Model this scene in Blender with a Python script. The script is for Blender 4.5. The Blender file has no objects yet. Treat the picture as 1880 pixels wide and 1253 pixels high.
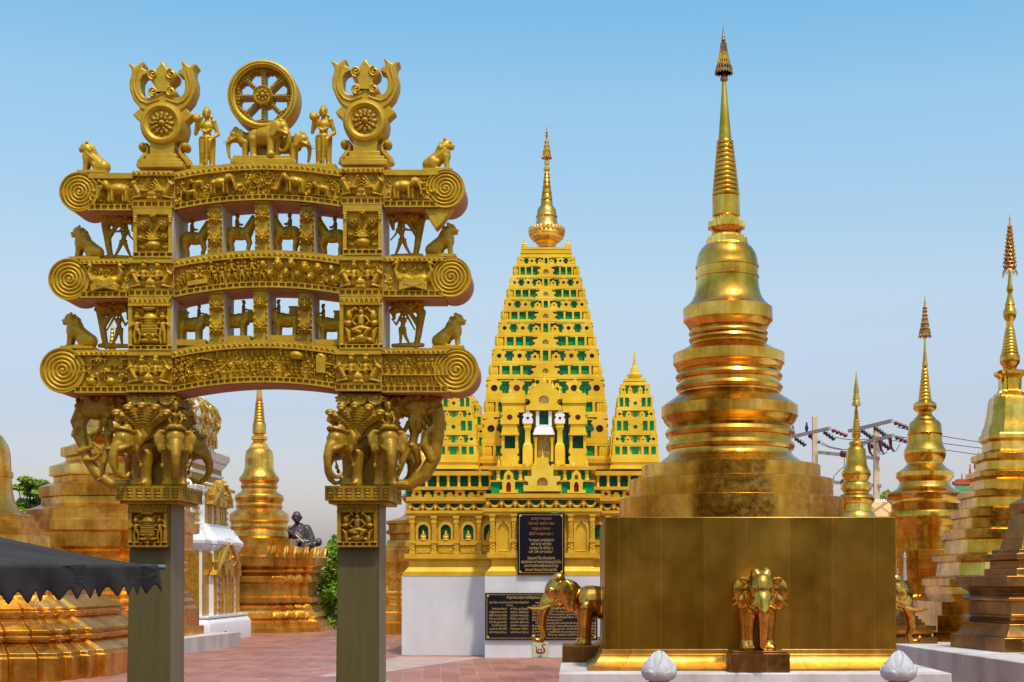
import bpy, bmesh, math, random
import numpy as np
from mathutils import Vector, Matrix, Euler
from mathutils.geometry import tessellate_polygon
S = bpy.context.scene
COL = S.collection
PI = math.pi
F, CX, CY, EYE = 2500.0, 1060.0, 1065.0, 1.6   # focal length in photo px, level horizon, eye height


def wx(px, D): return (px - CX) / F * D
def wz(py, D): return EYE + (CY - py) / F * D
def W(px, py, D): return (wx(px, D), D, wz(py, D))


# ------------------------------------------------------------------ mesh builder
class MB:
    def __init__(s):
        s.v, s.f, s.m = [], [], []

    def add(s, vs, fs, mat=0):
        b = len(s.v)
        s.v.extend([tuple(p) for p in vs])
        for f in fs:
            s.f.append(tuple(i + b for i in f))
            s.m.append(mat)

    def box(s, x0, x1, y0, y1, z0, z1, mat=0, tx=0.0, ty=0.0):
        s.add([(x0, y0, z0), (x1, y0, z0), (x1, y1, z0), (x0, y1, z0),
               (x0 + tx, y0 + ty, z1), (x1 - tx, y0 + ty, z1), (x1 - tx, y1 - ty, z1), (x0 + tx, y1 - ty, z1)],
              [(3, 2, 1, 0), (4, 5, 6, 7), (0, 1, 5, 4), (1, 2, 6, 5), (2, 3, 7, 6), (3, 0, 4, 7)], mat)

    def plate(s, outer, y0, y1, holes=(), mat=0):
        """polygon in (x,z), extruded from y0 (front) to y1"""
        loops = [list(outer)] + [list(h) for h in holes]
        tris = tessellate_polygon([[Vector((p[0], p[1], 0)) for p in l] for l in loops])
        flat = [p for l in loops for p in l]
        n = len(flat)
        vs = [(p[0], y0, p[1]) for p in flat] + [(p[0], y1, p[1]) for p in flat]
        fs = []
        for t in tris:
            a, b, c = flat[t[0]], flat[t[1]], flat[t[2]]
            cr = (b[0] - a[0]) * (c[1] - a[1]) - (b[1] - a[1]) * (c[0] - a[0])
            t = tuple(t) if cr > 0 else (t[0], t[2], t[1])
            fs.append(t)
            fs.append((t[0] + n, t[2] + n, t[1] + n))
        o = 0
        for li, l in enumerate(loops):
            k = len(l)
            ar = sum(l[i][0] * l[(i + 1) % k][1] - l[(i + 1) % k][0] * l[i][1] for i in range(k))
            ccw = (ar > 0) == (li == 0)
            for i in range(k):
                a, b = o + i, o + (i + 1) % k
                fs.append((b, a, a + n, b + n) if ccw else (a, b, b + n, a + n))
            o += k
        s.add(vs, fs, mat)

    def loft(s, rings, mat=0, cap=True):
        n = len(rings[0])
        vs = [p for r in rings for p in r]
        fs = []
        for k in range(len(rings) - 1):
            for i in range(n):
                j = (i + 1) % n
                fs.append((k * n + i, k * n + j, k * n + n + j, k * n + n + i))
        if cap:
            fs.append(tuple(range(n - 1, -1, -1)))
            fs.append(tuple((len(rings) - 1) * n + i for i in range(n)))
        s.add(vs, fs, mat)

    def lathe(s, prof, c=(0, 0, 0), n=48, mat=0, plan=None, a0=0.0):
        """prof: list of (r,z) bottom to top; plan: unit outline (ccw)"""
        if plan is None:
            plan = [(math.cos(a0 + 2 * PI * i / n), math.sin(a0 + 2 * PI * i / n)) for i in range(n)]
        s.loft([[(c[0] + p[0] * max(r, 1e-4), c[1] + p[1] * max(r, 1e-4), c[2] + z) for p in plan] for r, z in prof], mat)

    def tube(s, pts, n=8, mat=0):
        """pts (x,y,z,r)"""
        P = [Vector(p[:3]) for p in pts]
        up = None
        rings = []
        for i, p in enumerate(P):
            t = (P[min(i + 1, len(P) - 1)] - P[max(i - 1, 0)])
            t = t.normalized() if t.length > 1e-9 else Vector((0, 0, 1))
            if up is None:
                up = Vector((0, 0, 1)) if abs(t.z) < .9 else Vector((0, 1, 0))
            a = t.cross(up)
            a = a.normalized() if a.length > 1e-6 else t.orthogonal().normalized()
            b = a.cross(t)
            up = b
            r = pts[i][3]
            rings.append([p + a * (r * math.cos(2 * PI * k / n)) - b * (r * math.sin(2 * PI * k / n)) for k in range(n)])
        s.loft(rings, mat)

    def ell(s, c, r, rot=None, nu=14, nv=9, mat=0):
        M = Euler(rot).to_matrix() if rot else Matrix.Identity(3)
        vs = [(0, 0, -1)]
        for j in range(1, nv):
            t = PI * j / nv
            for i in range(nu):
                a = 2 * PI * i / nu
                vs.append((math.sin(t) * math.cos(a), math.sin(t) * math.sin(a), -math.cos(t)))
        vs.append((0, 0, 1))
        out = [Vector(c) + M @ Vector((p[0] * r[0], p[1] * r[1], p[2] * r[2])) for p in vs]
        fs = [(0, 1 + (i + 1) % nu, 1 + i) for i in range(nu)]
        for j in range(nv - 2):
            for i in range(nu):
                a, b = 1 + j * nu + i, 1 + j * nu + (i + 1) % nu
                fs.append((a, b, b + nu, a + nu))
        e = len(vs) - 1
        fs += [(1 + (nv - 2) * nu + i, 1 + (nv - 2) * nu + (i + 1) % nu, e) for i in range(nu)]
        s.add(out, fs, mat)

    def grid(s, P, mat=0):
        """P array (ny,nx,3); row 0 is top, normals towards -y for an xz grid"""
        ny, nx = P.shape[:2]
        idx = np.arange(ny * nx).reshape(ny, nx)
        q = np.stack([idx[1:, :-1], idx[1:, 1:], idx[:-1, 1:], idx[:-1, :-1]], -1).reshape(-1, 4)
        s.add(P.reshape(-1, 3).tolist(), q.tolist(), mat)

    def xf(s, M, start=0):
        for i in range(start, len(s.v)):
            s.v[i] = tuple(M @ Vector(s.v[i]))

    def mesh(s, name, mats=(), off=(0, 0, 0), angle=35):
        me = bpy.data.meshes.new(name)
        ox, oy, oz = off
        me.from_pydata([(p[0] - ox, p[1] - oy, p[2] - oz) for p in s.v], [], s.f)
        for m in mats:
            me.materials.append(m)
        if len(mats) > 1:
            me.polygons.foreach_set('material_index', s.m)
        if angle:
            me.polygons.foreach_set('use_smooth', [True] * len(me.polygons))
            me.set_sharp_from_angle(angle=math.radians(angle))
        me.update()
        return me

    def build(s, name, mats, parent=None, angle=35, bevel=0, label=None, loc=None):
        if not isinstance(mats, (list, tuple)):
            mats = [mats]
        off = wloc(parent) if parent else (loc or (0, 0, 0))
        o = bpy.data.objects.new(name, s.mesh(name, mats, off, angle))
        COL.objects.link(o)
        if parent:
            o.parent = parent
        else:
            o.location = off
        if bevel:
            b = o.modifiers.new('edge', 'BEVEL')
            b.width, b.segments, b.limit_method, b.angle_limit = bevel, 2, 'ANGLE', math.radians(40)
        if label:
            o['label'] = label
        return o


def wloc(o):
    v = Vector((0, 0, 0))
    while o:
        v += o.location
        o = o.parent
    return v


def tag(o, label, cat, group=None):
    o['label'], o['category'] = label, cat
    if group:
        o['group'] = group
    return o


def thing(name, label, cat, loc=(0, 0, 0), group=None, rz=0.0, sc=1.0):
    o = bpy.data.objects.new(name, None)
    o.empty_display_size = .2
    COL.objects.link(o)
    o.location = loc
    o.rotation_euler[2] = rz
    o.scale = (sc, sc, sc)
    return tag(o, label, cat, group)


def struct(o, kind='structure'):
    o['kind'] = kind
    return o


def put(me, name, parent=None, loc=(0, 0, 0), rz=0.0, sc=(1, 1, 1)):
    o = bpy.data.objects.new(name, me)
    COL.objects.link(o)
    o.parent = parent
    o.location, o.scale = loc, sc
    o.rotation_euler[2] = rz
    return o


def sculpt(name, prims, voxel, mats, it=3, fac=.5, sc=1.0, mirror=False):
    """one continuous skin over overlapping ellipsoids ('e',c,r,rot) and tapered limbs ('t',pts)"""
    mb = MB()
    for p in prims:
        if p[0] == 'e':
            mb.ell(p[1], p[2], p[3] if len(p) > 3 else None)
        else:
            mb.tube(p[1], 10)
            for q in (p[1][0], p[1][-1]):
                mb.ell(q[:3], (q[3],) * 3, None, 10, 6)
    ob = bpy.data.objects.new('tmp', mb.mesh('tmp', (), angle=0))
    COL.objects.link(ob)
    m = ob.modifiers.new('r', 'REMESH')
    m.mode, m.voxel_size, m.use_smooth_shade = 'VOXEL', voxel, True
    if it:
        k = ob.modifiers.new('s', 'SMOOTH')
        k.iterations, k.factor = it, fac
    dg = bpy.context.evaluated_depsgraph_get()
    me = bpy.data.meshes.new_from_object(ob.evaluated_get(dg))
    raw = ob.data
    bpy.data.objects.remove(ob)
    bpy.data.meshes.remove(raw)
    me.name = name
    if sc != 1.0 or mirror:
        me.transform(Matrix.Diagonal((-sc if mirror else sc, sc, sc, 1)))
        if mirror:
            me.flip_normals()
    me.polygons.foreach_set('use_smooth', [True] * len(me.polygons))
    me.materials.clear()
    for x in (mats if isinstance(mats, (list, tuple)) else [mats]):
        me.materials.append(x)
    return me


# ------------------------------------------------------------------ materials
def newmat(name):
    m = bpy.data.materials.new(name)
    m.use_nodes = True
    nt = m.node_tree
    return m, nt, nt.nodes['Principled BSDF']


def nd(nt, t, **kw):
    n = nt.nodes.new(t)
    for k, v in kw.items():
        if k in n.inputs.keys():
            n.inputs[k].default_value = v
        else:
            setattr(n, k, v)
    return n


def ramp(nt, src, stops):
    r = nt.nodes.new('ShaderNodeValToRGB')
    e = r.color_ramp.elements
    while len(e) < len(stops):
        e.new(.5)
    for x, (p, c) in zip(e, stops):
        x.position = p
        x.color = (c[0], c[1], c[2], 1) if isinstance(c, tuple) else (c, c, c, 1)
    nt.links.new(src, r.inputs[0])
    return r


def mk(name, c1, c2, rough=(.5, .6), metal=0.0, ns=3.0, bump=.0, bs=40.0, stretch=(1, 1, 1), c3=None, spec=.4):
    """two-tone worn surface: large noise between colours, fine noise in roughness and bump"""
    m, nt, b = newmat(name)
    tc = nd(nt, 'ShaderNodeTexCoord')
    mp = nd(nt, 'ShaderNodeMapping')
    mp.inputs['Scale'].default_value = stretch
    nt.links.new(tc.outputs['Object'], mp.inputs[0])
    n1 = nd(nt, 'ShaderNodeTexNoise', Scale=ns, Detail=6.0, Roughness=.6)
    nt.links.new(mp.outputs[0], n1.inputs['Vector'])
    st = [(.32, c1), (.68, c2)] if c3 is None else [(.25, c1), (.55, c2), (.75, c3)]
    r = ramp(nt, n1.outputs[0], st)
    nt.links.new(r.outputs[0], b.inputs['Base Color'])
    n2 = nd(nt, 'ShaderNodeTexNoise', Scale=bs, Detail=4.0, Roughness=.6)
    nt.links.new(mp.outputs[0], n2.inputs['Vector'])
    rr = ramp(nt, n2.outputs[0], [(.3, rough[0]), (.7, rough[1])])
    nt.links.new(rr.outputs[0], b.inputs['Roughness'])
    b.inputs['Metallic'].default_value = metal
    b.inputs['Specular IOR Level'].default_value = spec
    if bump:
        bp = nd(nt, 'ShaderNodeBump', Strength=bump, Distance=.01)
        nt.links.new(n2.outputs[0], bp.inputs['Height'])
        nt.links.new(bp.outputs[0], b.inputs['Normal'])
    return m


def mk_sheet(name, c1, c2, c3, rough=(.2, .36), metal=1.0, bw=.55, bh=.35, planar=False, seam=.35, ns=1.6, rs=14.0):
    """gilded metal sheet: rectangular sheets with seams, cloudy tarnish, vertical run marks"""
    m, nt, b = newmat(name)
    L = nt.links.new
    tc = nd(nt, 'ShaderNodeTexCoord')
    sx = nd(nt, 'ShaderNodeSeparateXYZ')
    L(tc.outputs['Object'], sx.inputs[0])
    cb = nd(nt, 'ShaderNodeCombineXYZ')
    if planar:
        ad = nd(nt, 'ShaderNodeMath', operation='ADD')
        L(sx.outputs[0], ad.inputs[0]); L(sx.outputs[1], ad.inputs[1])
        L(ad.outputs[0], cb.inputs[0])
    else:
        at = nd(nt, 'ShaderNodeMath', operation='ARCTAN2')
        L(sx.outputs[1], at.inputs[0]); L(sx.outputs[0], at.inputs[1])
        L(at.outputs[0], cb.inputs[0])
    L(sx.outputs[2], cb.inputs[1])
    br = nd(nt, 'ShaderNodeTexBrick', Scale=1.0, offset=.5)
    br.inputs['Mortar Size'].default_value = .0035
    br.inputs['Mortar Smooth'].default_value = .3
    br.inputs['Bias'].default_value = 0.0
    br.inputs['Brick Width'].default_value = bw
    br.inputs['Row Height'].default_value = bh
    br.inputs['Color1'].default_value = (.2, .2, .2, 1)
    br.inputs['Color2'].default_value = (.8, .8, .8, 1)
    br.inputs['Mortar'].default_value = (.5, .5, .5, 1)
    L(cb.outputs[0], br.inputs['Vector'])
    n1 = nd(nt, 'ShaderNodeTexNoise', Scale=ns, Detail=6.0, Roughness=.58)
    L(tc.outputs['Object'], n1.inputs['Vector'])
    mp = nd(nt, 'ShaderNodeMapping')
    mp.inputs['Scale'].default_value = (9, 9, .7)
    L(tc.outputs['Object'], mp.inputs[0])
    n3 = nd(nt, 'ShaderNodeTexNoise', Scale=1.0, Detail=5.0, Roughness=.6)
    L(mp.outputs[0], n3.inputs['Vector'])
    # sheet tone + cloud + runs
    a1 = nd(nt, 'ShaderNodeMath', operation='MULTIPLY_ADD')
    a1.inputs[1].default_value = .26
    L(br.outputs['Color'], a1.inputs[0]); L(n1.outputs[0], a1.inputs[2])
    a2 = nd(nt, 'ShaderNodeMath', operation='MULTIPLY_ADD')
    a2.inputs[1].default_value = .3
    L(n3.outputs[0], a2.inputs[0]); L(a1.outputs[0], a2.inputs[2])
    r = ramp(nt, a2.outputs[0], [(.52, c1), (.76, c2), (.98, c3)])
    mx = nd(nt, 'ShaderNodeMix', data_type='RGBA')
    L(r.outputs[0], mx.inputs[6])
    mx.inputs[7].default_value = (c3[0] * 1.3, c3[1] * 1.3, c3[2] * 1.3, 1) if planar else (c1[0] * .45, c1[1] * .45, c1[2] * .45, 1)
    mu = nd(nt, 'ShaderNodeMath', operation='MULTIPLY')
    mu.inputs[1].default_value = seam * 2
    L(br.outputs['Fac'], mu.inputs[0])
    L(mu.outputs[0], mx.inputs[0])
    L(mx.outputs[2], b.inputs['Base Color'])
    n2 = nd(nt, 'ShaderNodeTexNoise', Scale=rs, Detail=5.0, Roughness=.6)
    L(tc.outputs['Object'], n2.inputs['Vector'])
    rr = ramp(nt, n2.outputs[0], [(.3, rough[0]), (.72, rough[1])])
    L(rr.outputs[0], b.inputs['Roughness'])
    b.inputs['Metallic'].default_value = metal
    b1 = nd(nt, 'ShaderNodeBump', Strength=.05, Distance=.03)
    n4 = nd(nt, 'ShaderNodeTexNoise', Scale=4.0, Detail=2.0)
    L(tc.outputs['Object'], n4.inputs['Vector'])
    L(n4.outputs[0], b1.inputs['Height'])
    b2 = nd(nt, 'ShaderNodeBump', Strength=seam, Distance=.004, invert=True)
    L(br.outputs['Fac'], b2.inputs['Height'])
    L(b1.outputs[0], b2.inputs['Normal'])
    L(b2.outputs[0], b.inputs['Normal'])
    return m


def mk_mosaic(name, c1, c2, scale=26.0, rough=.18):
    """broken glass mosaic: cells of two colours, each tilted a little"""
    m, nt, b = newmat(name)
    L = nt.links.new
    tc = nd(nt, 'ShaderNodeTexCoord')
    v = nd(nt, 'ShaderNodeTexVoronoi', Scale=scale)
    L(tc.outputs['Object'], v.inputs['Vector'])
    sp = nd(nt, 'ShaderNodeSeparateColor')
    L(v.outputs['Color'], sp.inputs[0])
    n = nd(nt, 'ShaderNodeTexNoise', Scale=1.3, Detail=2.0)
    L(tc.outputs['Object'], n.inputs['Vector'])
    ma = nd(nt, 'ShaderNodeMath', operation='MULTIPLY_ADD')
    ma.inputs[1].default_value = .35
    L(sp.outputs[0], ma.inputs[0]); L(n.outputs[0], ma.inputs[2])
    r = ramp(nt, ma.outputs[0], [(.45, c1), (.6, tuple(.5 * (a + d) for a, d in zip(c1, c2))), (.8, c2)])
    L(r.outputs[0], b.inputs['Base Color'])
    b.inputs['Roughness'].default_value = rough
    b.inputs['Metallic'].default_value = .0
    b.inputs['Specular IOR Level'].default_value = .25
    bp = nd(nt, 'ShaderNodeBump', Strength=.9, Distance=.03)
    L(sp.outputs[1], bp.inputs['Height'])
    L(bp.outputs[0], b.inputs['Normal'])
    return m


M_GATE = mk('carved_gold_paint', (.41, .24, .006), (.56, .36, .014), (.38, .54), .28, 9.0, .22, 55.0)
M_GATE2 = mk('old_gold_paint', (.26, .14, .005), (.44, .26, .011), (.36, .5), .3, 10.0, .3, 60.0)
M_PINK = mk('pink_plaster', (.36, .165, .08), (.5, .27, .15), (.75, .9), 0, 4.0, .15, 50.0)
M_WHITEP = mk('old_white_plaster', (.4, .34, .25), (.58, .53, .43), (.7, .9), 0, 5.0, .15, 60.0, (2, 2, .6))
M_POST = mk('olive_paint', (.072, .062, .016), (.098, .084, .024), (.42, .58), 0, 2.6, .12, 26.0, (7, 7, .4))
M_POST_LIT = mk('olive_paint_lit_side', (.18, .15, .085), (.23, .19, .11), (.45, .6), 0, 2.4, .12, 26.0, (6, 6, .4))  # lighter tone paints in the light on the pillars' right side
M_GOLD = mk_sheet('gilded_sheet', (.3, .125, .01), (.7, .365, .042), (.96, .6, .14), (.14, .32), bw=.5, bh=1.3, seam=.16)
M_GOLDW = mk_sheet('warm_gilded_sheet', (.32, .13, .012), (.68, .335, .042), (.95, .57, .12), (.22, .4), .92, .4, .9, seam=.16)
M_BRASSD = mk_sheet('tarnished_brass_sheet', (.17, .085, .008), (.33, .18, .018), (.46, .265, .034), (.28, .42), 1.0, .47, 6.0, True, .3, .7, 2.2)
M_GOLDM = mk_sheet('matte_gilded_sheet', (.2, .085, .01), (.46, .23, .03), (.68, .38, .08), (.34, .52), .9, .5, .9, seam=.16)
M_BROWNG = mk_sheet('dull_copper_gold', (.13, .06, .016), (.27, .13, .034), (.42, .225, .06), (.28, .46), .95, .5, .4, True, .25)
M_STAT = mk('polished_gold_statue', (.42, .19, .02), (.8, .44, .08), (.16, .32), 1.0, 6.0, .08, 20.0)
M_TIP = mk('copper_bronze', (.22, .1, .05), (.5, .28, .09), (.35, .5), .9, 10.0, .1, 40.0)
M_YEL = mk('ochre_yellow_paint', (.6, .375, .012), (.77, .525, .03), (.45, .62), .0, 1.6, .14, 30.0, c3=(.85, .63, .11), spec=.25)
M_YELD = mk('deep_gold_paint', (.58, .33, .012), (.74, .46, .03), (.38, .55), .2, 3.0, .12, 30.0)
M_GREEN = mk_mosaic('green_glass_mosaic', (.003, .07, .12), (.006, .42, .07), 20.0, .3)
M_GREEND = mk_mosaic('dark_green_glass_mosaic', (.004, .025, .045), (.006, .15, .05), 20.0)
M_RED = mk('red_glass', (.22, .008, .01), (.4, .02, .02), (.15, .25), 0, 8.0)
M_HOLE = mk('dark_niche', (.03, .02, .012), (.07, .045, .02), (.6, .8), 0, 6.0)
M_LATT = mk_mosaic('gold_white_mosaic', (.45, .3, .06), (.8, .72, .45), 40.0, .3)
M_WHITE = mk('whitewash', (.53, .535, .54), (.64, .65, .66), (.6, .8), 0, 1.3, .15, 26.0, (1.3, 1.3, .7))
M_WHITED = mk('weathered_whitewash', (.4, .37, .34), (.66, .66, .66), (.6, .85), 0, 1.8, .12, 26.0, (1, 1, .5))
M_WHT = mk('bright_white_paint', (.72, .74, .77), (.82, .83, .85), (.4, .55), 0, 2.0, .05, 30.0)
M_LOTUS = mk('white_cement', (.4, .42, .44), (.56, .575, .6), (.45, .65), 0, 9.0, .15, 60.0)
M_BLACK = mk('black_granite', (.004, .004, .007), (.012, .012, .018), (.12, .2), 0, 30.0)
M_TXT = mk('gold_lettering', (.62, .42, .12), (.8, .6, .22), (.3, .45), .5, 30.0)
M_TXTR = mk('copper_lettering', (.42, .16, .05), (.6, .26, .08), (.3, .45), .5, 30.0)
M_CARD = mk('pale_green_card', (.44, .46, .29), (.52, .53, .36), (.4, .6), 0, 12.0)
M_SNAKE = mk('dark_red_ink', (.16, .012, .012), (.22, .02, .018), (.5, .6), 0, 20.0)
M_INK = mk('black_ink', (.01, .01, .01), (.03, .03, .03), (.5, .6), 0, 20.0)
M_ORN = mk('gold_leaf_ornament', (.42, .24, .025), (.74, .47, .07), (.25, .45), .7, 16.0, .5, 60.0)
M_CLOTH = mk('charcoal_fabric', (.028, .0275, .0275), (.048, .047, .047), (.7, .9), 0, 2.5, .35, 130.0, (1, 1, 1), None, .15)
M_PIPE = mk('blue_grey_pipe', (.06, .1, .14), (.1, .15, .2), (.4, .5), .2, 8.0)
M_BRONZE = mk('dark_statue_bronze', (.04, .032, .028), (.13, .105, .088), (.25, .42), .45, 8.0, .1, 40.0)
M_CONC = mk('concrete_pole', (.6, .47, .27), (.7, .57, .36), (.7, .9), 0, 4.0, .1, 40.0)
M_STEEL = mk('grey_steel', (.34, .31, .27), (.46, .43, .38), (.4, .6), .2, 6.0)
M_INSR = mk('brown_porcelain', (.1, .02, .014), (.17, .04, .025), (.15, .3), 0, 10.0)
M_INSB = mk('dark_porcelain', (.02, .022, .03), (.05, .05, .07), (.15, .3), 0, 10.0)
M_WIRE = mk('black_cable', (.015, .016, .02), (.03, .03, .035), (.5, .7), 0, 10.0)
M_LEAF = mk('leaf_green', (.1, .18, .014), (.28, .4, .04), (.4, .6), 0, 2.2, c3=(.42, .5, .06))
M_LEAFB = mk('bright_leaf', (.06, .18, .01), (.22, .4, .02), (.4, .55), 0, 6.0, c3=(.4, .55, .04))
M_BARK = mk('bark', (.07, .045, .028), (.13, .09, .06), (.8, .95), 0, 8.0, .4, 40.0)
M_TILE_O = None
M_ROOFR = mk('red_roof_paint', (.5, .06, .03), (.62, .12, .07), (.5, .65), 0, 4.0)
M_ROOFG = mk('green_roof_paint', (.05, .2, .07), (.08, .26, .1), (.5, .65), 0, 8.0)
M_GREYR = mk('grey_sheet_roof', (.2, .18, .17), (.3, .28, .26), (.5, .7), .2, 3.0)


def redent(steps):
    """square outline with stepped corners; steps = list of (x, y) corner points in the first quadrant octant"""
    q = list(steps)
    mir = [(y, x) for x, y in reversed(q)]
    quad = []
    for p in q + mir:
        if not quad or (abs(p[0] - quad[-1][0]) + abs(p[1] - quad[-1][1])) > 1e-6:
            quad.append(p)
    out = []
    for k in range(4):
        c, s_ = [(1, 0), (0, 1), (-1, 0), (0, -1)][k]
        out += [(x * c - y * s_, x * s_ + y * c) for x, y in quad]
    return out


SQ = [(1, -1), (1, 1), (-1, 1), (-1, -1)]
RED3 = redent([(1, .45), (.88, .45), (.88, .62), (.75, .62), (.75, .75)])
RED2 = redent([(1, .5), (.82, .5), (.82, .82)])
OCT = [(math.cos(PI / 8 + i * PI / 4) / math.cos(PI / 8), math.sin(PI / 8 + i * PI / 4) / math.cos(PI / 8)) for i in range(8)]


def prof_px(rows, D):
    """rows (py, half width in photo px) listed top to bottom -> (r,z) bottom to top, at distance D"""
    return [(max(r, .15) / F * D, wz(py, D)) for py, r in reversed(rows)]


def rings(y0, y1, r0, r1, n, amp):
    """torus-like rings between two photo rows"""
    out = []
    for k in range(n):
        for t, a in ((0.02, -amp), (.18, amp * .5), (.5, amp), (.82, amp * .5), (.98, -amp)):
            f = (k + t) / n
            out.append((y0 + (y1 - y0) * f, r0 + (r1 - r0) * f + a))
    return out
# ================================================================== carved relief height fields
class Rel:
    """carved panel, w x h in photo px at the gate; heights in px (1 px = 4 mm)"""
    def __init__(s, w, h, res=1.3, seed=1):
        s.w, s.h = w, h
        s.nx, s.ny = max(2, int(w / res)) + 1, max(2, int(h / res)) + 1
        s.X, s.Y = np.meshgrid(np.linspace(0, w, s.nx), np.linspace(0, h, s.ny))
        s.H = np.zeros_like(s.X)
        s.rng = random.Random(seed)

    def _put(s, m, val): s.H[m] = np.maximum(s.H[m], val[m])

    def dome(s, cx, cy, rx, ry, h, ang=0.0, base=0.0):
        c, n = math.cos(ang), math.sin(ang)
        dx, dy = s.X - cx, s.Y - cy
        d = ((dx * c + dy * n) / rx) ** 2 + ((-dx * n + dy * c) / ry) ** 2
        m = d < 1
        s._put(m, base + h * np.sqrt(np.clip(1 - d, 0, 1)))

    def path(s, pts, h, base=0.0):
        for (x0, y0, r0), (x1, y1, r1) in zip(pts, pts[1:]):
            ex, ey = x1 - x0, y1 - y0
            L2 = ex * ex + ey * ey + 1e-9
            t = np.clip(((s.X - x0) * ex + (s.Y - y0) * ey) / L2, 0, 1)
            r = r0 + (r1 - r0) * t
            d = ((s.X - x0 - t * ex) ** 2 + (s.Y - y0 - t * ey) ** 2) / (r * r)
            m = d < 1
            s._put(m, base + h * np.sqrt(np.clip(1 - d, 0, 1)) * np.minimum(1, r / 2.2))

    def rect(s, x0, y0, x1, y1, h, cut=False):
        m = (s.X >= x0) & (s.X <= x1) & (s.Y >= y0) & (s.Y <= y1)
        s.H[m] = h if cut else np.maximum(s.H[m], h)

    def frame(s, top=0, bot=0, side=0, h=5.0, zig=9.0, lat=12.0):
        if side:
            s.rect(0, 0, side, s.h, h); s.rect(s.w - side, 0, s.w, s.h, h)
        if top:
            s.rect(0, 0, s.w, top, h)
            if zig:
                v = np.abs(((s.X / zig) % 1.0) - .5) * 2
                m = (s.Y < top - 2) & (s.Y > 2) & (np.abs((s.Y - 2) / (top - 4) - v) < .22)
                s.H[m] = h + 1.3
                m = (s.Y < top) & (s.Y > top - 2)
                s.H[m] = h + 1.5
        if bot:
            y = s.h - bot
            s.rect(0, y, s.w, s.h, h + .6)
            if lat:
                m = (s.Y > y + bot * .25) & (s.Y < y + bot * .72) & (((s.X / lat) % 1.0) > .16) & (((s.X / lat) % 1.0) < .84)
                s.H[m] = 1.2

    # ---- motifs
    def man(s, x, y, k, d=1, h=5.0, big=False):
        R = s.rng
        hr = k * (.17 if big else .105)
        s.path([(x, y - k * .62, k * .13), (x + d * k * .02, y - k * .42, k * .1)], h)
        s.path([(x - k * .05, y - k * .42, k * .085), (x - k * .09, y - k * .2, k * .065), (x - k * .06, y, k * .05)], h * .9)
        s.path([(x + k * .05, y - k * .42, k * .085), (x + k * .1 * R.uniform(.6, 1.6), y - k * .22, k * .065), (x + k * .07, y, k * .05)], h * .9)
        a = R.uniform(-.2, .35)
        s.path([(x - k * .13, y - k * .66, k * .05), (x - k * .24, y - k * .5, k * .045), (x - k * .1, y - k * (.4 + a), k * .04)], h)
        s.path([(x + k * .13, y - k * .66, k * .05), (x + k * .25, y - k * .54, k * .045), (x + k * .13, y - k * (.5 + R.uniform(-.1, .4)), k * .04)], h)
        s.dome(x, y - k * .84, hr, hr * 1.2, h * 1.25)
        s.dome(x, y - k * .97, hr * .62, hr * .5, h * 1.1)

    def face(s, x, y, r, h=7.0):
        s.dome(x, y, r, r * 1.22, h)
        s.dome(x, y - r * .95, r * .95, r * .5, h * .8)
        s.path([(x, y - r * .25, r * .16), (x, y + r * .2, r * .22)], h * .5, h * .78)
        for q in (-1, 1):
            s.dome(x + q * r * .4, y - r * .25, r * .24, r * .13, h * .25, 0, h * .84)
            s.dome(x + q * r * 1.02, y, r * .18, r * .4, h * .5)
        s.path([(x - r * .3, y + r * .58, r * .1), (x + r * .3, y + r * .58, r * .1)], h * .4, h * .72)

    def eleph(s, x, y, k, d=1, h=7.0):
        """k = shoulder height, feet centre at (x,y), facing d"""
        X = lambda u: x + d * u * k
        for u, o in ((-.48, 0), (-.3, .0), (.3, 0), (.5, 0)):
            s.path([(X(u), y - k * .55, k * .15), (X(u * 1.02), y - k * .06, k * .105), (X(u * 1.02), y - 1, k * .12)], h * (.75 if u in (-.3, .5) else .9))
        s.dome(X(0), y - k * .7, k * .62, k * .36, h)
        s.dome(X(-.35), y - k * .66, k * .3, k * .34, h * 1.02)
        s.dome(X(.72), y - k * .92, k * .24, k * .26, h * 1.1)
        s.dome(X(.68), y - k * 1.1, k * .15, k * .12, h)
        s.path([(X(.86), y - k * .8, k * .12), (X(.98), y - k * .5, k * .09), (X(1.0), y - k * .25, k * .07), (X(1.12), y - k * .1, k * .055), (X(1.2), y - k * .22, k * .045)], h)
        s.dome(X(.55), y - k * .85, k * .15, k * .27, h * .35, d * .3, h)
        s.path([(X(.82), y - k * .7, k * .045), (X(1.02), y - k * .68, k * .025)], h * .5, h * .6)
        s.path([(X(-.62), y - k * .75, k * .04), (X(-.68), y - k * .35, k * .03)], h * .6)

    def foliage(s, x0, y0, x1, y1, n, r=(1.6, 3.2), h=3.0):
        R = s.rng
        for _ in range(n):
            a = R.uniform(r[0], r[1])
            s.dome(R.uniform(x0, x1), R.uniform(y0, y1), a * 1.5, a * .8, h * R.uniform(.5, 1.1), R.uniform(0, PI))

    def tree(s, x, y, k, w):
        s.path([(x, y, k * .06), (x, y - k * .5, k * .05)], 4)
        s.foliage(x - w, y - k, x + w, y - k * .42, int(w * k * .14), (1.5, 2.6), 4.5)
        for q in (-1, 0, 1):
            s.path([(x, y - k * .3, 1.4), (x + q * w * .6, y - k * .8, 1.1)], 5)

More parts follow.
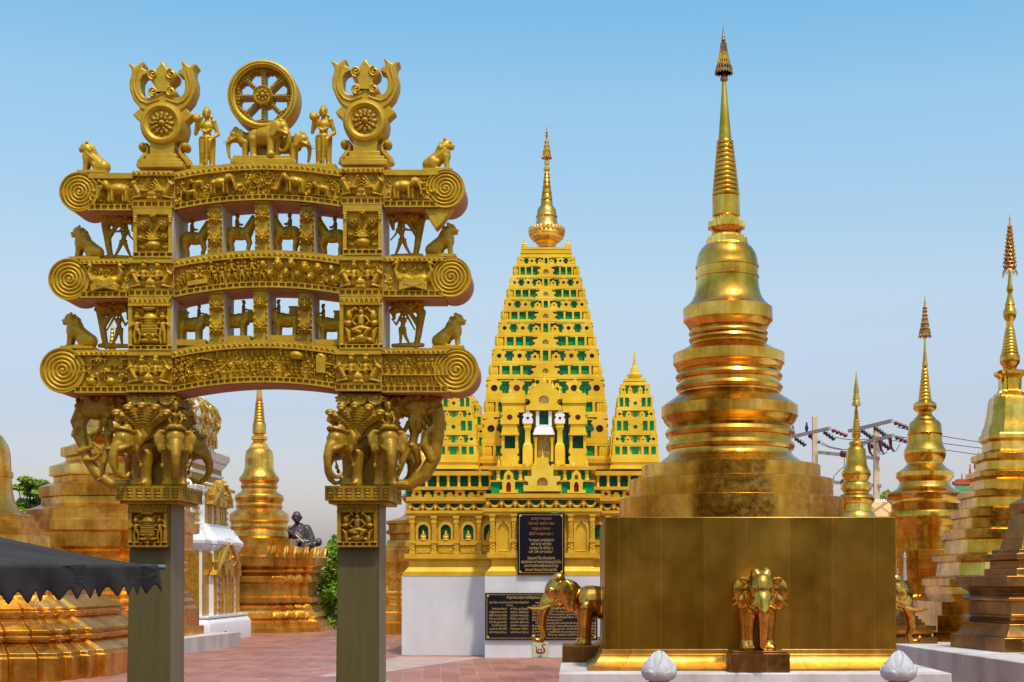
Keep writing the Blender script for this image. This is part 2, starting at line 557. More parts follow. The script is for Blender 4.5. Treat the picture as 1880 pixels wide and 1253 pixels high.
    def beast(s, x, y, k, d=1, rider=True, wing=False):
        """lying horned animal, k = body length"""
        X = lambda u: x + d * u * k
        s.dome(X(-.1), y - k * .22, k * .34, k * .16, 4.5)
        s.dome(X(-.32), y - k * .22, k * .19, k * .21, 7.6)
        s.path([(X(.2), y - k * .22, k * .13), (X(.36), y - k * .5, k * .1), (X(.4), y - k * .58, k * .09)], 7)
        s.path([(X(.38), y - k * .6, k * .1), (X(.55), y - k * .48, k * .06)], 8)
        s.path([(X(.34), y - k * .68, k * .035), (X(.24), y - k * .9, k * .025)], 6)
        s.path([(X(.42), y - k * .68, k * .03), (X(.44), y - k * .9, k * .02)], 6)
        s.path([(X(-.4), y - k * .08, k * .07), (X(-.1), y - k * .03, k * .05)], 6.5)
        s.path([(X(.15), y - k * .12, k * .07), (X(.5), y - k * .03, k * .045)], 6.5)
        if wing:
            for q in range(5):
                s.path([(X(.12), y - k * .3, k * .045), (X(-.15 - .05 * q), y - k * (.72 - .1 * q), k * .05)], 8.0)
        if rider:
            s.path([(X(-.02), y - k * .38, k * .12), (X(-.02), y - k * .58, k * .14)], 8)
            s.dome(X(-.02), y - k * .83, k * .105, k * .13, 9)
            s.dome(X(-.02), y - k * .96, k * .12, k * .06, 8)
            s.path([(X(-.16), y - k * .6, k * .05), (X(-.2), y - k * .42, k * .045), (X(.02), y - k * .42, k * .04)], 8.5)
            s.path([(X(.12), y - k * .6, k * .05), (X(.16), y - k * .44, k * .045), (X(.02), y - k * .46, k * .04)], 8.5)

    def goose(s, x, y, k, d=1, tail=True):
        X = lambda u: x + d * u * k
        s.dome(X(0), y - k * .34, k * .42, k * .25, 7, -d * .35)
        s.path([(X(.34), y - k * .42, k * .14), (X(.46), y - k * .7, k * .085), (X(.38), y - k * .95, k * .08)], 6.5)
        s.dome(X(.41), y - k * .98, k * .13, k * .095, 7.5)
        s.path([(X(.5), y - k * .97, k * .05), (X(.62), y - k * .9, k * .03)], 6)
        for q in range(6):
            s.path([(X(.1), y - k * (.44 - .05 * q), k * .05), (X(-.75), y - k * (.22 - .05 * q), k * .035)], 3.2, 4.6)
        for q in (-.05, .12):
            s.path([(X(q), y - k * .15, k * .04), (X(q), y - 1, k * .035), (X(q + .1), y - 1, k * .04)], 5)

    def lotus(s, x, y, r, h=5.0, n=10):
        s.dome(x, y, r * .98, r * .98, h * .5)
        for k in range(n):
            a = 2 * PI * k / n
            s.dome(x + math.cos(a) * r * .66, y + math.sin(a) * r * .66, r * .34, r * .2, h * .55, a, h * .42)
        s.dome(x, y, r * .36, r * .36, h * .45, 0, h * .75)


def rel_vase(w, h):
    r = Rel(w, h, seed=4)
    r.frame(top=12, bot=11, side=7, zig=0, h=5)
    for sx in (3.5, w - 3.5):
        for y in (18, 22, 26): r.dome(sx, y, 4, 2, 2.5, 0, 5)
    cx = w / 2
    r.dome(cx, h * .74, w * .19, h * .1, 8); r.rect(cx - w * .11, h * .62, cx + w * .11, h * .645, 6)
    r.dome(cx, h * .86, w * .12, h * .03, 5)
    for dx, dy, k in ((-.25, .35, .13), (.25, .35, .13), (0, .19, .1), (-.29, .61, .1), (.29, .58, .1)):
        r.path([(cx, h * .63, 1.6), (cx + dx * w * .5, h * (dy + .2), 1.5), (cx + dx * w, h * dy, 1.3)], 4)
        r.lotus(cx + dx * w, h * dy, w * k, 8)
    for q in (-1, 1):
        r.dome(cx + q * w * .29, h * .78, w * .09, h * .035, 5)
        for k in range(4): r.path([(cx, h * .62, 1.8), (cx + q * w * (.1 + .05 * k), h * (.42 + .06 * k), 2.2), (cx + q * w * (.17 + .05 * k), h * (.44 + .06 * k), 1.2)], 4)
    return r


def rel_stupa(w, h):
    r = Rel(w, h, seed=5)
    r.frame(top=17, bot=10, side=7, zig=9, h=5)
    cx = w / 2
    r.path([(cx, h * .42, w * .19), (cx, h * .72, w * .19)], 7); r.rect(cx - w * .19, h * .5, cx + w * .19, h * .74, 7)
    for k in range(7): r.rect(cx - w * .19, h * (.4 + .05 * k), cx + w * .19, h * (.4 + .05 * k) + 1.4, 8)
    r.rect(cx - w * .14, h * .2, cx + w * .14, h * .235, 7); r.rect(cx - w * .1, h * .24, cx + w * .1, h * .26, 6)
    for q in (-1, 1):
        r.man(cx + q * w * .3, h * .86, h * .56, q, 7)
        r.man(cx + q * w * .17, h * .36, h * .2, q, 5)
        r.dome(cx + q * w * .09, h * .73, w * .07, h * .05, 9); r.dome(cx + q * w * .12, h * .82, w * .11, h * .05, 9)
    r.foliage(9, h * .2, w - 9, h * .3, 14)
    return r


def rel_goddess(w, h):
    r = Rel(w, h, seed=6)
    r.frame(top=17, bot=10, side=7, zig=9, h=5)
    cx = w / 2
    r.dome(cx, h * .3, w * .07, h * .065, 9); r.dome(cx, h * .23, w * .05, h * .03, 8)
    r.path([(cx, h * .4, w * .11), (cx, h * .52, w * .085)], 8)
    r.path([(cx - w * .02, h * .6, w * .09), (cx - w * .18, h * .64, w * .06), (cx, h * .68, w * .05)], 8)
    r.path([(cx + w * .02, h * .6, w * .09), (cx + w * .18, h * .62, w * .06), (cx + w * .08, h * .72, w * .05)], 8)
    for q in (-1, 1):
        r.path([(cx + q * w * .1, h * .38, w * .04), (cx + q * w * .2, h * .48, w * .035), (cx + q * w * .12, h * .54, w * .03)], 8)
        r.dome(cx + q * w * .28, h * .36, w * .09, h * .13, 7); r.dome(cx + q * w * .3, h * .5, w * .11, h * .07, 6)
        r.path([(cx + q * w * .24, h * .3, w * .05), (cx + q * w * .14, h * .22, w * .035), (cx + q * w * .1, h * .26, w * .03)], 7)
        r.path([(cx + q * w * .28, h * .86, w * .03), (cx + q * w * .3, h * .68, w * .07), (cx + q * w * .36, h * .6, w * .03)], 6)
        r.dome(cx + q * w * .2, h * .82, w * .1, h * .05, 6, q * .5)
    r.dome(cx, h * .78, w * .18, h * .1, 7)
    r.foliage(9, h * .6, w - 9, h * .86, 16)
    return r


def rel_post(w, h):
    r = Rel(w, h, 1.1, seed=7)
    r.frame(top=5, bot=7, side=0, zig=0, lat=0, h=3)
    for y0 in (.3, .72):
        r.lotus(w / 2, h * y0, w * .3, 5, 8)
        for k in range(7):
            a = PI * (k / 6.0)
            r.path([(w / 2 + math.cos(a) * w * .2, h * y0 - math.sin(a) * w * .3, 1.6), (w / 2 + math.cos(a) * w * .46, h * y0 - math.sin(a) * w * .62, 1.1)], 4)
    for q in (.05, .95):
        for k in range(8): r.dome(w * q, h * (.1 + .11 * k), 2.2, 3, 3)
    return r


def rel_block(w, h, wing=False):
    r = Rel(w, h, seed=8)
    r.frame(top=10, bot=13, side=0, zig=9 if wing else 0, h=4)
    b = h - 15
    r.foliage(2, 12, w - 2, b, 60, (1.6, 3), 2.2)
    if wing:
        r.beast(w * .3, b, w * .66, -1, False, True); r.beast(w * .66, b, w * .66, 1, False, True)
    else:
        r.beast(w * .33, b, w * .62, -1); r.beast(w * .67, b, w * .62, 1)
    r.rect(0, b, w, b + 2, 5)
    return r


def rel_arm(w, h, kind, d):
    r = Rel(w, h, seed=10 + kind + (d > 0))
    r.frame(top=9, bot=13, side=0, zig=9 if kind < 3 else 0, h=4)
    b = h - 14
    r.foliage(2, 11, w - 2, b, 70, (1.5, 2.8), 2.0)
    if kind == 3:
        r.eleph(w * (.66 if d < 0 else .36), b - 2, (b - 9) * .74, d, 9)
        a = (0, w * .36) if d < 0 else (w * .62, w)
        r.foliage(a[0], 13, a[1], b, 40, (2, 4), 5); r.foliage(0, b - 9, w, b, 30, (1.5, 3), 3)
    elif kind == 2:
        k = (b - 10) * .98
        r.goose(w * .4, b, k, -1); r.goose(w * .6, b, k, 1)
        r.foliage(w * .3, 13, w * .7, 24, 22, (1.5, 3), 4)
    elif d < 0:
        for row in range(4):
            for k in range(5):
                x, y = 8 + k * w / 5.2, 12 + row * 11
                if (row + k) % 3: r.rect(x, y + 2, x + w / 6.5, y + 4, 4); r.rect(x + 2, y + 4, x + 4, y + 9, 4); r.rect(x + 8, y + 4, x + 10, y + 9, 4)
        for k in range(14): r.man(r.rng.uniform(4, w - 4), b - r.rng.choice((0, 12, 24)), 12, 1, 4)
        r.dome(w * .3, b - 8, 9, 8, 5); r.dome(w * .66, b - 8, 9, 8, 5); r.lotus(w * .45, 15, 8, 5)
    else:
        for k in range(9): r.man(w * (.05 + .1 * k), b - 24, 17 + 8 * (5 <= k <= 7), 1, 5)
        for k in range(10): r.man(w * (.04 + .1 * k), b, 16, 1, 5)
        r.foliage(0, 12, w * .5, 24, 40, (1.5, 2.5), 4); r.rect(0, b - 19, w, b - 17, 4)
    return r


def rel_center(w, h, kind):
    r = Rel(w, h, seed=30 + kind)
    r.frame(top=12, bot=11, side=0, zig=10, h=4)
    t, b = 13, h - 12
    H = b - t
    r.foliage(1, t, w - 1, b, 260, (1.5, 2.8), 2.2)
    if kind == 3:
        r.eleph(w * .27, b - 4, H * .68, 1, 10); r.eleph(w * .72, b - 4, H * .68, -1, 10)
        r.eleph(w * .1, b - 2, H * .4, -1, 8); r.eleph(w * .14, b - H * .42, H * .4, -1, 7)
        r.eleph(w * .88, b - 2, H * .5, -1, 8); r.eleph(w * .4, b - 1, H * .2, 1, 6); r.eleph(w * .6, b - 1, H * .22, -1, 6)
        r.tree(w * .5, b, H, 26); r.tree(w * .04, b, H * .9, 8); r.tree(w * .955, b, H * .8, 9)
        r.foliage(0, b - 7, w, b, 90, (1.5, 3), 3); r.foliage(w * .4, t, w * .6, b - 10, 60, (1.6, 2.6), 5)
    elif kind == 2:
        r.tree(w * .13, b, H * .95, 17); r.rect(w * .08, b - 12, w * .2, b - 3, 5)
        R = r.rng
        for k in range(16):
            x = w * (.22 + .02 * k + .006 * R.random())
            r.man(x, b - (0 if k % 2 else H * .3), H * (.62 if k % 3 else .78), 1, 6)
        for k in range(4): r.man(w * (.02 + .018 * k), b - H * .1 * k, H * .5, 1, 5)
        for x, y, q in ((.53, .3, 7), (.62, .24, 9), (.7, .2, 8), (.78, .32, 9), (.86, .3, 8.5), (.57, .7, 6), (.67, .62, 6.5), (.735, .68, 6), (.81, .74, 7), (.94, .25, 6), (.95, .72, 7)):
            r.face(w * x, t + H * y, q * .92, 8.5)
        for k in range(12): r.man(w * (.5 + .04 * k), b, H * .4, 1, 5)
        r.path([(w * .9, b - 10, 1.5), (w * .93, b - 3, 1.5), (w * .97, b - 3, 1.5), (w * .99, b - 12, 1.5)], 6)
        r.foliage(w * .3, t, w * .5, t + 9, 40, (1.4, 2.6), 4)
    else:
        R = r.rng
        for row, (n, k, yy) in enumerate(((26, .36, 0), (25, .36, .3), (24, .34, .62))):
            for q in range(n):
                x = w * (q + .5 + .3 * R.uniform(-1, 1)) / n
                if .72 < x / w < .8 and row == 2: continue
                r.man(x, b - H * yy, H * k * R.uniform(.9, 1.15), 1, 5)
        r.dome(w * .75, t + H * .18, 14, 9, 7); r.rect(w * .71, t + H * .3, w * .79, t + H * .34, 7)
        r.rect(w * .87, t + H * .12, w * .93, t + H * .75, 5.5); r.dome(w * .9, t + H * .12, 10, 7, 6)
        r.foliage(0, t, w * .12, b, 60, (1.8, 3.4), 5); r.foliage(w * .93, t, w, b, 40, (1.8, 3), 5)
        r.path([(w * .1, t + 20, 1.8), (w * .17, t + 8, 1.8), (w * .24, t + 16, 1.8)], 6)
    return r


PX = .004           # metres per photo px at the gate front (10 m)
GY = 10.0


def rel_mesh(r, px0, py0, y, arch=None, D=GY):
    k = D / F
    off = arch(px0 + r.X) if arch else 0.0
    P = np.stack([(px0 + r.X - CX) * k, y - .004 - r.H * k * 1.75, EYE + (CY - (py0 + r.Y + off)) * k], -1)
    mb = MB()
    mb.grid(P)
    return mb


# ================================================================== the gate
gate = thing('ornamental_gate', 'carved golden gateway of three curved beams with spiral ends on two olive pillars', 'gate',
             (wx(472, GY), GY + .17, 0))


def gbox(mb, x0, x1, yt, yb, d0, d1, mat=0):
    mb.box(wx(x0, GY), wx(x1, GY), d0, d1, wz(yb, GY), wz(yt, GY), mat)


def gpart(mb, name, mats, parent=gate, **k): return mb.build(name, mats, parent, **k)


PR = {}      # (level, side) arch functions
LEV = {      # level: central x0,x1, top at left end / crown / right end, height ; block L, block R (x0,x1,yt,yb) ; arms ; volutes (cx,cy,r)
    3: dict(c=(322, 630, 321, 303, 316, 67), bl=(247, 323, 318, 386), br=(629, 706, 312, 380), al=(165, 247, 322, 389), ar=(706, 805, 316, 383), vl=(147, 354, 36.5), vr=(818, 348, 36)),
    2: dict(c=(322, 628, 482, 464, 476, 66), bl=(241, 321, 477, 548), br=(625, 704, 472, 547), al=(150, 241, 479, 549), ar=(704, 815, 474, 547), vl=(129, 514, 38.5), vr=(828, 510, 37.5)),
    1: dict(c=(318, 621, 647, 629, 641, 75), bl=(237, 318, 646, 722), br=(618, 702, 644, 720), al=(140, 237, 646, 723), ar=(702, 825, 643, 722), vl=(117, 681, 42), vr=(838, 681, 41.5)),
}


def arch_fn(L):
    x0, x1, a, m, b, h = LEV[L]['c']
    def f(px):
        t = (np.asarray(px, dtype=float) - x0) / (x1 - x0)
        lin = a + (b - a) * t
        return lin + (m - (a + b) / 2) * (1 - (2 * t - 1) ** 2)
    return f


for L in (3, 2, 1):
    q = LEV[L]
    fn = arch_fn(L)
    x0, x1, a, m, b, h = q['c']
    mb = MB()
    rg = []
    for k in range(25):
        px = x0 + (x1 - x0) * k / 24
        t = float(fn(px))
        rg.append([(wx(px, GY), GY, wz(t + h, GY)), (wx(px, GY), GY + .34, wz(t + h, GY)), (wx(px, GY), GY + .34, wz(t, GY)), (wx(px, GY), GY, wz(t, GY))])
    mb.loft([list(reversed(x)) for x in rg])
    beam = gpart(mb, 'curved_beam', M_PINK)
    r = rel_center(x1 - x0, h, L)
    f2 = lambda px, fn=fn: fn(px)
    gpart(rel_mesh(r, x0, 0, GY, f2), 'carved_frieze', M_GATE, beam)
    # gilded top of the beam
    mb = MB()
    rg = [[(wx(p, GY), GY - .018, wz(float(fn(p)) + 1, GY)), (wx(p, GY), GY - .018, wz(float(fn(p)) - 3.5, GY)), (wx(p, GY), GY + .36, wz(float(fn(p)) - 3.5, GY)), (wx(p, GY), GY + .36, wz(float(fn(p)) + 1, GY))] for p in np.linspace(x0 + 1, x1 - 1, 25)]
    mb.loft(rg)
    gpart(mb, 'beam_coping', M_GATE, beam)
    for side in ('bl', 'br'):
        X0, X1, yt, yb = q[side]
        mb = MB(); gbox(mb, X0, X1, yt, yb, GY - .025, GY + .37)
        blk = gpart(mb, 'beam_block', M_PINK, bevel=.006)
        gpart(rel_mesh(rel_block(X1 - X0, yb - yt, L == 3), X0, yt, GY - .025), 'carved_panel', M_GATE, blk)
    for side in ('al', 'ar'):
        X0, X1, yt, yb = q[side]
        d = -1 if side == 'al' else 1
        vx, vy, vr = q['vl' if d < 0 else 'vr']
        mb = MB()
        gbox(mb, X0, X1, yt, yb, GY, GY + .32)
        arm = gpart(mb, 'beam_arm', M_PINK)
        ra = rel_arm(X1 - X0, yb - yt, L, d)
        gpart(rel_mesh(ra, X0, yt, GY), 'carved_frieze', M_GATE, arm)
        mb = MB(); gbox(mb, X0, X1, yt - 3, yt + 1, GY - .016, GY + .33)
        gpart(mb, 'arm_coping', M_GATE, arm)
        # spiral end
        mb = MB()
        c = (wx(vx, GY), 0, wz(vy, GY)); R = vr * PX
        n = 64
        ringp = [[(c[0] + R * s_ * math.cos(2 * PI * i / n), y, c[2] + R * s_ * math.sin(2 * PI * i / n)) for i in range(n)] for y, s_ in ((GY - .03, .985), (GY - .02, 1.0), (GY + .02, 1.0))]
        mb.loft([list(r_) for r_ in reversed(ringp)], cap=False)
        nr = 40
        rr = np.linspace(0.0, .985, nr)[::-1]
        th = np.linspace(0, 2 * PI, n + 1)
        Rg, Tg = np.meshgrid(rr, th, indexing='ij')
        turns = 5.6
        ph = Rg * turns - d * -Tg / (2 * PI)
        Hh = (np.abs(np.cos(PI * ph)) ** .6) * 5.0
        Hh = np.where(Rg > .93, 5.5, Hh); Hh = np.where(Rg < .06, 5.0, Hh)
        P = np.stack([c[0] + R * Rg * np.cos(Tg), GY - .028 - (Hh - 5) * .0032 * 1.2, c[2] + R * Rg * np.sin(Tg)], -1)
        mb.grid(P[:, ::-1] if True else P)
        gpart(mb, 'spiral_volute', M_GATE, arm, angle=60)
        mb = MB()
        mb.loft([[(c[0] + (R - .004) * math.cos(2 * PI * i / n), y, c[2] + (R - .004) * math.sin(2 * PI * i / n)) for i in range(n)] for y in (GY + .32, GY - .005)])
        gpart(mb, 'volute_drum', M_PINK, arm)
mb = MB()                      # torn gilded scrap under the top right spiral
mb.plate([(wx(778, GY), wz(383, GY)), (wx(790, GY), wz(405, GY)), (wx(800, GY), wz(421, GY)), (wx(812, GY), wz(410, GY)), (wx(829, GY), wz(386, GY)), (wx(833, GY), wz(378, GY))], GY - .012, GY + .1)
gpart(mb, 'hanging_scrap', M_GATE, bevel=.004)

# square posts' carved panels between the beams
for (X0, X1, yt, yb, fnr) in ((249, 320, 386, 477, rel_vase), (632, 703, 380, 472, rel_vase), (240, 318, 548, 646, rel_stupa), (626, 704, 547, 644, rel_goddess)):
    mb = MB(); gbox(mb, X0, X1, yt, yb, GY - .02, GY + .36)
    blk = gpart(mb, 'pier_block', M_WHITEP, bevel=.005)
    gpart(rel_mesh(fnr(X1 - X0, yb - yt), X0, yt, GY - .02), 'carved_panel', M_GATE, blk)
for L, xs in ((3, ((381, 408), (468, 495), (550, 577))), (2, ((384, 411), (465, 491), (547, 573)))):
    fa, fb = arch_fn(L), arch_fn(L - 1)
    for X0, X1 in xs:
        xm = (X0 + X1) / 2
        yt, yb = float(fa(xm)) + LEV[L]['c'][5] - 1, float(fb(xm)) + 3
        mb = MB(); gbox(mb, X0, X1, yt, yb, GY + .01, GY + .3)
        po = gpart(mb, 'spacer_post', M_WHITEP, bevel=.004)
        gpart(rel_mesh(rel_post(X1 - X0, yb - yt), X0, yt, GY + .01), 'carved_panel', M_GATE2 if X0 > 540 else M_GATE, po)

# pillars and capitals
for side, (X0, X1, Xt0, Xt1, sx0, sx1, cap0, cap1, rel) in enumerate(((233, 312, 238, 313, 213, 331, 235, 322, rel_stupa), (617, 696, 620, 696, 597, 717, 618, 704, rel_goddess))):
    mb = MB()
    zb = -.02
    k = (wz(925, GY) - zb) / (wz(925, GY) - wz(1200, GY))
    xb0, xb1 = Xt0 + (X0 - Xt0) * k, Xt1 + (X1 - Xt1) * k
    y0, y1 = GY + .01, GY + .36
    V = [(wx(xb0, GY), y0, zb), (wx(xb1, GY), y0, zb), (wx(xb1, GY), y1, zb), (wx(xb0, GY), y1, zb),
         (wx(Xt0, GY), y0, wz(924, GY)), (wx(Xt1, GY), y0, wz(924, GY)), (wx(Xt1, GY), y1, wz(924, GY)), (wx(Xt0, GY), y1, wz(924, GY))]
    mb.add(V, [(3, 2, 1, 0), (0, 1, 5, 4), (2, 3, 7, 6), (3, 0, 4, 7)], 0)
    mb.add(V, [(1, 2, 6, 5), (4, 5, 6, 7)], 1)  # right and top faces carry the painted-in side light
    pil = gpart(mb, 'pillar', [M_POST, M_POST_LIT], bevel=.006)
    px0, px1 = (238, 312) if side == 0 else (620, 696)
    mb = MB(); gbox(mb, px0 + 1, px1 - 1, 926, 1005, GY - .012, GY + .02)
    pn = gpart(mb, 'panel_slab', M_GATE2, pil)
    gpart(rel_mesh(rel(px1 - px0 - 2, 79), px0 + 1, 926, GY - .012), 'carved_panel', M_GATE2, pil)
    # abacus slab with a railing pattern
    mb = MB()
    a0, a1 = GY - .1, GY + .44
    Da = a0
    xa0, xa1 = wx(sx0, Da), wx(sx1, Da)
    zt, zbm = wz(893, Da), wz(924, Da)
    mb.box(xa0, xa1, a0, a1, zbm + .018, zt)
    mb.box(xa0 + .02, xa1 - .02, a0 + .02, a1 - .02, zbm - .004, zbm + .0175)
    slab = gpart(mb, 'capital_slab', M_GATE2, bevel=.004)
    mb = MB()
    h0, h1 = zbm + .035, zt - .018
    n = 7
    for fc in range(2):
        Lw = (xa1 - xa0) if fc == 0 else (a1 - a0)
        n = 7 if fc == 0 else 8
        mb2 = MB()
        mb2.box(0, Lw, -.012, .004, zbm + .018, h0); mb2.box(0, Lw, -.012, .004, h1, zt + .002)
        for i in range(n + 1):
            c = Lw * i / n
            mb2.box(max(0, c - .012), min(Lw, c + .012), -.011, .004, h0 + .0005, h1 - .0005)
            if i < n:
                for j in range(3):
                    zz = h0 + (h1 - h0) * (j + .5) / 3
                    mb2.ell((c + Lw / n / 2, .001, zz), (Lw / n * .34, .012, (h1 - h0) * .145), None, 10, 6)
        if fc == 0: mb2.xf(Matrix.Translation((xa0, a0, 0)))
        else: mb2.xf(Matrix.Translation((xa1, a0, 0)) @ Matrix.Rotation(PI / 2, 4, 'Z'))
        mb.add(mb2.v, mb2.f)
    gpart(mb, 'railing_carving', M_GATE2, slab)
    # core, petal collar
    mb = MB()
    gbox(mb, cap0 + 14, cap1 - 14, 745, 893, GY + .03, GY + .33)
    gbox(mb, cap0 + 2, cap1 - 4, 723, 752, GY + .0, GY + .36)
    core = gpart(mb, 'capital_core', M_GATE2)
    mb = MB()
    for fc in range(2):
        Lw = (wx(cap1, GY) - wx(cap0, GY)) if fc == 0 else .38
        mb2 = MB()
        for k in range(3):
            c = Lw * (k + .5) / 3
            for j in range(9):
                a = PI + PI * j / 8
                l = .052
                mb2.tube([(c + math.cos(a) * .02, -.012, .035 + math.sin(a) * .018, .009), (c + math.cos(a) * l, -.022, .035 + math.sin(a) * l, .012), (c + math.cos(a) * l * 1.25, -.012, .035 + math.sin(a) * l * 1.25, .006)], 6)
            mb2.ell((c, -.01, .035), (.024, .018, .024), None, 10, 6)
        if fc == 0: mb2.xf(Matrix.Translation((wx(cap0, GY), GY, wz(740, GY))))
        else: mb2.xf(Matrix.Translation((wx(cap1, GY) - .01, GY - .01, wz(740, GY))) @ Matrix.Rotation(PI / 2, 4, 'Z'))
        mb.add(mb2.v, mb2.f)
    gpart(mb, 'petal_collar', M_GATE2, core)
# ================================================================== sculpted figures
def E(c, r, rot=None): return ('e', c, r, rot)
def T(*pts): return ('t', list(pts))


def elephant_prims(trunk='down', half=False, ears=True, legx=(.33, -.36), tusk=True, wide=1.0, head=1.0, spread=False):
    """facing +X, shoulder height 1, feet at z=0"""
    p = []
    fx, hx = legx
    for s in (-1, 1):
        y = .155 * s * wide
        p += [T((fx, y, .62, .15), (fx + .02, y, .32, .115), (fx + .02, y, .07, .11)), T((fx + .03, y, .05, .13), (fx + .04, y, .03, .135))]
        for q in (-1, 0, 1): p.append(E((fx + .15, y + q * .065, .035), (.035, .035, .035)))
        if not half:
            p += [T((hx, y, .6, .17), (hx - .02, y, .32, .12), (hx, y, .06, .11)), E((hx + .02, y, .04), (.13, .13, .05))]
    if half:
        p += [E((.1, 0, .72), (.38, .27 * wide, .28)), E((-.15, 0, .7), (.28, .26 * wide, .3))]
    else:
        p += [E((0, 0, .7), (.56, .28 * wide, .3)), E((-.34, 0, .7), (.3, .28 * wide, .3)), E((.2, 0, .78), (.3, .24, .26))]
        p += [T((-.6, 0, .78, .04), (-.67, 0, .5, .03), (-.66, 0, .3, .04))]
    hx0, hz = .66, .88
    p += [E((hx0, 0, hz), (.21 * head, .18 * head, .25 * head)), E((hx0 - .16, 0, hz - .02), (.24, .2, .24)),
          E((hx0 - .01, .075, hz + .2 * head), (.11, .085, .11)), E((hx0 - .01, -.075, hz + .2 * head), (.11, .085, .11)),
          E((hx0 + .13, 0, hz - .12), (.14, .14, .14))]
    for s in (-1, 1):
        p += [E((hx0 + .12, .145 * s, hz + .0), (.035, .028, .03)), T((hx0 + .04, .15 * s, hz + .055, .022), (hx0 + .15, .15 * s, hz + .05, .018)), T((hx0 + .0, .14 * s, hz - .12, .05), (hx0 + .18, .11 * s, hz - .2, .05))]
        if tusk:
            p += [T((hx0 + .16, .1 * s, hz - .21, .042), (hx0 + .3, .13 * s, hz - .27, .032), (hx0 + .43, .14 * s, hz - .25, .018))]
        if ears:
            if spread:
                p += [E((hx0 - .12, .265 * s, hz - .0), (.05, .145, .2), (0, 0, -.35 * s)), E((hx0 - .1, .255 * s, hz - .15), (.045, .09, .13), (s * .3, 0, -.35 * s)),
                      T((hx0 - .07, .16 * s, hz + .16, .035), (hx0 - .1, .29 * s, hz + .17, .035), (hx0 - .13, .385 * s, hz + .07, .03), (hx0 - .14, .37 * s, hz - .1, .025))]
            else:
                p += [E((hx0 - .15, .22 * s, hz - .02), (.16, .04, .24), (0, .25, -.25 * s)), E((hx0 - .19, .24 * s, hz - .2), (.1, .035, .14), (0, .4, -.25 * s))]
    tz = {'down': [(hx0 + .18, hz - .14, .11), (hx0 + .25, hz - .32, .085), (hx0 + .25, hz - .5, .07), (hx0 + .23, hz - .66, .058), (hx0 + .2, hz - .8, .046)],
          'curl': [(hx0 + .18, hz - .14, .115), (hx0 + .26, hz - .34, .09), (hx0 + .26, hz - .5, .075), (hx0 + .2, hz - .64, .062), (hx0 + .08, hz - .73, .052), (hx0 - .05, hz - .72, .045), (hx0 - .1, hz - .65, .042)],
          'out': [(hx0 + .18, hz - .14, .115), (hx0 + .25, hz - .36, .088), (hx0 + .27, hz - .55, .072), (hx0 + .22, hz - .7, .058), (hx0 + .27, hz - .8, .05), (hx0 + .37, hz - .79, .045), (hx0 + .41, hz - .73, .04)]}[trunk]
    p.append(T(*[(a, 0, b, r) for a, b, r in tz]))
    return p


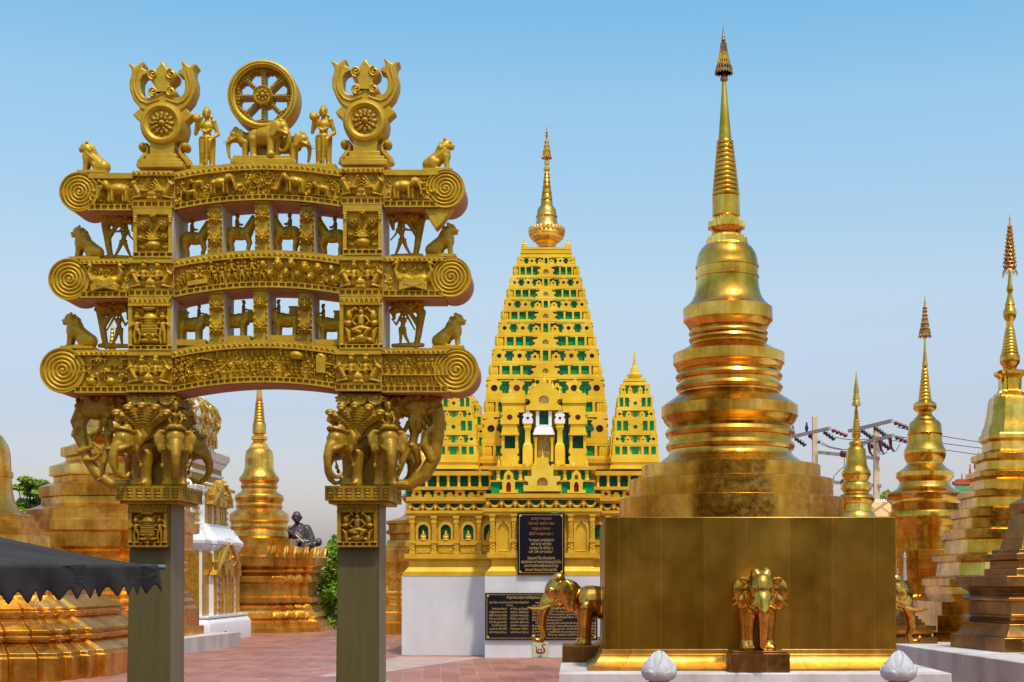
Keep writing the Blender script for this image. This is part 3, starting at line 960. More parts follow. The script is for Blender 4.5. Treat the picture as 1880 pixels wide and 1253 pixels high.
def human_prims(J, H, bust=0, hair=0, skirt=0, bald=False, side=-1):
    """J: joints dict (x, y, z) in px, H height px"""
    g = lambda k: J[k]
    r = lambda v: v * H
    hd = g('head')
    p = [E(hd, (r(.056), r(.062), r(.074))), E((hd[0], hd[1], hd[2] + r(.02)), (r(.06), r(.066), r(.06))),
         E((hd[0], hd[1] + side * r(.062), hd[2] - r(.012)), (r(.012), r(.014), r(.018))),
         T((hd[0] - r(.02), hd[1] + side * r(.055), hd[2] - r(.04), r(.008)), (hd[0] + r(.02), hd[1] + side * r(.055), hd[2] - r(.04), r(.008))),
         E((hd[0] - r(.06), hd[1], hd[2] - r(.01)), (r(.012), r(.018), r(.03))), E((hd[0] + r(.06), hd[1], hd[2] - r(.01)), (r(.012), r(.018), r(.03))),
         E((hd[0], hd[1] + side * r(.03), hd[2] - r(.055)), (r(.032), r(.03), r(.025)))]
    for s in (-1, 1):
        p.append(T((hd[0] + s * r(.012), hd[1] + side * r(.056), hd[2] + r(.014), r(.007)), (hd[0] + s * r(.04), hd[1] + side * r(.046), hd[2] + r(.014), r(.007))))
    ch, pv, nk = g('chest'), g('pelvis'), g('neck')
    p += [T((hd[0], hd[1], hd[2] - r(.05), r(.034)), (*nk, r(.036))), E(ch, (r(.1), r(.066), r(.09))), E(pv, (r(.092), r(.074), r(.07))),
          T((*ch, r(.08)), ((ch[0] + pv[0]) / 2, (ch[1] + pv[1]) / 2, (ch[2] + pv[2]) / 2, r(.064)), (*pv, r(.074)))]
    for s, a in ((-1, 'L'), (1, 'R')):
        sh = (nk[0] + s * r(.105), nk[1], nk[2] - r(.03))
        if 'sh' + a in J: sh = J['sh' + a]
        if 'elb' + a in J:
            e, h = g('elb' + a), g('hand' + a)
            p += [E(sh, (r(.045),) * 3), T((*sh, r(.04)), (*e, r(.03))), T((*e, r(.03)), (*h, r(.022)))]
            d = (Vector(h) - Vector(e)).normalized()
            n = d.cross(Vector((0, 1, 0)))
            n = n.normalized() if n.length > .1 else Vector((1, 0, 0))
            hv = Vector(h) + d * r(.022)
            p.append(E(tuple(hv), (r(.026), r(.02), r(.028))))
            for f in range(4):
                b = hv + n * r(.012) * (f - 1.5) + d * r(.015)
                p.append(T((*b, r(.0085)), (*(b + d * r(.026 + .006 * (f in (1, 2))) + Vector((0, side * r(.006), 0))), r(.007))))
            p.append(T((*(hv - n * r(.016)), r(.009)), (*(hv - n * r(.036) + d * r(.018)), r(.007))))
        k, f = g('knee' + a), g('foot' + a)
        hp = (pv[0] + s * r(.045), pv[1], pv[2] - r(.03))
        p += [T((*hp, r(.066)), (*k, r(.047))), T((*k, r(.048)), ((k[0] + f[0]) / 2, (k[1] + f[1]) / 2 - side * r(.008), (k[2] * .55 + f[2] * .45), r(.042)), (f[0], f[1], f[2] + r(.03), r(.026))),
              T((f[0], f[1] - side * r(.01), f[2] + r(.018), r(.026)), (f[0] + s * r(.015), f[1] + side * r(.07), f[2] + r(.012), r(.02)))]
        if bust: p.append(E((ch[0] + s * r(.048), ch[1] + side * r(.055), ch[2] + r(.015)), (r(.042), r(.04), r(.042))))
    if hair == 1: p += [E((hd[0], hd[1], hd[2] + r(.085)), (r(.032), r(.032), r(.04))), E((hd[0], hd[1] - side * r(.015), hd[2] + r(.035)), (r(.066), r(.062), r(.055)))]
    if hair == 2:
        p += [E((hd[0], hd[1] - side * r(.02), hd[2] + r(.03)), (r(.085), r(.07), r(.08)))]
        for s in (-1, 1): p.append(T((hd[0] + s * r(.065), hd[1] - side * r(.02), hd[2] + r(.02), r(.04)), (hd[0] + s * r(.085), hd[1] - side * r(.02), hd[2] - r(.1), r(.032))))
    if skirt:
        p += [T((pv[0], pv[1] + side * r(.06), pv[2], r(.03)), (pv[0] + r(.01), pv[1] + side * r(.06), pv[2] - r(.2), r(.026)), (pv[0], pv[1] + side * r(.05), pv[2] - r(.38), r(.03))),
              T((pv[0] - r(.09), pv[1] + side * r(.03), pv[2] + r(.03), r(.018)), (pv[0], pv[1] + side * r(.075), pv[2] + r(.02), r(.018)), (pv[0] + r(.09), pv[1] + side * r(.03), pv[2] + r(.03), r(.018)))]
    return p


GM = 10.17                      # distance of the statues' middle plane
KS = GM / F                     # metres per photo px there
def at(px, py): return (wx(px, GM), GM, wz(py, GM))


# ---------------------------------------------------------------- seated lions (facing -X, px units, feet at z=0)
def lion_prims():
    p = [T((12, 0, 15, 14), (2, 0, 24, 13), (-10, 0, 34, 13)), E((15, 0, 13), (15, 13, 13)), E((-12, 0, 30), (11, 11, 14)),
         E((-12, 0, 44), (11, 11.5, 14), (0, -.4, 0)), E((-6, 0, 37), (12, 12, 17), (0, -.45, 0)), E((-17, 0, 50), (9, 8.5, 9.5)), E((-23, 0, 46), (6.5, 6, 5.5)),
         E((-25, 0, 42.5), (4.5, 4.5, 2.5)), E((-28.5, 0, 48), (2.4, 3, 2)), T((-16, 0, 57, 3), (-14, 0, 60.5, 1.4))]
    for s in (-1, 1):
        p += [T((-13, 6.5 * s, 28, 6.5), (-15, 6.5 * s, 14, 4.6), (-16.5, 6.5 * s, 3, 4.2)), E((-20, 6.5 * s, 2.6), (5.5, 4.2, 2.8)),
              E((9, 9 * s, 15), (11, 6, 12), (0, .3, 0)), T((2, 9.5 * s, 15, 6), (6, 10 * s, 4, 4), (-6, 10 * s, 2.6, 3.2)), E((-8, 10 * s, 2.4), (5, 3.4, 2.6)),
              E((-21.5, 6 * s, 52.5), (2.2, 2.2, 1.8)), E((-12, 8 * s, 57.5), (3, 2, 3.4)), E((-18, 6.8 * s, 45), (4, 3, 5))]
    for k in range(26):
        a = .3 + k * 2.4
        p.append(E((-8 + 5.5 * math.sin(k * 1.7), 11 * math.cos(a), 40 + 13 * math.sin(a) * .9), (3, 2, 5), (0, -.4, 0)))
    p += [T((24, 0, 5, 3.2), (22, 8, 3, 3), (12, 14, 3, 3))]
    return p


LION = {d: sculpt('lion_' + ('left' if d < 0 else 'right'), lion_prims(), 1.15, M_GATE, it=2, fac=.4, sc=KS, mirror=d > 0) for d in (-1, 1)}
for (px, py, d, k, lab) in (
        (174, 320, -1, .98, 'seated golden lion facing left on the topmost beam above the upper left spiral'),
        (805, 316, 1, 1.0, 'seated golden lion facing right on the topmost beam above the upper right spiral'),
        (161, 478, -1, 1.03, 'seated golden lion facing left on the middle beam above the middle left spiral'),
        (811, 473, 1, 1.03, 'seated golden lion facing right on the middle beam above the middle right spiral'),
        (147, 641, -1, 1.09, 'seated golden lion facing left on the lowest beam above the biggest left spiral'),
        (824, 640, 1, 1.06, 'seated golden lion facing right on the lowest beam above the lower right spiral')):
    o = thing('lion_statue', lab, 'statue', at(px, py), 'seated lions on the ends of the gate beams', 0, k)
    put(LION[d], 'lion', o)
    mb = MB(); mb.box(-.11, .11, -.075, .075, -.008, .009)
    pl = put(mb.mesh('base_slab', [M_GATE]), 'base_slab', o)

# ---------------------------------------------------------------- horses and elephants with riders in the beam gaps
def horse_prims():
    p = [E((0, 0, 41), (22, 11, 12.5)), E((-14, 0, 42), (12, 12, 13.5)), E((13, 0, 43), (11, 10.5, 13)),
         T((15, 0, 46, 11), (22, 0, 58, 8), (26, 0, 67, 6)), T((25, 0, 68, 6.5), (32, 0, 61, 4.8), (36.5, 0, 55, 3.6)), E((28, 0, 66), (6, 5, 5)),
         T((-24, 0, 46, 3.6), (-30, 0, 36, 4.2), (-29, 0, 18, 3))]
    for s in (-1, 1):
        p += [T((24, 2.6 * s, 71, 2), (24.5, 3 * s, 76, 1)),
              T((-16, 6.5 * s, 38, 9), (-19, 6.5 * s, 24, 5.6), (-15.5, 6.5 * s, 14, 3.8), (-16, 6.5 * s, 3, 3.4)), E((-14.5, 6.5 * s, 2), (5, 3.8, 2.6))]
        fw = 5 if s < 0 else 0
        p += [T((14, 6 * s, 38, 7), (16 + fw, 6 * s, 22, 4.6), (14 + fw * .4, 6 * s, 12, 3.6), (15 + fw * .4, 6 * s, 3, 3.2)), E((16.5 + fw * .4, 6 * s, 2), (4.6, 3.6, 2.6))]
    for k in range(9):
        p.append(E((11 + k * 1.7, 0, 53 + k * 2.6), (4.4, 2.4, 4.4)))
    p += [T((-6, 11, 44, 1.4), (-8, 0, 54, 1.6), (-6, -11, 44, 1.4)), E((-3, 0, 51), (10, 9, 4.5))]
    return p


def rider_prims(x, z, legs=True, k=1.0):
    p = [T((x, 0, z, 4 * k), (x + .5, 0, z + 10 * k, 4.4 * k), (x, 0, z + 14 * k, 4 * k)), E((x + 1, 0, z + 22 * k), (4.2 * k, 4 * k, 5 * k)), E((x, 0, z + 26 * k), (4.4 * k, 4.2 * k, 3 * k)), T((x, 0, z + 16 * k, 2 * k), (x + .5, 0, z + 20 * k, 2 * k))]
    for s in (-1, 1):
        p += [T((x, 4.5 * k * s, z + 14 * k, 2 * k), (x + 3 * k, 6.5 * k * s, z + 7 * k, 1.7 * k), (x + 9 * k, 3 * s * k, z + 6 * k, 1.5 * k)), E((x + 10 * k, 2.6 * s * k, z + 6 * k), (2, 1.7, 1.7))]
        if legs: p += [T((x, 5 * k * s, z, 3.4 * k), (x + 7 * k, 10.5 * s * k, z - 5 * k, 2.8 * k), (x + 4 * k, 11.5 * s * k, z - 15 * k, 2.1 * k)), E((x + 7 * k, 11.5 * s * k, z - 16 * k), (4, 1.8, 1.6))]
    return p


HORSE = {d: sculpt('horse_' + str(d), horse_prims(), 1.2, M_GATE, it=2, fac=.4, sc=KS, mirror=d < 0) for d in (1, -1)}
HRIDER = {d: sculpt('horse_rider_' + str(d), rider_prims(-6, 53), .9, M_GATE2, it=2, fac=.4, sc=KS, mirror=d < 0) for d in (1, -1)}
words = ('leftmost of the four', 'second from left of the four', 'third from left of the four', 'rightmost of the four')
for k, (px, py, d, s) in enumerate(((358, 477, 1, .93), (441, 469, 1, .95), (527, 468, -1, .95), (610, 474, -1, .95))):
    o = thing('horse_statue', '%s golden horses with riders under the topmost beam, facing %s' % (words[k], 'right' if d > 0 else 'left'), 'statue',
              at(px, py), 'mounted horses between the upper beams', 0, s)
    put(HORSE[d], 'horse', o)
    put(HRIDER[d], 'rider', o)

esc = 44.0
EL = {d: sculpt('small_elephant_%d' % d, [(q[0], [tuple(v * esc for v in a) for a in q[1]]) if q[0] == 't' else ('e', tuple(v * esc for v in q[1]), tuple(v * esc for v in q[2]), q[3])
                                          for q in elephant_prims('down', tusk=False)], 1.2, M_GATE, it=2, fac=.4, sc=KS, mirror=d < 0) for d in (1, -1)}
ERIDER = {d: sculpt('elephant_rider_%d' % d, rider_prims(15, 47, True, .8), .8, M_GATE2, it=2, fac=.4, sc=KS, mirror=d < 0) for d in (1, -1)}
HOW = {}
for d in (1, -1):
    mb = MB()
    mb.box(-20 * KS, -6 * KS, -8 * KS, 8 * KS, 39 * KS, 53 * KS)
    mb.box(-21.5 * KS, -4.5 * KS, -9 * KS, 9 * KS, 53.1 * KS, 56 * KS)
    mb.box(-21 * KS, -5 * KS, -9 * KS, 9 * KS, 44 * KS, 46 * KS)
    if d < 0: mb.v = [(-x, y, z) for x, y, z in mb.v]; mb.f = [tuple(reversed(f)) for f in mb.f]
    HOW[d] = mb.mesh('howdah_%d' % d, [M_GATE2])
for k, (px, py, d, s) in enumerate(((350, 628, 1, 1.0), (432, 621, 1, 1.0), (527, 620, -1, 1.0), (609, 628, -1, 1.0))):
    o = thing('elephant_rider_statue', '%s ridden golden elephants above the lowest beam, facing %s' % (words[k], 'right' if d > 0 else 'left'), 'statue',
              at(px, py), 'ridden elephants between the lower beams', 0, s)
    put(EL[d], 'elephant', o); put(ERIDER[d], 'rider', o); put(HOW[d], 'howdah', o)
    mb = MB(); mb.box(-27 * KS, 33 * KS, -.09, .09, -10 * KS, .6 * KS)
    put(mb.mesh('base_slab', [M_GATE], angle=0), 'base_slab', o)

# ---------------------------------------------------------------- attendants, wheel, tridents on top
H = 118.0
AT = {'head': (0, -2, 99), 'neck': (0, 0, 88), 'chest': (0, 0, 76), 'pelvis': (0, 0, 52), 'elbL': (-20, -2, 62), 'handL': (-17, -8, 80), 'elbR': (20, 2, 62), 'handR': (12, -12, 50),
      'kneeL': (-8, -2, 29), 'footL': (-8, 0, 1), 'kneeR': (7, -1, 29), 'footR': (9, 0, 1)}
ap = human_prims(AT, H, 0, 1, 1)
ap += [E((-17, -9, 88), (7.5, 5.5, 7)), E((-20, -9, 93), (4, 3.5, 4)), E((-14, -9, 93), (4, 3.5, 4)), T((-9, 2, 52, 7), (-9, 2, 26, 6), (-9, 2, 6, 5.5)), T((9, 2, 52, 7), (9, 2, 26, 6), (9, 2, 6, 5.5)),
       T((9, -3, 92, 3), (12, 0, 84, 3)), T((-9, -3, 92, 3), (-12, 0, 84, 3)), T((-11, -7, 70, 1.6), (0, -9, 63, 1.8), (11, -7, 70, 1.6))]
ATT = sculpt('attendant', ap, 1.2, M_GATE, it=2, fac=.35, sc=KS)
for px, py, s, lab in ((380, 309, 1.0, 'standing golden attendant statue holding a whisk, left of the big spoked wheel'), (594, 306, 1.0, 'standing golden attendant statue holding a whisk, right of the big spoked wheel')):
    o = thing('attendant_statue', lab, 'statue', at(px, py), 'pair of attendants beside the wheel', 0, s)
    put(ATT, 'figure', o)
    mb = MB(); mb.box(-25 * KS, 25 * KS, -.07, .07, -14 * KS, 0, 0)
    put(mb.mesh('base_slab', [M_GATE]), 'base_slab', o, sc=(1, 1, 1))

# wheel
wc = (486, 181)
wheel = thing('dharma_wheel', 'big golden eight-spoked wheel crowning the middle of the gate above the elephants', 'wheel', at(486, 300))
wz0, wx0 = wz(wc[1], GM), wx(wc[0], GM)
R = 64 * KS
mb = MB()
n = 72
sec = [(1.0, .09), (1.0, -.07), (.985, -.085), (.93, -.09), (.915, -.08), (.9, -.09), (.86, -.09), (.84, -.075), (.8, -.07), (.8, .08), (.84, .09)]
pts = [[(wx0 + R * r_ * math.cos(2 * PI * i / n), GM + y_, wz0 + R * r_ * math.sin(2 * PI * i / n)) for r_, y_ in sec] for i in range(n)]
vs = [p for r_ in pts for p in r_]
m = len(sec)
fs = [(i * m + j, i * m + (j + 1) % m, ((i + 1) % n) * m + (j + 1) % m, ((i + 1) % n) * m + j) for i in range(n) for j in range(m)]
mb.add(vs, fs)
rim = mb.build('rim', M_GATE, wheel)
mb = MB()
for k in range(8):                      # lobed inner edge of the rim between the spokes
    for j in range(5):
        a = 2 * PI * (k + .5) / 8 + (j - 2) * .125
        rr = .79 - .03 * abs(j - 2)
        mb.ell((wx0 + R * rr * math.cos(a), GM, wz0 + R * rr * math.sin(a)), (R * .085, .06, R * .085), None, 12, 8)
mb.build('lobed_edge', M_GATE2, rim)
for k in range(8):
    a = 2 * PI * k / 8
    mb = MB()
    mb.plate([(.2 * R, -.055 * R), (.62 * R, -.06 * R), (.82 * R, -.2 * R), (.82 * R, .2 * R), (.62 * R, .06 * R), (.2 * R, .055 * R)], -.045, .045)
    for j in range(6): mb.ell((R * (.3 + .085 * j), -.045, 0), (R * .035, .012, R * .035), None, 8, 6)
    mb.xf(Matrix.Translation((wx0, GM, wz0)) @ Matrix.Rotation(-a, 4, 'Y'))
    mb.build('spoke', M_GATE2, wheel, bevel=.004)
mb = MB()
mb.loft([[(wx0 + R * r_ * math.cos(2 * PI * i / 36), GM + y_, wz0 + R * r_ * math.sin(2 * PI * i / 36)) for i in range(36)] for r_, y_ in ((.27, .07), (.28, -.07), (.25, -.085), (.22, -.07), (.2, -.07))])
for k in range(8): mb.ell((wx0 + R * .13 * math.cos(k * PI / 4), GM - .072, wz0 + R * .13 * math.sin(k * PI / 4)), (R * .045, .018, R * .045), None, 10, 6)
mb.ell((wx0, GM - .075, wz0), (R * .07, .025, R * .07))
mb.build('hub', M_GATE, wheel)
mb = MB()
y0, y1 = GM - .15, GM + .15
mb.box(wx(432, GM), wx(545, GM), y0, y1, wz(311, GM), wz(302, GM)); mb.box(wx(436, GM), wx(540, GM), y0 + .012, y1 - .012, wz(301.9, GM), wz(296, GM))
mb.build('base_slab', M_GATE, wheel, bevel=.004)
mb = MB(); mb.box(wx(468, GM), wx(504, GM), GM - .03, GM + .06, wz(296, GM), wz(238, GM))
mb.build('support_block', M_GATE2, wheel)


def ele_mesh(name, voxel_rel, mats, scale, **kw):
    return sculpt(name, elephant_prims(**kw), voxel_rel, mats, it=2, fac=.4, sc=scale)


TOPE = ele_mesh('wheel_elephant', .026, M_GATE, 54 * KS, trunk='down', legx=(.3, -.34))
TOPC = ele_mesh('wheel_elephant_curl', .026, M_GATE, 54 * KS, trunk='curl', legx=(.3, -.34))
for me, px, y, rz, s, lab in ((TOPE, 466, .03, PI + .25, .96, 'golden elephant under the wheel facing left with trunk hanging down'),
                             (TOPC, 491, -.07, -.42, 1.04, 'golden elephant under the wheel turned to the front with curled trunk'),
                             (TOPE, 518, .1, -.1, .95, 'golden elephant under the wheel facing right, half hidden behind the curled-trunk one')):
    tag(put(me, 'elephant_statue', None, (wx(px, GM), GM + y, wz(296, GM)), rz, (s, s, s)), lab, 'statue', 'elephants under the wheel')


def spiral(cx, cz, r0, r1, a0, turns, n=18, d=1):
    return [(cx + (r0 + (r1 - r0) * k / n) * math.cos(a0 + d * 2 * PI * turns * k / n), cz + (r0 + (r1 - r0) * k / n) * math.sin(a0 + d * 2 * PI * turns * k / n)) for k in range(n + 1)]


def trident(cx, cyd, lab):
    """three-pronged emblem over a lotus disc; px coordinates relative to the disc centre (x right, z up)"""
    o = thing('trident_emblem', lab, 'emblem', at(cx, cyd + 82), 'trident emblems on the gate top')
    ox, oz = wx(cx, GM), wz(cyd, GM)
    Q = lambda pts: [(ox + x * KS, oz + z * KS) for x, z in pts]
    def pl(name, pts, y0, y1, par=o, bev=.005, holes=()):
        mb = MB(); mb.plate(Q(pts), GM + y0, GM + y1, [Q(h) for h in holes]); return mb.build(name, M_GATE, par, bevel=bev)
    mb = MB()
    for (w, z0, z1, dd) in ((42, -83, -73, .13), (36, -72.9, -66, .115), (28, -65.9, -56, .1), (22, -55.9, -30, .08)):
        mb.box(ox - w * KS, ox + w * KS, GM - dd, GM + dd, oz + z0 * KS, oz + z1 * KS)
    mb.build('stepped_base', M_GATE, o, bevel=.004)
    for s in (-1, 1):
        mb = MB()
        pts = [(s * 46, -74), (s * 43, -66), (s * 36, -58), (s * 30, -50), (s * 29, -42), (s * 34, -35), (s * 41, -34), (s * 43, -40)]
        mb.tube([(ox + x * KS, GM, oz + z * KS, r * KS) for (x, z), r in zip(pts, (6, 7, 7, 6, 5.5, 5.5, 4.5, 3))], 10)
        mb.v = [(x, GM + (y - GM) * 2.2, z) for x, y, z in mb.v]
        mb.ell((ox + s * 39 * KS, GM, oz - 38 * KS), (8.5 * KS, .07, 8.5 * KS))
        mb.build('scroll_bracket', M_GATE, o)
    # disc
    mb = MB()
    n = 56
    prof = [(41, .1), (41, -.06), (39.5, -.08), (36, -.1), (31, -.105), (27, -.09), (25.5, -.088), (24, -.078), (0.3, -.078)]
    mb.loft([[(ox + r_ * KS * math.cos(2 * PI * i / n), GM + y_, oz + r_ * KS * math.sin(2 * PI * i / n)) for i in range(n)] for r_, y_ in prof])
    disc = mb.build('lotus_disc', M_GATE, o)
    mb = MB()
    for k in range(12):
        a = 2 * PI * k / 12
        mb.ell((ox + 16 * KS * math.cos(a), GM - .08, oz + 16 * KS * math.sin(a)), (7.5 * KS, .016, 4.4 * KS), (0, -a, 0), 10, 7)
    for k in range(9):
        a = 2 * PI * k / 9 + .2
        mb.ell((ox + 10.5 * KS * math.cos(a), GM - .088, oz + 10.5 * KS * math.sin(a)), (4 * KS, .014, 3 * KS), (0, -a, 0), 10, 7)
    mb.ell((ox, GM - .085, oz), (7 * KS, .02, 7 * KS)); mb.ell((ox, GM - .1, oz), (4 * KS, .018, 4 * KS))
    mb.build('lotus_flower', M_GATE2, disc)
    # side leaves
    for s in (-1, 1):
        pl('side_leaf', [(s * 30, 20), (s * 36, 34), (s * 46, 27), (s * 55, 18), (s * 46, 10), (s * 40, 4)][::s], -.055, .055)
    # horned crescent
    horn = [(-4, 54), (-14, 51), (-24, 49), (-33, 51), (-39, 58), (-41, 70), (-40, 82), (-35, 90), (-27, 93), (-30, 100), (-37, 103), (-34, 113), (-36, 117), (-45, 109), (-50, 106), (-58, 112), (-63, 110), (-57, 102), (-56, 94), (-61, 78), (-60, 62), (-53, 44), (-41, 30), (-28, 22), (-15, 26), (-8, 33), (0, 39)]
    outline = horn + [(-x, z) for x, z in reversed(horn[:-1])]
    outline = [(0, 57)] + outline
    pl('horned_crescent', outline, -.065, .065, bev=.012)
    for s in (-1, 1):
        mb = MB()
        pts = [(s * x, z) for x, z in ((6, 46), (16, 42), (28, 38), (39, 43), (47, 53), (51, 66), (51, 79), (47, 92), (46, 100))]
        mb.tube([(ox + x * KS, GM - .066, oz + z * KS, .009) for x, z in pts], 8)
        mb.build('horn_rib', M_GATE, o)
    # palmette
    half = [(0, 116), (-8, 104), (-13, 99), (-21, 100), (-27, 92), (-25, 83), (-17, 77), (-13, 70), (-21, 66), (-26, 58), (-22, 50), (-12, 47), (-5, 51)]
    pl('palmette', half + [(0, 55)] + [(-x, z) for x, z in reversed(half[1:])], -.075, .07, bev=.012)
    for s in (-1, 1):
        for (x, z, r) in ((s * 16.5, 90, 9.5), (s * 16, 58.5, 8.5)):
            mb = MB()
            sp = spiral(x, z, r, 1.5, PI / 2 * s, 1.6, 22, s)
            mb.tube([(ox + a * KS, GM - .08, oz + b * KS, .0085) for a, b in sp], 6)
            mb.build('scroll_relief', M_GATE, o)
    return o


trident(303, 234, 'golden trident emblem over a lotus disc, left of the spoked wheel')
trident(673, 229, 'golden trident emblem over a lotus disc, right of the spoked wheel')

# ---------------------------------------------------------------- capital elephants (parts of the gate), riders and hoods
def cap_parts(cx, sgn):
    base = wz(893, GY)
    ele = ele_mesh('capital_elephant_mesh_%d' % cx, .024, M_GATE2, 92 * PX, trunk='curl', half=True, legx=(.24, -.3), wide=.8, tusk=False, spread=True, head=1.05)
    ele2 = ele_mesh('capital_elephant_front_%d' % cx, .024, M_GATE2, 92 * PX, trunk='curl', half=True, legx=(.24, -.3), wide=.8, tusk=False, spread=True, head=1.05)
    rid = sculpt('capital_rider_%d' % cx, human_prims({'head': (2, 0, 40), 'neck': (0, 0, 30), 'chest': (0, 0, 22), 'pelvis': (-4, 0, 4), 'shL': (0, -8, 27), 'shR': (0, 8, 27), 'elbL': (4, -12, 15), 'handL': (14, -8, 8), 'elbR': (4, 12, 15), 'handR': (14, 8, 8),
                                                       'kneeL': (10, -12, -3), 'footL': (8, -14, -18), 'kneeR': (10, 12, -3), 'footR': (8, 14, -18)}, 70, 1, 2), 1.1, M_GATE2, it=2, fac=.35, sc=PX)
    for me, dx, dy, rz in ((ele, 6, -.005, PI + .92), (ele2, 44, .0, -1.25), (ele2, 2, .3, .12), (ele, -4, .3, PI - .5)):
        X, Y = wx(cx + dx, GY), GY + .05 + dy
        loc = Vector((X, Y, base)) - wloc(gate)
        e = put(me, 'capital_elephant', gate, loc, rz)
        r = put(rid, 'rider', e, Vector((.19, 0, 92 * PX * 1.13)), 0)
        # head band, ear cloth and bell
        mb = MB()
        u = 92 * PX
        for s in (-1, 1):
            mb.box(.55 * u, .6 * u, s * .22 * u - .02, s * .22 * u + .02, .68 * u, .96 * u)
            mb.tube([(.56 * u, s * .22 * u, .68 * u, .006), (.46 * u, s * .24 * u, .4 * u, .006)], 6)
            mb.ell((.46 * u, s * .24 * u, .38 * u), (.014, .014, .02), None, 8, 6)
        mb.tube([(.66 * u + .19 * u * math.cos(a), .17 * u * math.sin(a), (1.06 + .05 * math.cos(a)) * u, .014) for a in np.linspace(0, 2 * PI, 19)], 6)
        put(mb.mesh('ear_cloth', [M_GATE2]), 'trapping', e)
    # five-headed hood fan, front and right side
    for fc in range(2):
        mb = MB()
        wdt = 1.22 if fc == 0 else .95
        mb.add(*fan_shell(wdt))
        for k in range(5):
            a = (k - 2) * .42
            x1, z1 = math.sin(a) * .2 * wdt, .015 + math.cos(a) * .155
            mb.tube([(0, -.03, -.06, .03), (x1 * .35, -.055, z1 * .35, .034), (x1 * .8, -.075, z1 * .8, .036), (x1, -.09, z1, .03)], 10)
            mb.ell((x1, -.1, z1 + .004), (.036, .03, .024), None, 12, 8)
            mb.ell((x1 * .98, -.12, z1 - .012), (.022, .02, .014), None, 10, 6)
            for q in range(5): mb.ell((x1 * (.3 + .12 * q), -.088 + .0 * q - .006 * q, z1 * (.3 + .12 * q)), (.026, .01, .006), None, 8, 5)
        for s in (-1, 1):
            sp = spiral(s * .135 * wdt, -.035, .035, .006, PI if s > 0 else 0, 1.3, 16, s)
            mb.tube([(a, -.07, b, .011) for a, b in sp], 7)
        mb.loft([[(x * .042, -.085, z * .06 - .05) for x, z in ((0, 1), (-1, 0), (0, -1), (1, 0))], [(x * .034, -.1, z * .05 - .05) for x, z in ((0, 1), (-1, 0), (0, -1), (1, 0))]])
        if fc == 0: mb.xf(Matrix.Translation((wx(cx + 2, GY), GY - .07, wz(793, GY))))
        else: mb.xf(Matrix.Translation((wx(cx + 34, GY), GY + .17, wz(795, GY))) @ Matrix.Rotation(PI / 2, 4, 'Z'))
        mb.build('serpent_hood', M_GATE2, gate)


def fan_shell(w):
    vs, fs = [], []
    n = 15
    for y in (-.035, .02):
        vs.append((0, y, -.09))
        for k in range(n):
            a = -1.15 + 2.3 * k / (n - 1)
            r = .165 + .012 * abs(math.sin(k * PI / 3))
            vs.append((math.sin(a) * r * 1.2 * w, y, math.cos(a) * r))
    for k in range(n - 1):
        fs += [(0, 2 + k, 1 + k), (n + 1, n + 2 + k, n + 3 + k), (1 + k, 2 + k, n + 3 + k, n + 2 + k)]
    return vs, fs


cap_parts(272, -1)
cap_parts(657, 1)

# ---------------------------------------------------------------- tree-and-woman brackets under the beam ends
def bracket(lab, org, treeP, fig, H, hair=2, side=-1, vox=1.5, canopy=(0, 0, 0, 0), ncan=60, seed=3):
    """px coordinates; org = base point"""
    o = thing('bracket_statue', lab, 'statue', at(*org), 'tree and woman brackets under the beam ends')
    L = lambda x, y, d=0: (x - org[0], d, org[1] - y)
    rg = random.Random(seed)
    pr = []
    for path in treeP:
        pr.append(('t', [(*L(x, y, dd), r) for x, y, dd, r in path]))
    x0, y0, x1, y1 = canopy
    for _ in range(ncan):
        a = rg.uniform(3.4, 6.6) * (vox / 1.5)
        pr.append(E(L(rg.uniform(x0, x1), rg.uniform(y0, y1), rg.uniform(-15, 15)), (a * 1.3, a * 1.2, a), (rg.uniform(-1, 1), rg.uniform(-1, 1), rg.uniform(-3, 3))))
    pr.append(E(L((x0 + x1) / 2, (y0 + y1) / 2), ((x1 - x0) * .5, 16, (y1 - y0) * .62)))
    put(sculpt('bracket_tree', pr, vox, M_GATE2, it=1, fac=.35, sc=KS), 'tree', o)
    J = {k: L(*v) for k, v in fig.items()}
    fp = human_prims(J, H, 1 if side < 0 else 0, hair, 0, side=side)
    pv, hd = J['pelvis'], J['head']
    fp += [T((pv[0] - H * .1, pv[1], pv[2] + H * .02, H * .02), (pv[0], pv[1] - H * .08, pv[2], H * .022), (pv[0] + H * .1, pv[1], pv[2] + H * .02, H * .02)),
           T((pv[0] - H * .1, pv[1], pv[2] + H * .02, H * .02), (pv[0], pv[1] + H * .08, pv[2], H * .022), (pv[0] + H * .1, pv[1], pv[2] + H * .02, H * .02))]
    if side > 0:   # seen from behind, long hair
        for q in (-1, -.4, .4, 1):
            fp.append(T((hd[0] + q * H * .04, hd[1] - H * .05, hd[2] + H * .04, H * .03), (hd[0] + q * H * .075, hd[1] - H * .07, hd[2] - H * .1, H * .026), (hd[0] + q * H * .05, hd[1] - H * .065, hd[2] - H * .24, H * .012)))
    put(sculpt('bracket_woman', fp, vox * .62, M_GATE2, it=2, fac=.35, sc=KS), 'woman', o)


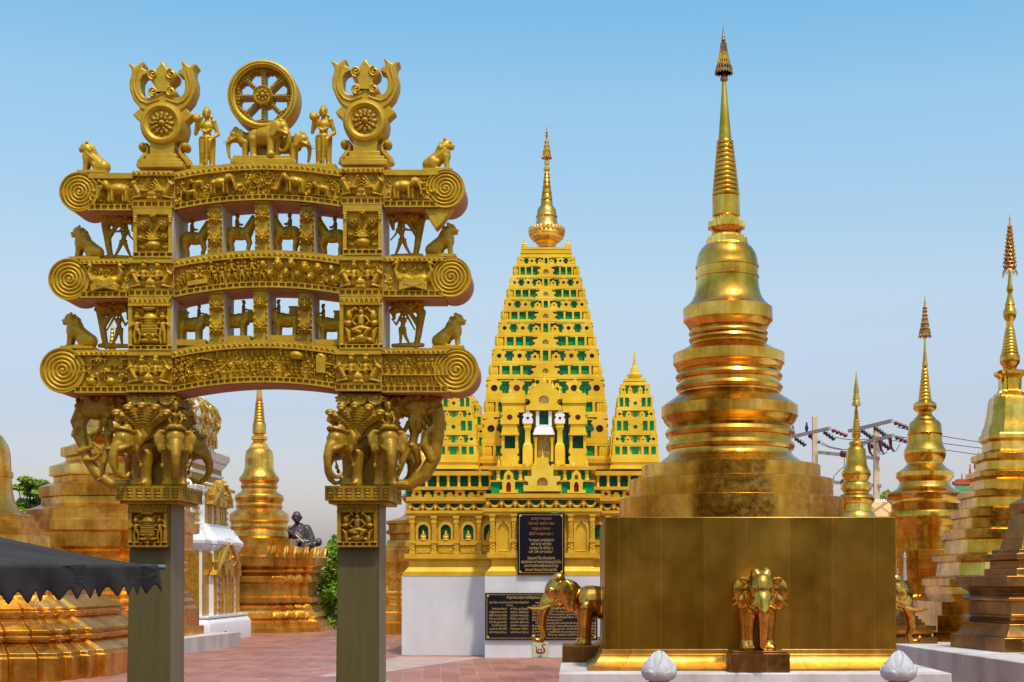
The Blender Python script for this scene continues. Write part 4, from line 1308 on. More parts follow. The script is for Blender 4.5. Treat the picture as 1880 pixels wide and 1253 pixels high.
bracket('large golden bracket, woman with hand on hip under a tree, below the lowest left spiral', (205, 893),
        [[(232, 889, 0, 9), (205, 889, 0, 10), (180, 872, 0, 11), (162, 845, 0, 10), (152, 812, 0, 10), (148, 780, 0, 11), (158, 748, 0, 14)],
         [(150, 830, -8, 6), (172, 822, -10, 5), (168, 800, -10, 5), (182, 795, -9, 3)], [(148, 815, -6, 5), (140, 800, -8, 5), (146, 785, -8, 6)],
         [(160, 845, -10, 5), (178, 845, -11, 4), (188, 835, -10, 3)], [(152, 775, 0, 7), (170, 752, 0, 9), (200, 738, 0, 10)], [(146, 800, -4, 6), (138, 775, -6, 7), (146, 757, -4, 8)]],
        {'head': (196, 775, -6), 'neck': (197, 788, -5), 'chest': (199, 800, -5), 'pelvis': (202, 826, -4), 'elbL': (171, 812, -8), 'handL': (187, 824, -14), 'elbR': (222, 795, 0), 'handR': (230, 770, 0),
         'kneeL': (194, 850, -9), 'footL': (187, 884, -7), 'kneeR': (212, 852, 0), 'footR': (212, 884, 2)}, 118, 2, -1, 1.5, (141, 730, 236, 768), 120, 3)
bracket('large golden bracket, long-haired woman seen from behind under a tree, below the lowest right spiral', (745, 893),
        [[(716, 890, 0, 10), (752, 891, 0, 11), (780, 872, 0, 13), (797, 840, 0, 13), (803, 800, 0, 13), (804, 765, 0, 14), (792, 740, 0, 16)],
         [(793, 845, -8, 8), (780, 820, -10, 9), (783, 797, -9, 7), (795, 785, -8, 5)], [(726, 762, 0, 9), (724, 785, 0, 7), (722, 800, 0, 5)], [(800, 800, 6, 8), (786, 775, 4, 5), (770, 750, 0, 8)]],
        {'head': (764, 762, -4), 'neck': (764, 774, -3), 'chest': (763, 789, -3), 'pelvis': (757, 820, -5), 'elbL': (741, 794, 0), 'handL': (727, 776, 2), 'elbR': (783, 795, 2), 'handR': (781, 815, 0),
         'kneeL': (741, 847, -10), 'footL': (731, 880, -8), 'kneeR': (768, 848, 4), 'footR': (757, 866, 12)}, 125, 2, 1, 1.5, (716, 728, 810, 764), 120, 5)
for (lab, org, mir, fx, seed) in (
        ('smaller golden bracket of a dancing woman and tree under the topmost beam, left end', (220, 476), 0, 0, 7),
        ('smaller golden bracket of a dancing woman and tree under the topmost beam, right end', (746, 473), 1, 0, 8),
        ('smaller golden bracket of a woman and tree under the middle beam, left end', (211, 638), 0, 1, 9),
        ('smaller golden bracket of a woman and tree under the middle beam, right end', (748, 637), 1, 1, 10)):
    ox, oy = org
    sx = -1 if mir else 1
    q = lambda x, y, d=0: (ox + sx * x, oy - y, d)
    tr = [[(*q(-16, 1), 5), (*q(-20, 20), 6), (*q(-23, 42), 7), (*q(-26, 62), 9), (*q(-14, 76), 10)], [(*q(-28, 3), 4), (*q(-8, 3), 5), (*q(26, 2), 4)], [(*q(-20, 40), 5), (*q(-8, 58), 4), (*q(0, 70), 6)], [(*q(24, 78), 7), (*q(26, 62), 5), (*q(24, 52), 3)]]
    if fx == 0:
        fg = {'head': q(9, 59, -3), 'neck': q(9, 53, -2), 'chest': q(9, 46, -2), 'pelvis': q(7, 32, -2), 'elbL' if not mir else 'elbR': q(-5, 50, -2), 'handL' if not mir else 'handR': q(-17, 48, -2), 'elbR' if not mir else 'elbL': q(19, 42, -2), 'handR' if not mir else 'handL': q(26, 34, -2),
              'kneeL' if not mir else 'kneeR': q(0, 18, -4), 'footL' if not mir else 'footR': q(-8, 3, -3), 'kneeR' if not mir else 'kneeL': q(14, 18, -1), 'footR' if not mir else 'footL': q(20, 3, 0)}
    else:
        fg = {'head': q(6, 63, -3), 'neck': q(6, 56, -2), 'chest': q(7, 48, -2), 'pelvis': q(9, 33, -2), 'elbL' if not mir else 'elbR': q(-6, 45, -2), 'handL' if not mir else 'handR': q(-12, 34, -2), 'elbR' if not mir else 'elbL': q(20, 40, -2), 'handR' if not mir else 'handL': q(26, 48, -2),
              'kneeL' if not mir else 'kneeR': q(3, 18, -3), 'footL' if not mir else 'footR': q(-4, 3, -3), 'kneeR' if not mir else 'kneeL': q(12, 18, -1), 'footR' if not mir else 'footL': q(13, 3, 0)}
    c0, c1 = sorted((ox + sx * -31, ox + sx * 29))
    bracket(lab, org, tr, fg, 66, 2, -1, 1.25, (c0, oy - 88, c1, oy - 64), 75, seed)
# ================================================================== the yellow temple tower with green glass
TX, TY = -.72, 32.0
DB, DP = 29.0, 28.0
tower = thing('temple_tower', 'yellow stepped pyramid temple tower inlaid with green glass windows on a high whitewashed base', 'temple', (TX, TY, 0))


def tb(mb, x0, x1, yt, yb, D, y1, mat=0, mir=False):
    """box from photo pixels at depth D (front) to y1; mir: also mirrored about the tower axis"""
    X0, X1, z0, z1 = wx(x0, D), wx(x1, D), wz(yb, D), wz(yt, D)
    mb.box(X0, X1, D, y1, z0, z1, mat)
    if mir:
        mb.box(2 * TX - X1, 2 * TX - X0, D, y1, z0, z1, mat)


def sym(mb, hw, D, y1, yt, yb, mat=0, tx=0):
    mb.box(TX - hw, TX + hw, D, y1, wz(yb, D), wz(yt, D), mat, tx, 0)


def finial(mb, c, h, r, mat=0):
    mb.lathe([(r, 0), (r, h * .06), (r * .7, h * .1), (r * .85, h * .16), (r * .62, h * .24), (r * .72, h * .3), (r * .55, h * .4), (r * .34, h * .47), (r * .4, h * .5), (r * .2, h * .56), (r * .24, h * .6), (r * .12, h * .75), (r * .02, h)], c, 12, mat)


# white base
mb = MB()
zt = wz(1057.5, DB)
mb.box(TX - 3.03, TX + 3.03, DB, 35.0, -.02, zt, 0, .008, .008)
mb.box(TX - 1.19, TX + 1.19, DP, DB + .02, -.02, zt + .002, 0, .006, .006)
mb.build('white_base', M_WHITE, tower, bevel=.012)
# gold plinth mouldings, body and porch
mb = MB()
for hw, D, y1, dz in ((3.0, DB, 35.0, 0), (1.17, DP, DB + .3, .003)):
    z = lambda y: wz(y, DB) + dz
    for (a, b, i0, i1) in ((1058, 1050, .0, .0), (1050, 1040.5, .03, .12), (1040.5, 1029, .12, .12), (1029, 1026, .1, .03), (1026, 1017, .03, .03)):
        mb.loft([[(TX + sx * (hw - i), (D + i) if sy < 0 else y1 - i, zz) for sx, sy in ((-1, -1), (1, -1), (1, 1), (-1, 1))] for i, zz in ((i0, z(a)), (i1, z(b) - .002))])
mb.build('plinth_moulding', M_YELD, tower)
# body and porch walls
mb = MB()
mb.box(TX - 2.84, TX + 2.84, DB + .16, 34.8, wz(1018, DB), wz(938, DB))
mb.box(TX - 1.02, TX + 1.02, DP + .16, DB + .3, wz(1018, DB), wz(938, DB))
wall = mb.build('body_wall', M_YELD, tower)
# niches with little buddhas
buddha = sculpt('little_buddha', [E((0, 0, 10), (2.3, 2.2, 2.8)), E((0, 0, 13.2), (1.1, 1.1, 1.6)), T((0, 0, 2.5, 3.4), (0, 0, 5, 2.7), (0, 0, 6.6, 2.9)), E((0, -1, 1.6), (5.6, 3.2, 1.7)),
                                  T((-3, 0, 6.4, 1.2), (-4.4, -.5, 3.6, 1.0), (-1, -3, 2.6, .9)), T((3, 0, 6.4, 1.2), (4.4, -.5, 3.6, 1.0), (4, -3, 1.6, .9)), E((0, .3, -1), (6, 4, 1.4)), E((0, .3, -3), (6.6, 4.4, 1.2))], .5, M_YELD, it=2, fac=.35, sc=DB / F)
kB = DB / F
nic_px = [776, 817.5, 859, 897]
nic_x = [wx(p, DB) for p in nic_px] + [2 * TX - wx(p, DB) for p in nic_px]
for i, X in enumerate(nic_x):
    mb = MB()
    arch = [(-9.5, -26), (9.5, -26), (9.5, -8)] + [(9.5 * math.cos(a), -8 + 10 * math.sin(a)) for a in np.linspace(.25, PI - .25, 9)] + [(-9.5, -8)]
    frame_o = [(-13.5, -28), (13.5, -28), (13.5, -6)] + [(13.5 * math.cos(a), -6 + 14 * math.sin(a)) for a in np.linspace(.25, PI - .25, 11)] + [(-13.5, -6)]
    zc = wz(965, DB)
    sc_ = lambda pts: [(X + a * kB, zc + b * kB) for a, b in pts]
    mb.plate(sc_(frame_o), DB + .1, DB + .16, [sc_(arch)])
    mb.plate(sc_([(a * .95, b * 1.0) for a, b in arch]), DB + .15, DB + .157, mat=1)
    mb.box(X - 15 * kB, X + 15 * kB, DB + .09, DB + .16, wz(1001, DB), wz(993.5, DB))
    mb.box(X - 14 * kB, X + 14 * kB, DB + .125, DB + .16, wz(1015, DB), wz(1003, DB))
    rg = random.Random(i)
    for _ in range(22):
        mb.ell((X + rg.uniform(-12, 12) * kB, DB + .125, wz(rg.uniform(1005, 1013), DB)), (rg.uniform(.015, .04), .012, .014), (0, rg.uniform(-1, 1), 0), 6, 4)
    for _ in range(14):
        mb.ell((X + rg.uniform(-13, 13) * kB, DB + .158, wz(rg.uniform(948, 955), DB)), (rg.uniform(.02, .05), .02, .02), (0, rg.uniform(-1, 1), 0), 6, 4)
    mb.build('niche', [M_YELD, M_GREEND], tower)
    if i < 4 or True:
        w_ = ('leftmost niche of the yellow tower', 'second niche from the left of the yellow tower', 'third niche from the left of the yellow tower', 'tower niche half hidden by the porch corner')
        if i < 4:
            o = tag(put(buddha, 'buddha_statue', None, (X, DB + .115, wz(988.5, DB))), 'tiny seated golden buddha in the %s' % w_[i], 'statue', 'seated buddhas in the tower niches')
# columns
mb = MB()
zb0, zb1 = wz(1017, DB), wz(946.5, DB)
hc = zb1 - zb0
mb.box(-.062, .062, -.05, .1, 0, hc * .07); mb.box(-.05, .05, -.035, .1, hc * .07, hc * .27); mb.box(-.066, .066, -.055, .1, hc * .27, hc * .31)
mb.box(-.058, .058, -.045, .1, hc * .31, hc * .36); mb.box(-.046, .046, -.03, .1, hc * .36, hc * .8); mb.box(-.058, .058, -.045, .1, hc * .8, hc * .84)
mb.box(-.05, .05, -.035, .1, hc * .84, hc * .93); mb.box(-.068, .068, -.055, .1, hc * .93, hc)
for k in range(14): mb.ell((.018 * (-1) ** k, -.03, hc * (.39 + .03 * k)), (.026, .014, .016), (0, .6 * (-1) ** k, 0), 8, 5)
for k in range(4): mb.ell((.018 * (-1) ** k, -.035, hc * (.12 + .04 * k)), (.028, .014, .018), (0, .6 * (-1) ** k, 0), 8, 5)
colm = mb.mesh('carved_column', [M_YELD])
rel0 = Vector((TX, TY, 0))
for p in (756, 796, 837, 879):
    for X in (wx(p, DB), 2 * TX - wx(p, DB)):
        put(colm, 'carved_column', tower, Vector((X, DB + .1, zb0)) - rel0)
for p in (903.5, 943.5):
    for X in (wx(p, DP), 2 * TX - wx(p, DP)):
        put(colm, 'carved_column', tower, Vector((X, DP + .1, zb0)) - rel0)
for X in (wx(924, DP), 2 * TX - wx(924, DP)):        # blind pointed arches of the porch
    mb = MB()
    k = DP / F
    o_ = [(-14, 0), (14, 0), (14, 62), (-14, 62)]
    h_ = [(-10, 4), (10, 4), (10, 44), (8, 51), (3.5, 55.5), (0, 60), (-3.5, 55.5), (-8, 51), (-10, 44)]
    zc = wz(1015, DP)
    mb.plate([(X + a * k, zc + b * k) for a, b in o_], DP + .125, DP + .16, [[(X + a * k, zc + b * k) for a, b in h_]])
    mb.tube([(X + a * k * 1.06, DP + .122, zc + b * k, .012) for a, b in h_], 6)
    mb.build('blind_arch', M_YELD, tower)


def ogee(w, h):
    return [(-w, 0), (w, 0), (w, h * .34), (w * .78, h * .42), (w * .78, h * .54), (w, h * .6), (w * .8, h * .74), (w * .42, h * .78), (w * .42, h * .9), (w * .16, h), (-w * .16, h), (-w * .42, h * .9), (-w * .42, h * .78), (-w * .8, h * .74), (-w, h * .6), (-w * .78, h * .54), (-w * .78, h * .42), (-w, h * .34)]


def disc(r, n=14): return [(r * math.cos(2 * PI * i / n), r * math.sin(2 * PI * i / n)) for i in range(n)]
def off(pts, X, z): return [(X + a, z + b) for a, b in pts]


# cornices + swag frieze + merlons + glazed gallery, for the body and the porch
def storey(D, hw, y1, par, name, porch=False):
    k = D / F
    mb = MB()
    if not porch:
        rows = [(947, 943, .06), (943, 937.5, .1), (937.5, 924, -.06), (924, 920, .0), (920, 912.5, .07), (912.5, 899, -.12), (899, 893, .0), (893, 871, -.34), (871, 863, -.2)]
    else:
        rows = [(946, 939.5, .06), (939.5, 933, .1), (933, 917.5, -.06), (917.5, 914, .0), (914, 906.5, .07), (906.5, 884, -.1), (884, 881, -.04), (881, 862, -.14), (862, 855, -.02)]
    for a, b, i in rows:
        mb.box(TX - hw - i, TX + hw + i, D + .12 - i, y1, wz(a, D) + .0005, wz(b, D) - .0005)
    cor = mb.build(name, M_YELD, par)
    # swags and lion heads
    a, b = (937, 924.5) if not porch else (932.5, 918)
    fr = D + .175
    n = int(2 * hw / .268)
    for i in range(n):
        X = TX - hw + (i + .5) * 2 * hw / n
        mb = MB()
        s = 2 * hw / n
        mb.plate([(X - s * .46, wz(a, D)), (X + s * .46, wz(a, D)), (X + s * .46, wz(b, D)), (X - s * .46, wz(b, D))], fr - .006, fr + .01, mat=1)
        pts = []
        for t in np.linspace(0, PI, 9):
            pts.append((X - math.cos(t) * s * .38, fr - .03, wz(b, D) - .012 - math.sin(t) * (wz(b, D) - wz(a, D)) * .72, .012 + .02 * math.sin(t)))
        mb.tube(pts, 8)
        Xl = X - s * .5
        mb.ell((Xl, fr - .035, wz(b, D) - .035), (.05, .05, .045), None, 10, 7)
        mb.ell((Xl, fr - .06, wz(b, D) - .085), (.04, .04, .045), None, 10, 7)
        mb.ell((Xl, fr - .03, wz(b, D) - .125), (.026, .03, .03), None, 8, 6)
        mb.build('swag', [M_YELD, M_GREEND], cor)
    return cor


storey(DB, 2.86, 34.9, tower, 'body_cornice')
storey(DP, 1.13, DB + .3, tower, 'porch_cornice', True)
PANE = None
mbp = MB(); mbp.box(-.5, .5, -.006, .02, -.5, .5)
PANE = mbp.mesh('glass_pane', [M_GREEN], angle=0)
PANED = mbp.mesh('dark_glass_pane', [M_GREEND], angle=0)


def pane(par, x0, x1, z0, z1, y, dark=False, name='window'):
    return put(PANED if dark else PANE, name, par, Vector(((x0 + x1) / 2, y, (z0 + z1) / 2)) - wloc(par), 0, (x1 - x0, 1, z1 - z0))


# body: merlon tier (899-912) and gallery (871-893)
kb = DB / F
gal = MB(); gal.box(TX - 2.9, TX + 2.9, DB + .22, DB + .5, wz(912.6, DB), wz(911.5, DB))
gallery = gal.build('gallery_front', M_YEL, tower)
Dm = DB + .2
for side in (0, 1):
    fx = (lambda p, D: wx(p, D)) if side == 0 else (lambda p, D: 2 * TX - wx(p, D))
    for p in (763, 804, 843, 883):
        X = fx(p, DB)
        gal = MB(); gal.plate(off(ogee(10 * kb, 16 * kb), X, wz(912, DB)), Dm, Dm + .04, [off(disc(3.6 * kb), X, wz(906, DB))]); gal.build('merlon', M_YEL, gallery)
    for p in (783.5, 824, 864):
        X = fx(p, DB)
        gal = MB(); gal.plate(off([(-7 * kb, 0), (7 * kb, 0), (7 * kb, 5 * kb), (4 * kb, 5 * kb), (4 * kb, 9 * kb), (-4 * kb, 9 * kb), (-4 * kb, 5 * kb), (-7 * kb, 5 * kb)], X, wz(912, DB)), Dm, Dm + .04); gal.build('merlon', M_YEL, gallery)
    for p in (762, 782, 803, 822, 841.5, 861, 880.5, 899.5):
        X = fx(p, DB + .3)
        gal = MB(); gal.lathe([(.04, 0), (.04, .03), (.028, .04), (.034, .09), (.026, .14), (.036, .17), (.03, .22), (.042, .235), (.042, .26)], (X, DB + .41, wz(893, DB)), 10); gal.build('baluster', M_YEL, gallery)
for side in (0, 1):
    fx = (lambda p, D: wx(p, D)) if side == 0 else (lambda p, D: 2 * TX - wx(p, D))
    for p in (753, 773, 794, 814, 833, 853, 873, 892):
        a, b = sorted((fx(p - 10, DB), fx(p + 10, DB)))
        pane(gallery, a, b, wz(912, DB), wz(899.5, DB), DB + .239, True)
    for p in (772, 792.5, 812.5, 832, 851, 871, 890):
        a, b = sorted((fx(p - 8, DB + .3), fx(p + 8, DB + .3)))
        pane(gallery, a, b, wz(892.5, DB), wz(871.5, DB), DB + .459, True)
    for p in (763, 804, 843, 883):
        X = fx(p, DB)
        mb = MB(); mb.plate(off(disc(4.2 * kb), X, wz(906, DB)), DB + .226, DB + .232); mb.build('red_inset', M_RED, gallery)
# porch upper tier
kp = DP / F
pg = MB()
Dq = DP + .16
X = TX
zb = wz(902, DP)
pg.plate([(X + a * kp, zb + b * kp) for a, b in ((-35, 0), (35, 0), (35, 11), (26, 11), (26, 17), (33, 20), (33, 28), (20, 28), (20, 45), (11, 48), (11, 62), (-11, 62), (-11, 48), (-20, 45), (-20, 28), (-33, 28), (-33, 20), (-26, 17), (-26, 11), (-35, 11))], Dq - .12, Dq + .02,
         [[(X + 10 * kp * math.cos(t), zb + 15 * kp + 10.5 * kp * max(math.sin(t), -.45)) for t in np.linspace(0, 2 * PI, 22)[:-1]]])
for s in (-1, 1):
    X = TX + s * 62.5 * kp
    pg.plate(off([(-22, 0), (22, 0), (22, 6), (15, 6), (15, 20), (18, 22), (12, 26), (9, 38), (0, 44), (-9, 38), (-12, 26), (-18, 22), (-15, 20), (-15, 6), (-22, 6)], 0, 0) and [(X + a * kp * .78, wz(905, DP) + b * kp) for a, b in [(-22, 0), (22, 0), (22, 6), (15, 6), (15, 20), (20, 22), (12, 26), (10, 36), (0, 43), (-10, 36), (-12, 26), (-20, 22), (-15, 20), (-15, 6), (-22, 6)]], Dq - .05, Dq + .02,
             [[(X + a * kp, wz(904, DP) + b * kp) for a, b in ((-4.5, 1), (4.5, 1), (4.5, 13), (3, 18), (0, 20), (-3, 18), (-4.5, 13))], [(X + a * kp, wz(880, DP) + b * kp) for a, b in ((-3.4, 0), (3.4, 0), (3.4, 6), (2, 9), (-2, 9), (-3.4, 6))]])
    for q in (41, 82):
        pg.lathe([(.05, 0), (.05, .03), (.036, .05), (.044, .1), (.034, .15), (.046, .18), (.05, .21)], (TX + s * q * kp, Dq + .06, wz(881, DP)), 10)
    for q, hh in ((81, 22), (56, 15), (28, 22)):
        finial(pg, (TX + s * q * kp, DP + .2, wz(855, DP) - .002), hh * kp, 4.5 * kp)
finial(pg, (TX, DP + .14, wz(855, DP) + .06), 24 * kp, 7 * kp)
pgo = pg.build('porch_parapet', M_YEL, tower)
for s in (-1, 1):
    for (q0, q1, a, b, dp) in ((69, 95, 905, 885, .2), (36, 56, 905, 885, .2), (70, 80, 880.5, 862.5, .24), (28, 53, 880.5, 862.5, .24), (84, 90, 880.5, 862.5, .24)):
        x0, x1 = sorted((TX + s * q0 * kp, TX + s * q1 * kp))
        pane(pgo, x0, x1, wz(a, DP), wz(b, DP), DP + dp + .012, False)
    mb = MB(); mb.box(TX + s * 62.5 * kp - .06, TX + s * 62.5 * kp + .06, Dq + .01, Dq + .03, wz(904, DP), wz(884, DP)); mb.build('red_inset', M_RED, pgo)
mb = MB(); mb.box(TX - .12, TX + .12, Dq + .005, Dq + .03, wz(900, DP), wz(874, DP)); mb.build('niche_inset', M_LATT, pgo)

# terrace roof so nothing floats
mb = MB(); mb.box(TX - 2.5, TX + 2.5, DB + .5, 34.5, wz(864, DB), wz(862.5, DB)); mb.build('terrace', M_YELD, tower)


# ---------------------------------------------------------------- tiers
def tower_px(hp): return TY * hp / (F + hp)      # half width in m from half width in px for a face of the axis tower


def tier(par, cx, cy, w, w1, z0, z1, kind, last=False, small=False, name='tier'):
    """one storey of a stepped tower: w half width at the bottom, w1 at the top"""
    h = z1 - z0
    mb = MB()
    f = cy - w
    g = .05 if not small else .024          # relief depth
    mb.box(cx - w + g * 2, cx + w - g * 2, f + g * 2, cy + w - g * 2, z0, z1 - .0008, 0, w - w1, w - w1)
    mb.box(cx - w - .012, cx + w + .012, f - .012, cy + w + .012, z0, z0 + h * .13)
    mb.box(cx - w + .012, cx + w - .012, f + .012, cy + w - .012, z1 - h * .13, z1 - .001)
    mb.box(cx - w + .006, cx + w - .006, f + .006, cy + w - .006, z0 + h * .1305, z0 + h * .2)
    s0 = len(mb.v)
    panes, reds, lat = [], [], []
    zb, zt = z0 + h * .2, z1 - h * .13
    sl = (w - w1) * 0
    if kind == 'A':
        cols = (-.86, -.48, .48, .86) if not small else (-.8, .8)
        for c in cols:
            pw = .15 * w if not small else .2 * w
            r = min(.06 * w, h * .15) if not small else .075 * w
            mb.plate(off(ogee(pw * .92, (z1 - zb) * 1.04), cx + c * w, zb), f + .004, f + g * 2 + .004, [off(disc(r, 12), cx + c * w, zb + (z1 - zb) * .4)])
            reds.append((cx + c * w, zb + (z1 - zb) * .4, r * 1.15))
            for s_ in (-1, 1):
                if abs(c + s_ * .88 * pw / w) < .9: mb.plate(off(disc(r * .8, 10), cx + (c + s_ * .88 * pw / w) * w, zb + (z1 - zb) * .4), f + .001, f + g, mat=1)
        if not small:
            for c in (-.195, .195):
                r = min(.035 * w, h * .09)
                mb.plate(off(ogee(.085 * w, (zt - zb) * .8), cx + c * w, zb), f + .006, f + g * 2 + .004, [off(disc(r, 10), cx + c * w, zb + (z1 - zb) * .33)])
                reds.append((cx + c * w, zb + (z1 - zb) * .33, r * 1.15))
            for c in (-.075, .075): mb.box(cx + (c - .025) * w, cx + (c + .025) * w, f + .004, f + g * 2, zb, zt)
            for c, q in ((-.67, .1), (-.335, .085), (0, .05), (.335, .085), (.67, .1), (-.125, .024), (.125, .024)):
                panes.append((cx + (c - q) * w, cx + (c + q) * w, zb - h * .05, zt))
            for c in (-.67, -.335, .335, .67): mb.box(cx + (c - .15) * w, cx + (c + .15) * w, f + .002, f + g, zt + h * .0, zt + h * .045, 1)  # dark glass strips stand in for the shaded gaps under the cornice
            for c in (-.67, -.325, .325, .67): mb.box(cx + (c - .1) * w, cx + (c + .1) * w, f + .004, f + g * 2, zt - h * .05, zt - h * .005)
        else:
            for c in (-.34, .34):
                mb.plate(off(ogee(.15 * w, (zt - zb) * .9), cx + c * w, zb), f + .003, f + g * 2 + .003, [off(disc(.04 * w, 10), cx + c * w, zb + (zt - zb) * .4)])
                reds.append((cx + c * w, zb + (zt - zb) * .4, .05 * w))
            for c, q in ((-.56, .085), (.56, .085), (0, .08)): panes.append((cx + (c - q) * w, cx + (c + q) * w, z0 + h * .14, z1 - h * .01))
    else:
        if not small:
            for s in (-1, 1):
                for q in range(4):
                    X = cx + s * (.86 + .04 * q) * w
                    mb.tube([(X, f + g * 1.1, zb, .022 * w), (X, f + g * .9, (zb + zt) / 2, .03 * w), (X, f + g * 1.1, zt, .022 * w)], 8)
                for c in (.79, .61, .42):
                    mb.box(cx + s * c * w - .022 * w, cx + s * c * w + .022 * w, f + .004, f + g * 2, zb, zt)
                for c, q in ((.7, .075), (.515, .07), (.33, .075)):
                    X0, X1 = sorted((cx + s * (c - q) * w, cx + s * (c + q) * w))
                    panes.append((X0, X1, zb, zt))
            P = [(-.27, 0), (.27, 0), (.27, .22), (.21, .26), (.21, .42), (.25, .5), (.25, .62), (.16, .7), (.16, 1.0), (-.16, 1.0), (-.16, .7), (-.25, .62), (-.25, .5), (-.21, .42), (-.21, .26), (-.27, .22)]
            H_ = (z1 - z0) * 1.02
            r = min(.095 * w, h * .24)
            hole = [(r * math.cos(t), r * max(math.sin(t), -.6)) for t in np.linspace(0, 2 * PI, 18)[:-1]]
            mb.plate([(cx + a * w, z0 + b * H_) for a, b in P], f - .016, f + g * 2, [off(hole, cx, z0 + H_ * .42)])
            lat.append((cx, z0 + H_ * .42, r))
            for s in (-1, 1): mb.box(cx + s * .36 * w - .12 * w, cx + s * .36 * w + .12 * w, f + .004, f + g, zt + h * .005, zt + h * .05, 1); mb.plate(off(disc(.045 * w, 10), cx + s * .27 * w, z0 + H_ * .36), f - .017, f + g, mat=1)  # the dark strips put cornice shade into the colour
        else:
            for s in (-1, 1):
                for c in (.92, .62, .3): mb.box(cx + s * c * w - .05 * w, cx + s * c * w + .05 * w, f + .003, f + g * 2, zb, zt)
            for c, q in ((-.77, .1), (0, .14), (.77, .1)): panes.append((cx + (c - q) * w, cx + (c + q) * w, zb, zt))
            for c, q in ((-.46, .08), (.46, .08)): panes.append((cx + (c - q) * w, cx + (c + q) * w, z0 + h * .14, z1 - h * .01))
            if small == 2:
                r = .1 * w
                mb.plate(off(ogee(.34 * w, (z1 - z0)), cx, z0 + h * .1), f - .01, f + g * 2, [off(disc(r, 12), cx, z0 + h * .45)])
                lat.append((cx, z0 + h * .45, r))
    front_v = mb.v[s0:]
    k0 = next(i for i, fc in enumerate(mb.f) if min(fc) >= s0)
    nm = mb.m[k0:]
    nf = [fc for fc in mb.f if min(fc) >= s0]
    nf = [tuple(i - s0 for i in fc) for fc in nf]
    for a in (PI / 2, PI, -PI / 2):            # same relief on the other three faces
        R = Matrix.Translation((cx, cy, 0)) @ Matrix.Rotation(a, 4, 'Z') @ Matrix.Translation((-cx, -cy, 0))
        mb.add([R @ Vector(v) for v in front_v], nf)
        mb.m[-len(nf):] = nm
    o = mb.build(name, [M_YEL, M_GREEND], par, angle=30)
    for p in panes:
        pane(o, p[0], p[1], p[2], p[3], f + g * 1.25, False)
    for i_, (X, Z, r) in enumerate(reds):
        mb = MB()
        mb.plate(off(disc(r, 12), X, Z), f + g * 1.5, f + g * 1.9)
        mb.build('round_inset', M_RED if (i_ * 7 + int(z0 * 10)) % 3 == 0 else M_HOLE, o)
    for X, Z, r in lat:
        mb = MB()
        mb.box(X - r, X + r, f + g * 1.2, f + g * 1.7, Z - r, Z + r)
        mb.build('niche_inset', M_LATT, o)
    return o


hpx = lambda y: float(np.interp(y, [455, 472, 535, 590, 640, 693, 760, 815, 862], [46, 49, 69, 82, 93, 104, 112.5, 116, 119]))
spans = [(843, 862, 'P'), (815, 843, 'B'), (762, 815, 'A'), (735, 762, 'B'), (693, 735, 'A'), (669, 693, 'B'), (640, 669, 'A'), (616, 640, 'B'), (591, 616, 'A'), (570, 591, 'B'), (550, 570, 'A'), (530, 550, 'B'), (510, 530, 'A'), (488, 510, 'B'), (472, 488, 'A')]
for yt, yb, kd in spans:
    w, w1 = tower_px(hpx(yb)), tower_px(hpx(yt))
    D = TY - (w + w1) / 2
    if kd == 'P':
        mb = MB()
        for a, b, e in ((862, 856, .03), (856, 851, -.04), (851, 843, .02)):
            mb.box(TX - w - e, TX + w + e, TY - w - e, TY + w + e, wz(a, D), wz(b, D) - .001)
        mb.build('tier', M_YELD, tower)
        continue
    tier(tower, TX, TY, w, w1, wz(yb, D), wz(yt, D), kd)
mb = MB()
for a, b, hp in ((472, 467, 48), (467, 465, 45), (465, 460, 47), (460, 458, 44), (458, 454, 45.5)):
    w = tower_px(hp); D = TY - w
    mb.box(TX - w, TX + w, TY - w, TY + w, wz(a, D), wz(b, D) - .0008)
for s in (-1, 1):
    for t in (-1, 1): finial(mb, (TX + s * .5, TY + t * .45, wz(454.5, TY - .55)), 22 / F * TY, 7 / F * TY)
crown = mb.build('crown_cornice', M_YEL, tower)

# spire on the tower
DT = TY
rows = [(228, .3), (240, .8), (243, 2.2), (246, 1.2), (249, 2.6), (252, 1.2)]
mb = MB()
sp = prof_px([(232, .3), (240, 1), (243.5, 2.4), (247, 1), (249, 2.6), (253, 1.2), (255, 1.2)], DT)
mb.lathe(sp, (TX, DT, 0), 20)
mb.build('spire_tip', M_TIP, tower)
mb = MB()
for a, b, r in ((255, 261, 3), (263, 269, 4.2), (271, 278, 6), (280, 290, 8.4)):
    pr = prof_px([(a, r * .84), (b - 1, r), (b, r * .97)], DT)
    mb.lathe(pr, (TX, DT, 0), 24)
    for k in range(14):
        t = 2 * PI * k / 14
        mb.ell((TX + math.cos(t) * r / F * DT, DT + math.sin(t) * r / F * DT, wz(b, DT)), (.02, .02, .03), None, 6, 4)
mb.build('tiered_umbrella', M_GOLDW, tower)
pr = [(290, 1.5), (293, 2), (299, 5), (302, 4.6), (304, 2.6), (307, 3), (309, 6), (313, 6), (315, 3.2)]
r0 = 3.6
y = 317.0
for k in range(7):
    r1 = r0 + .5
    st = 5.2 + k * 1.5
    pr += [(y, r0), (y + st * .5, r0 + .8), (y + st * .72, r1 + 1.3), (y + st * .8, r1 + 1.2), (y + st * .86, r0 + .2)]
    y += st; r0 = r1 + (.35 if k < 3 else 1.0)
pr = [p for p in pr if p[0] < 379] + [(379, 11.5), (381, 14), (386, 17), (393, 18), (396, 18.4), (398, 20), (400, 20), (402, 18.6), (410, 19.6), (416, 22), (420, 25)]
mb = MB(); mb.lathe(prof_px(pr, DT), (TX, DT, 0), 40); mb.build('spire', M_GOLD, tower)
mb = MB()
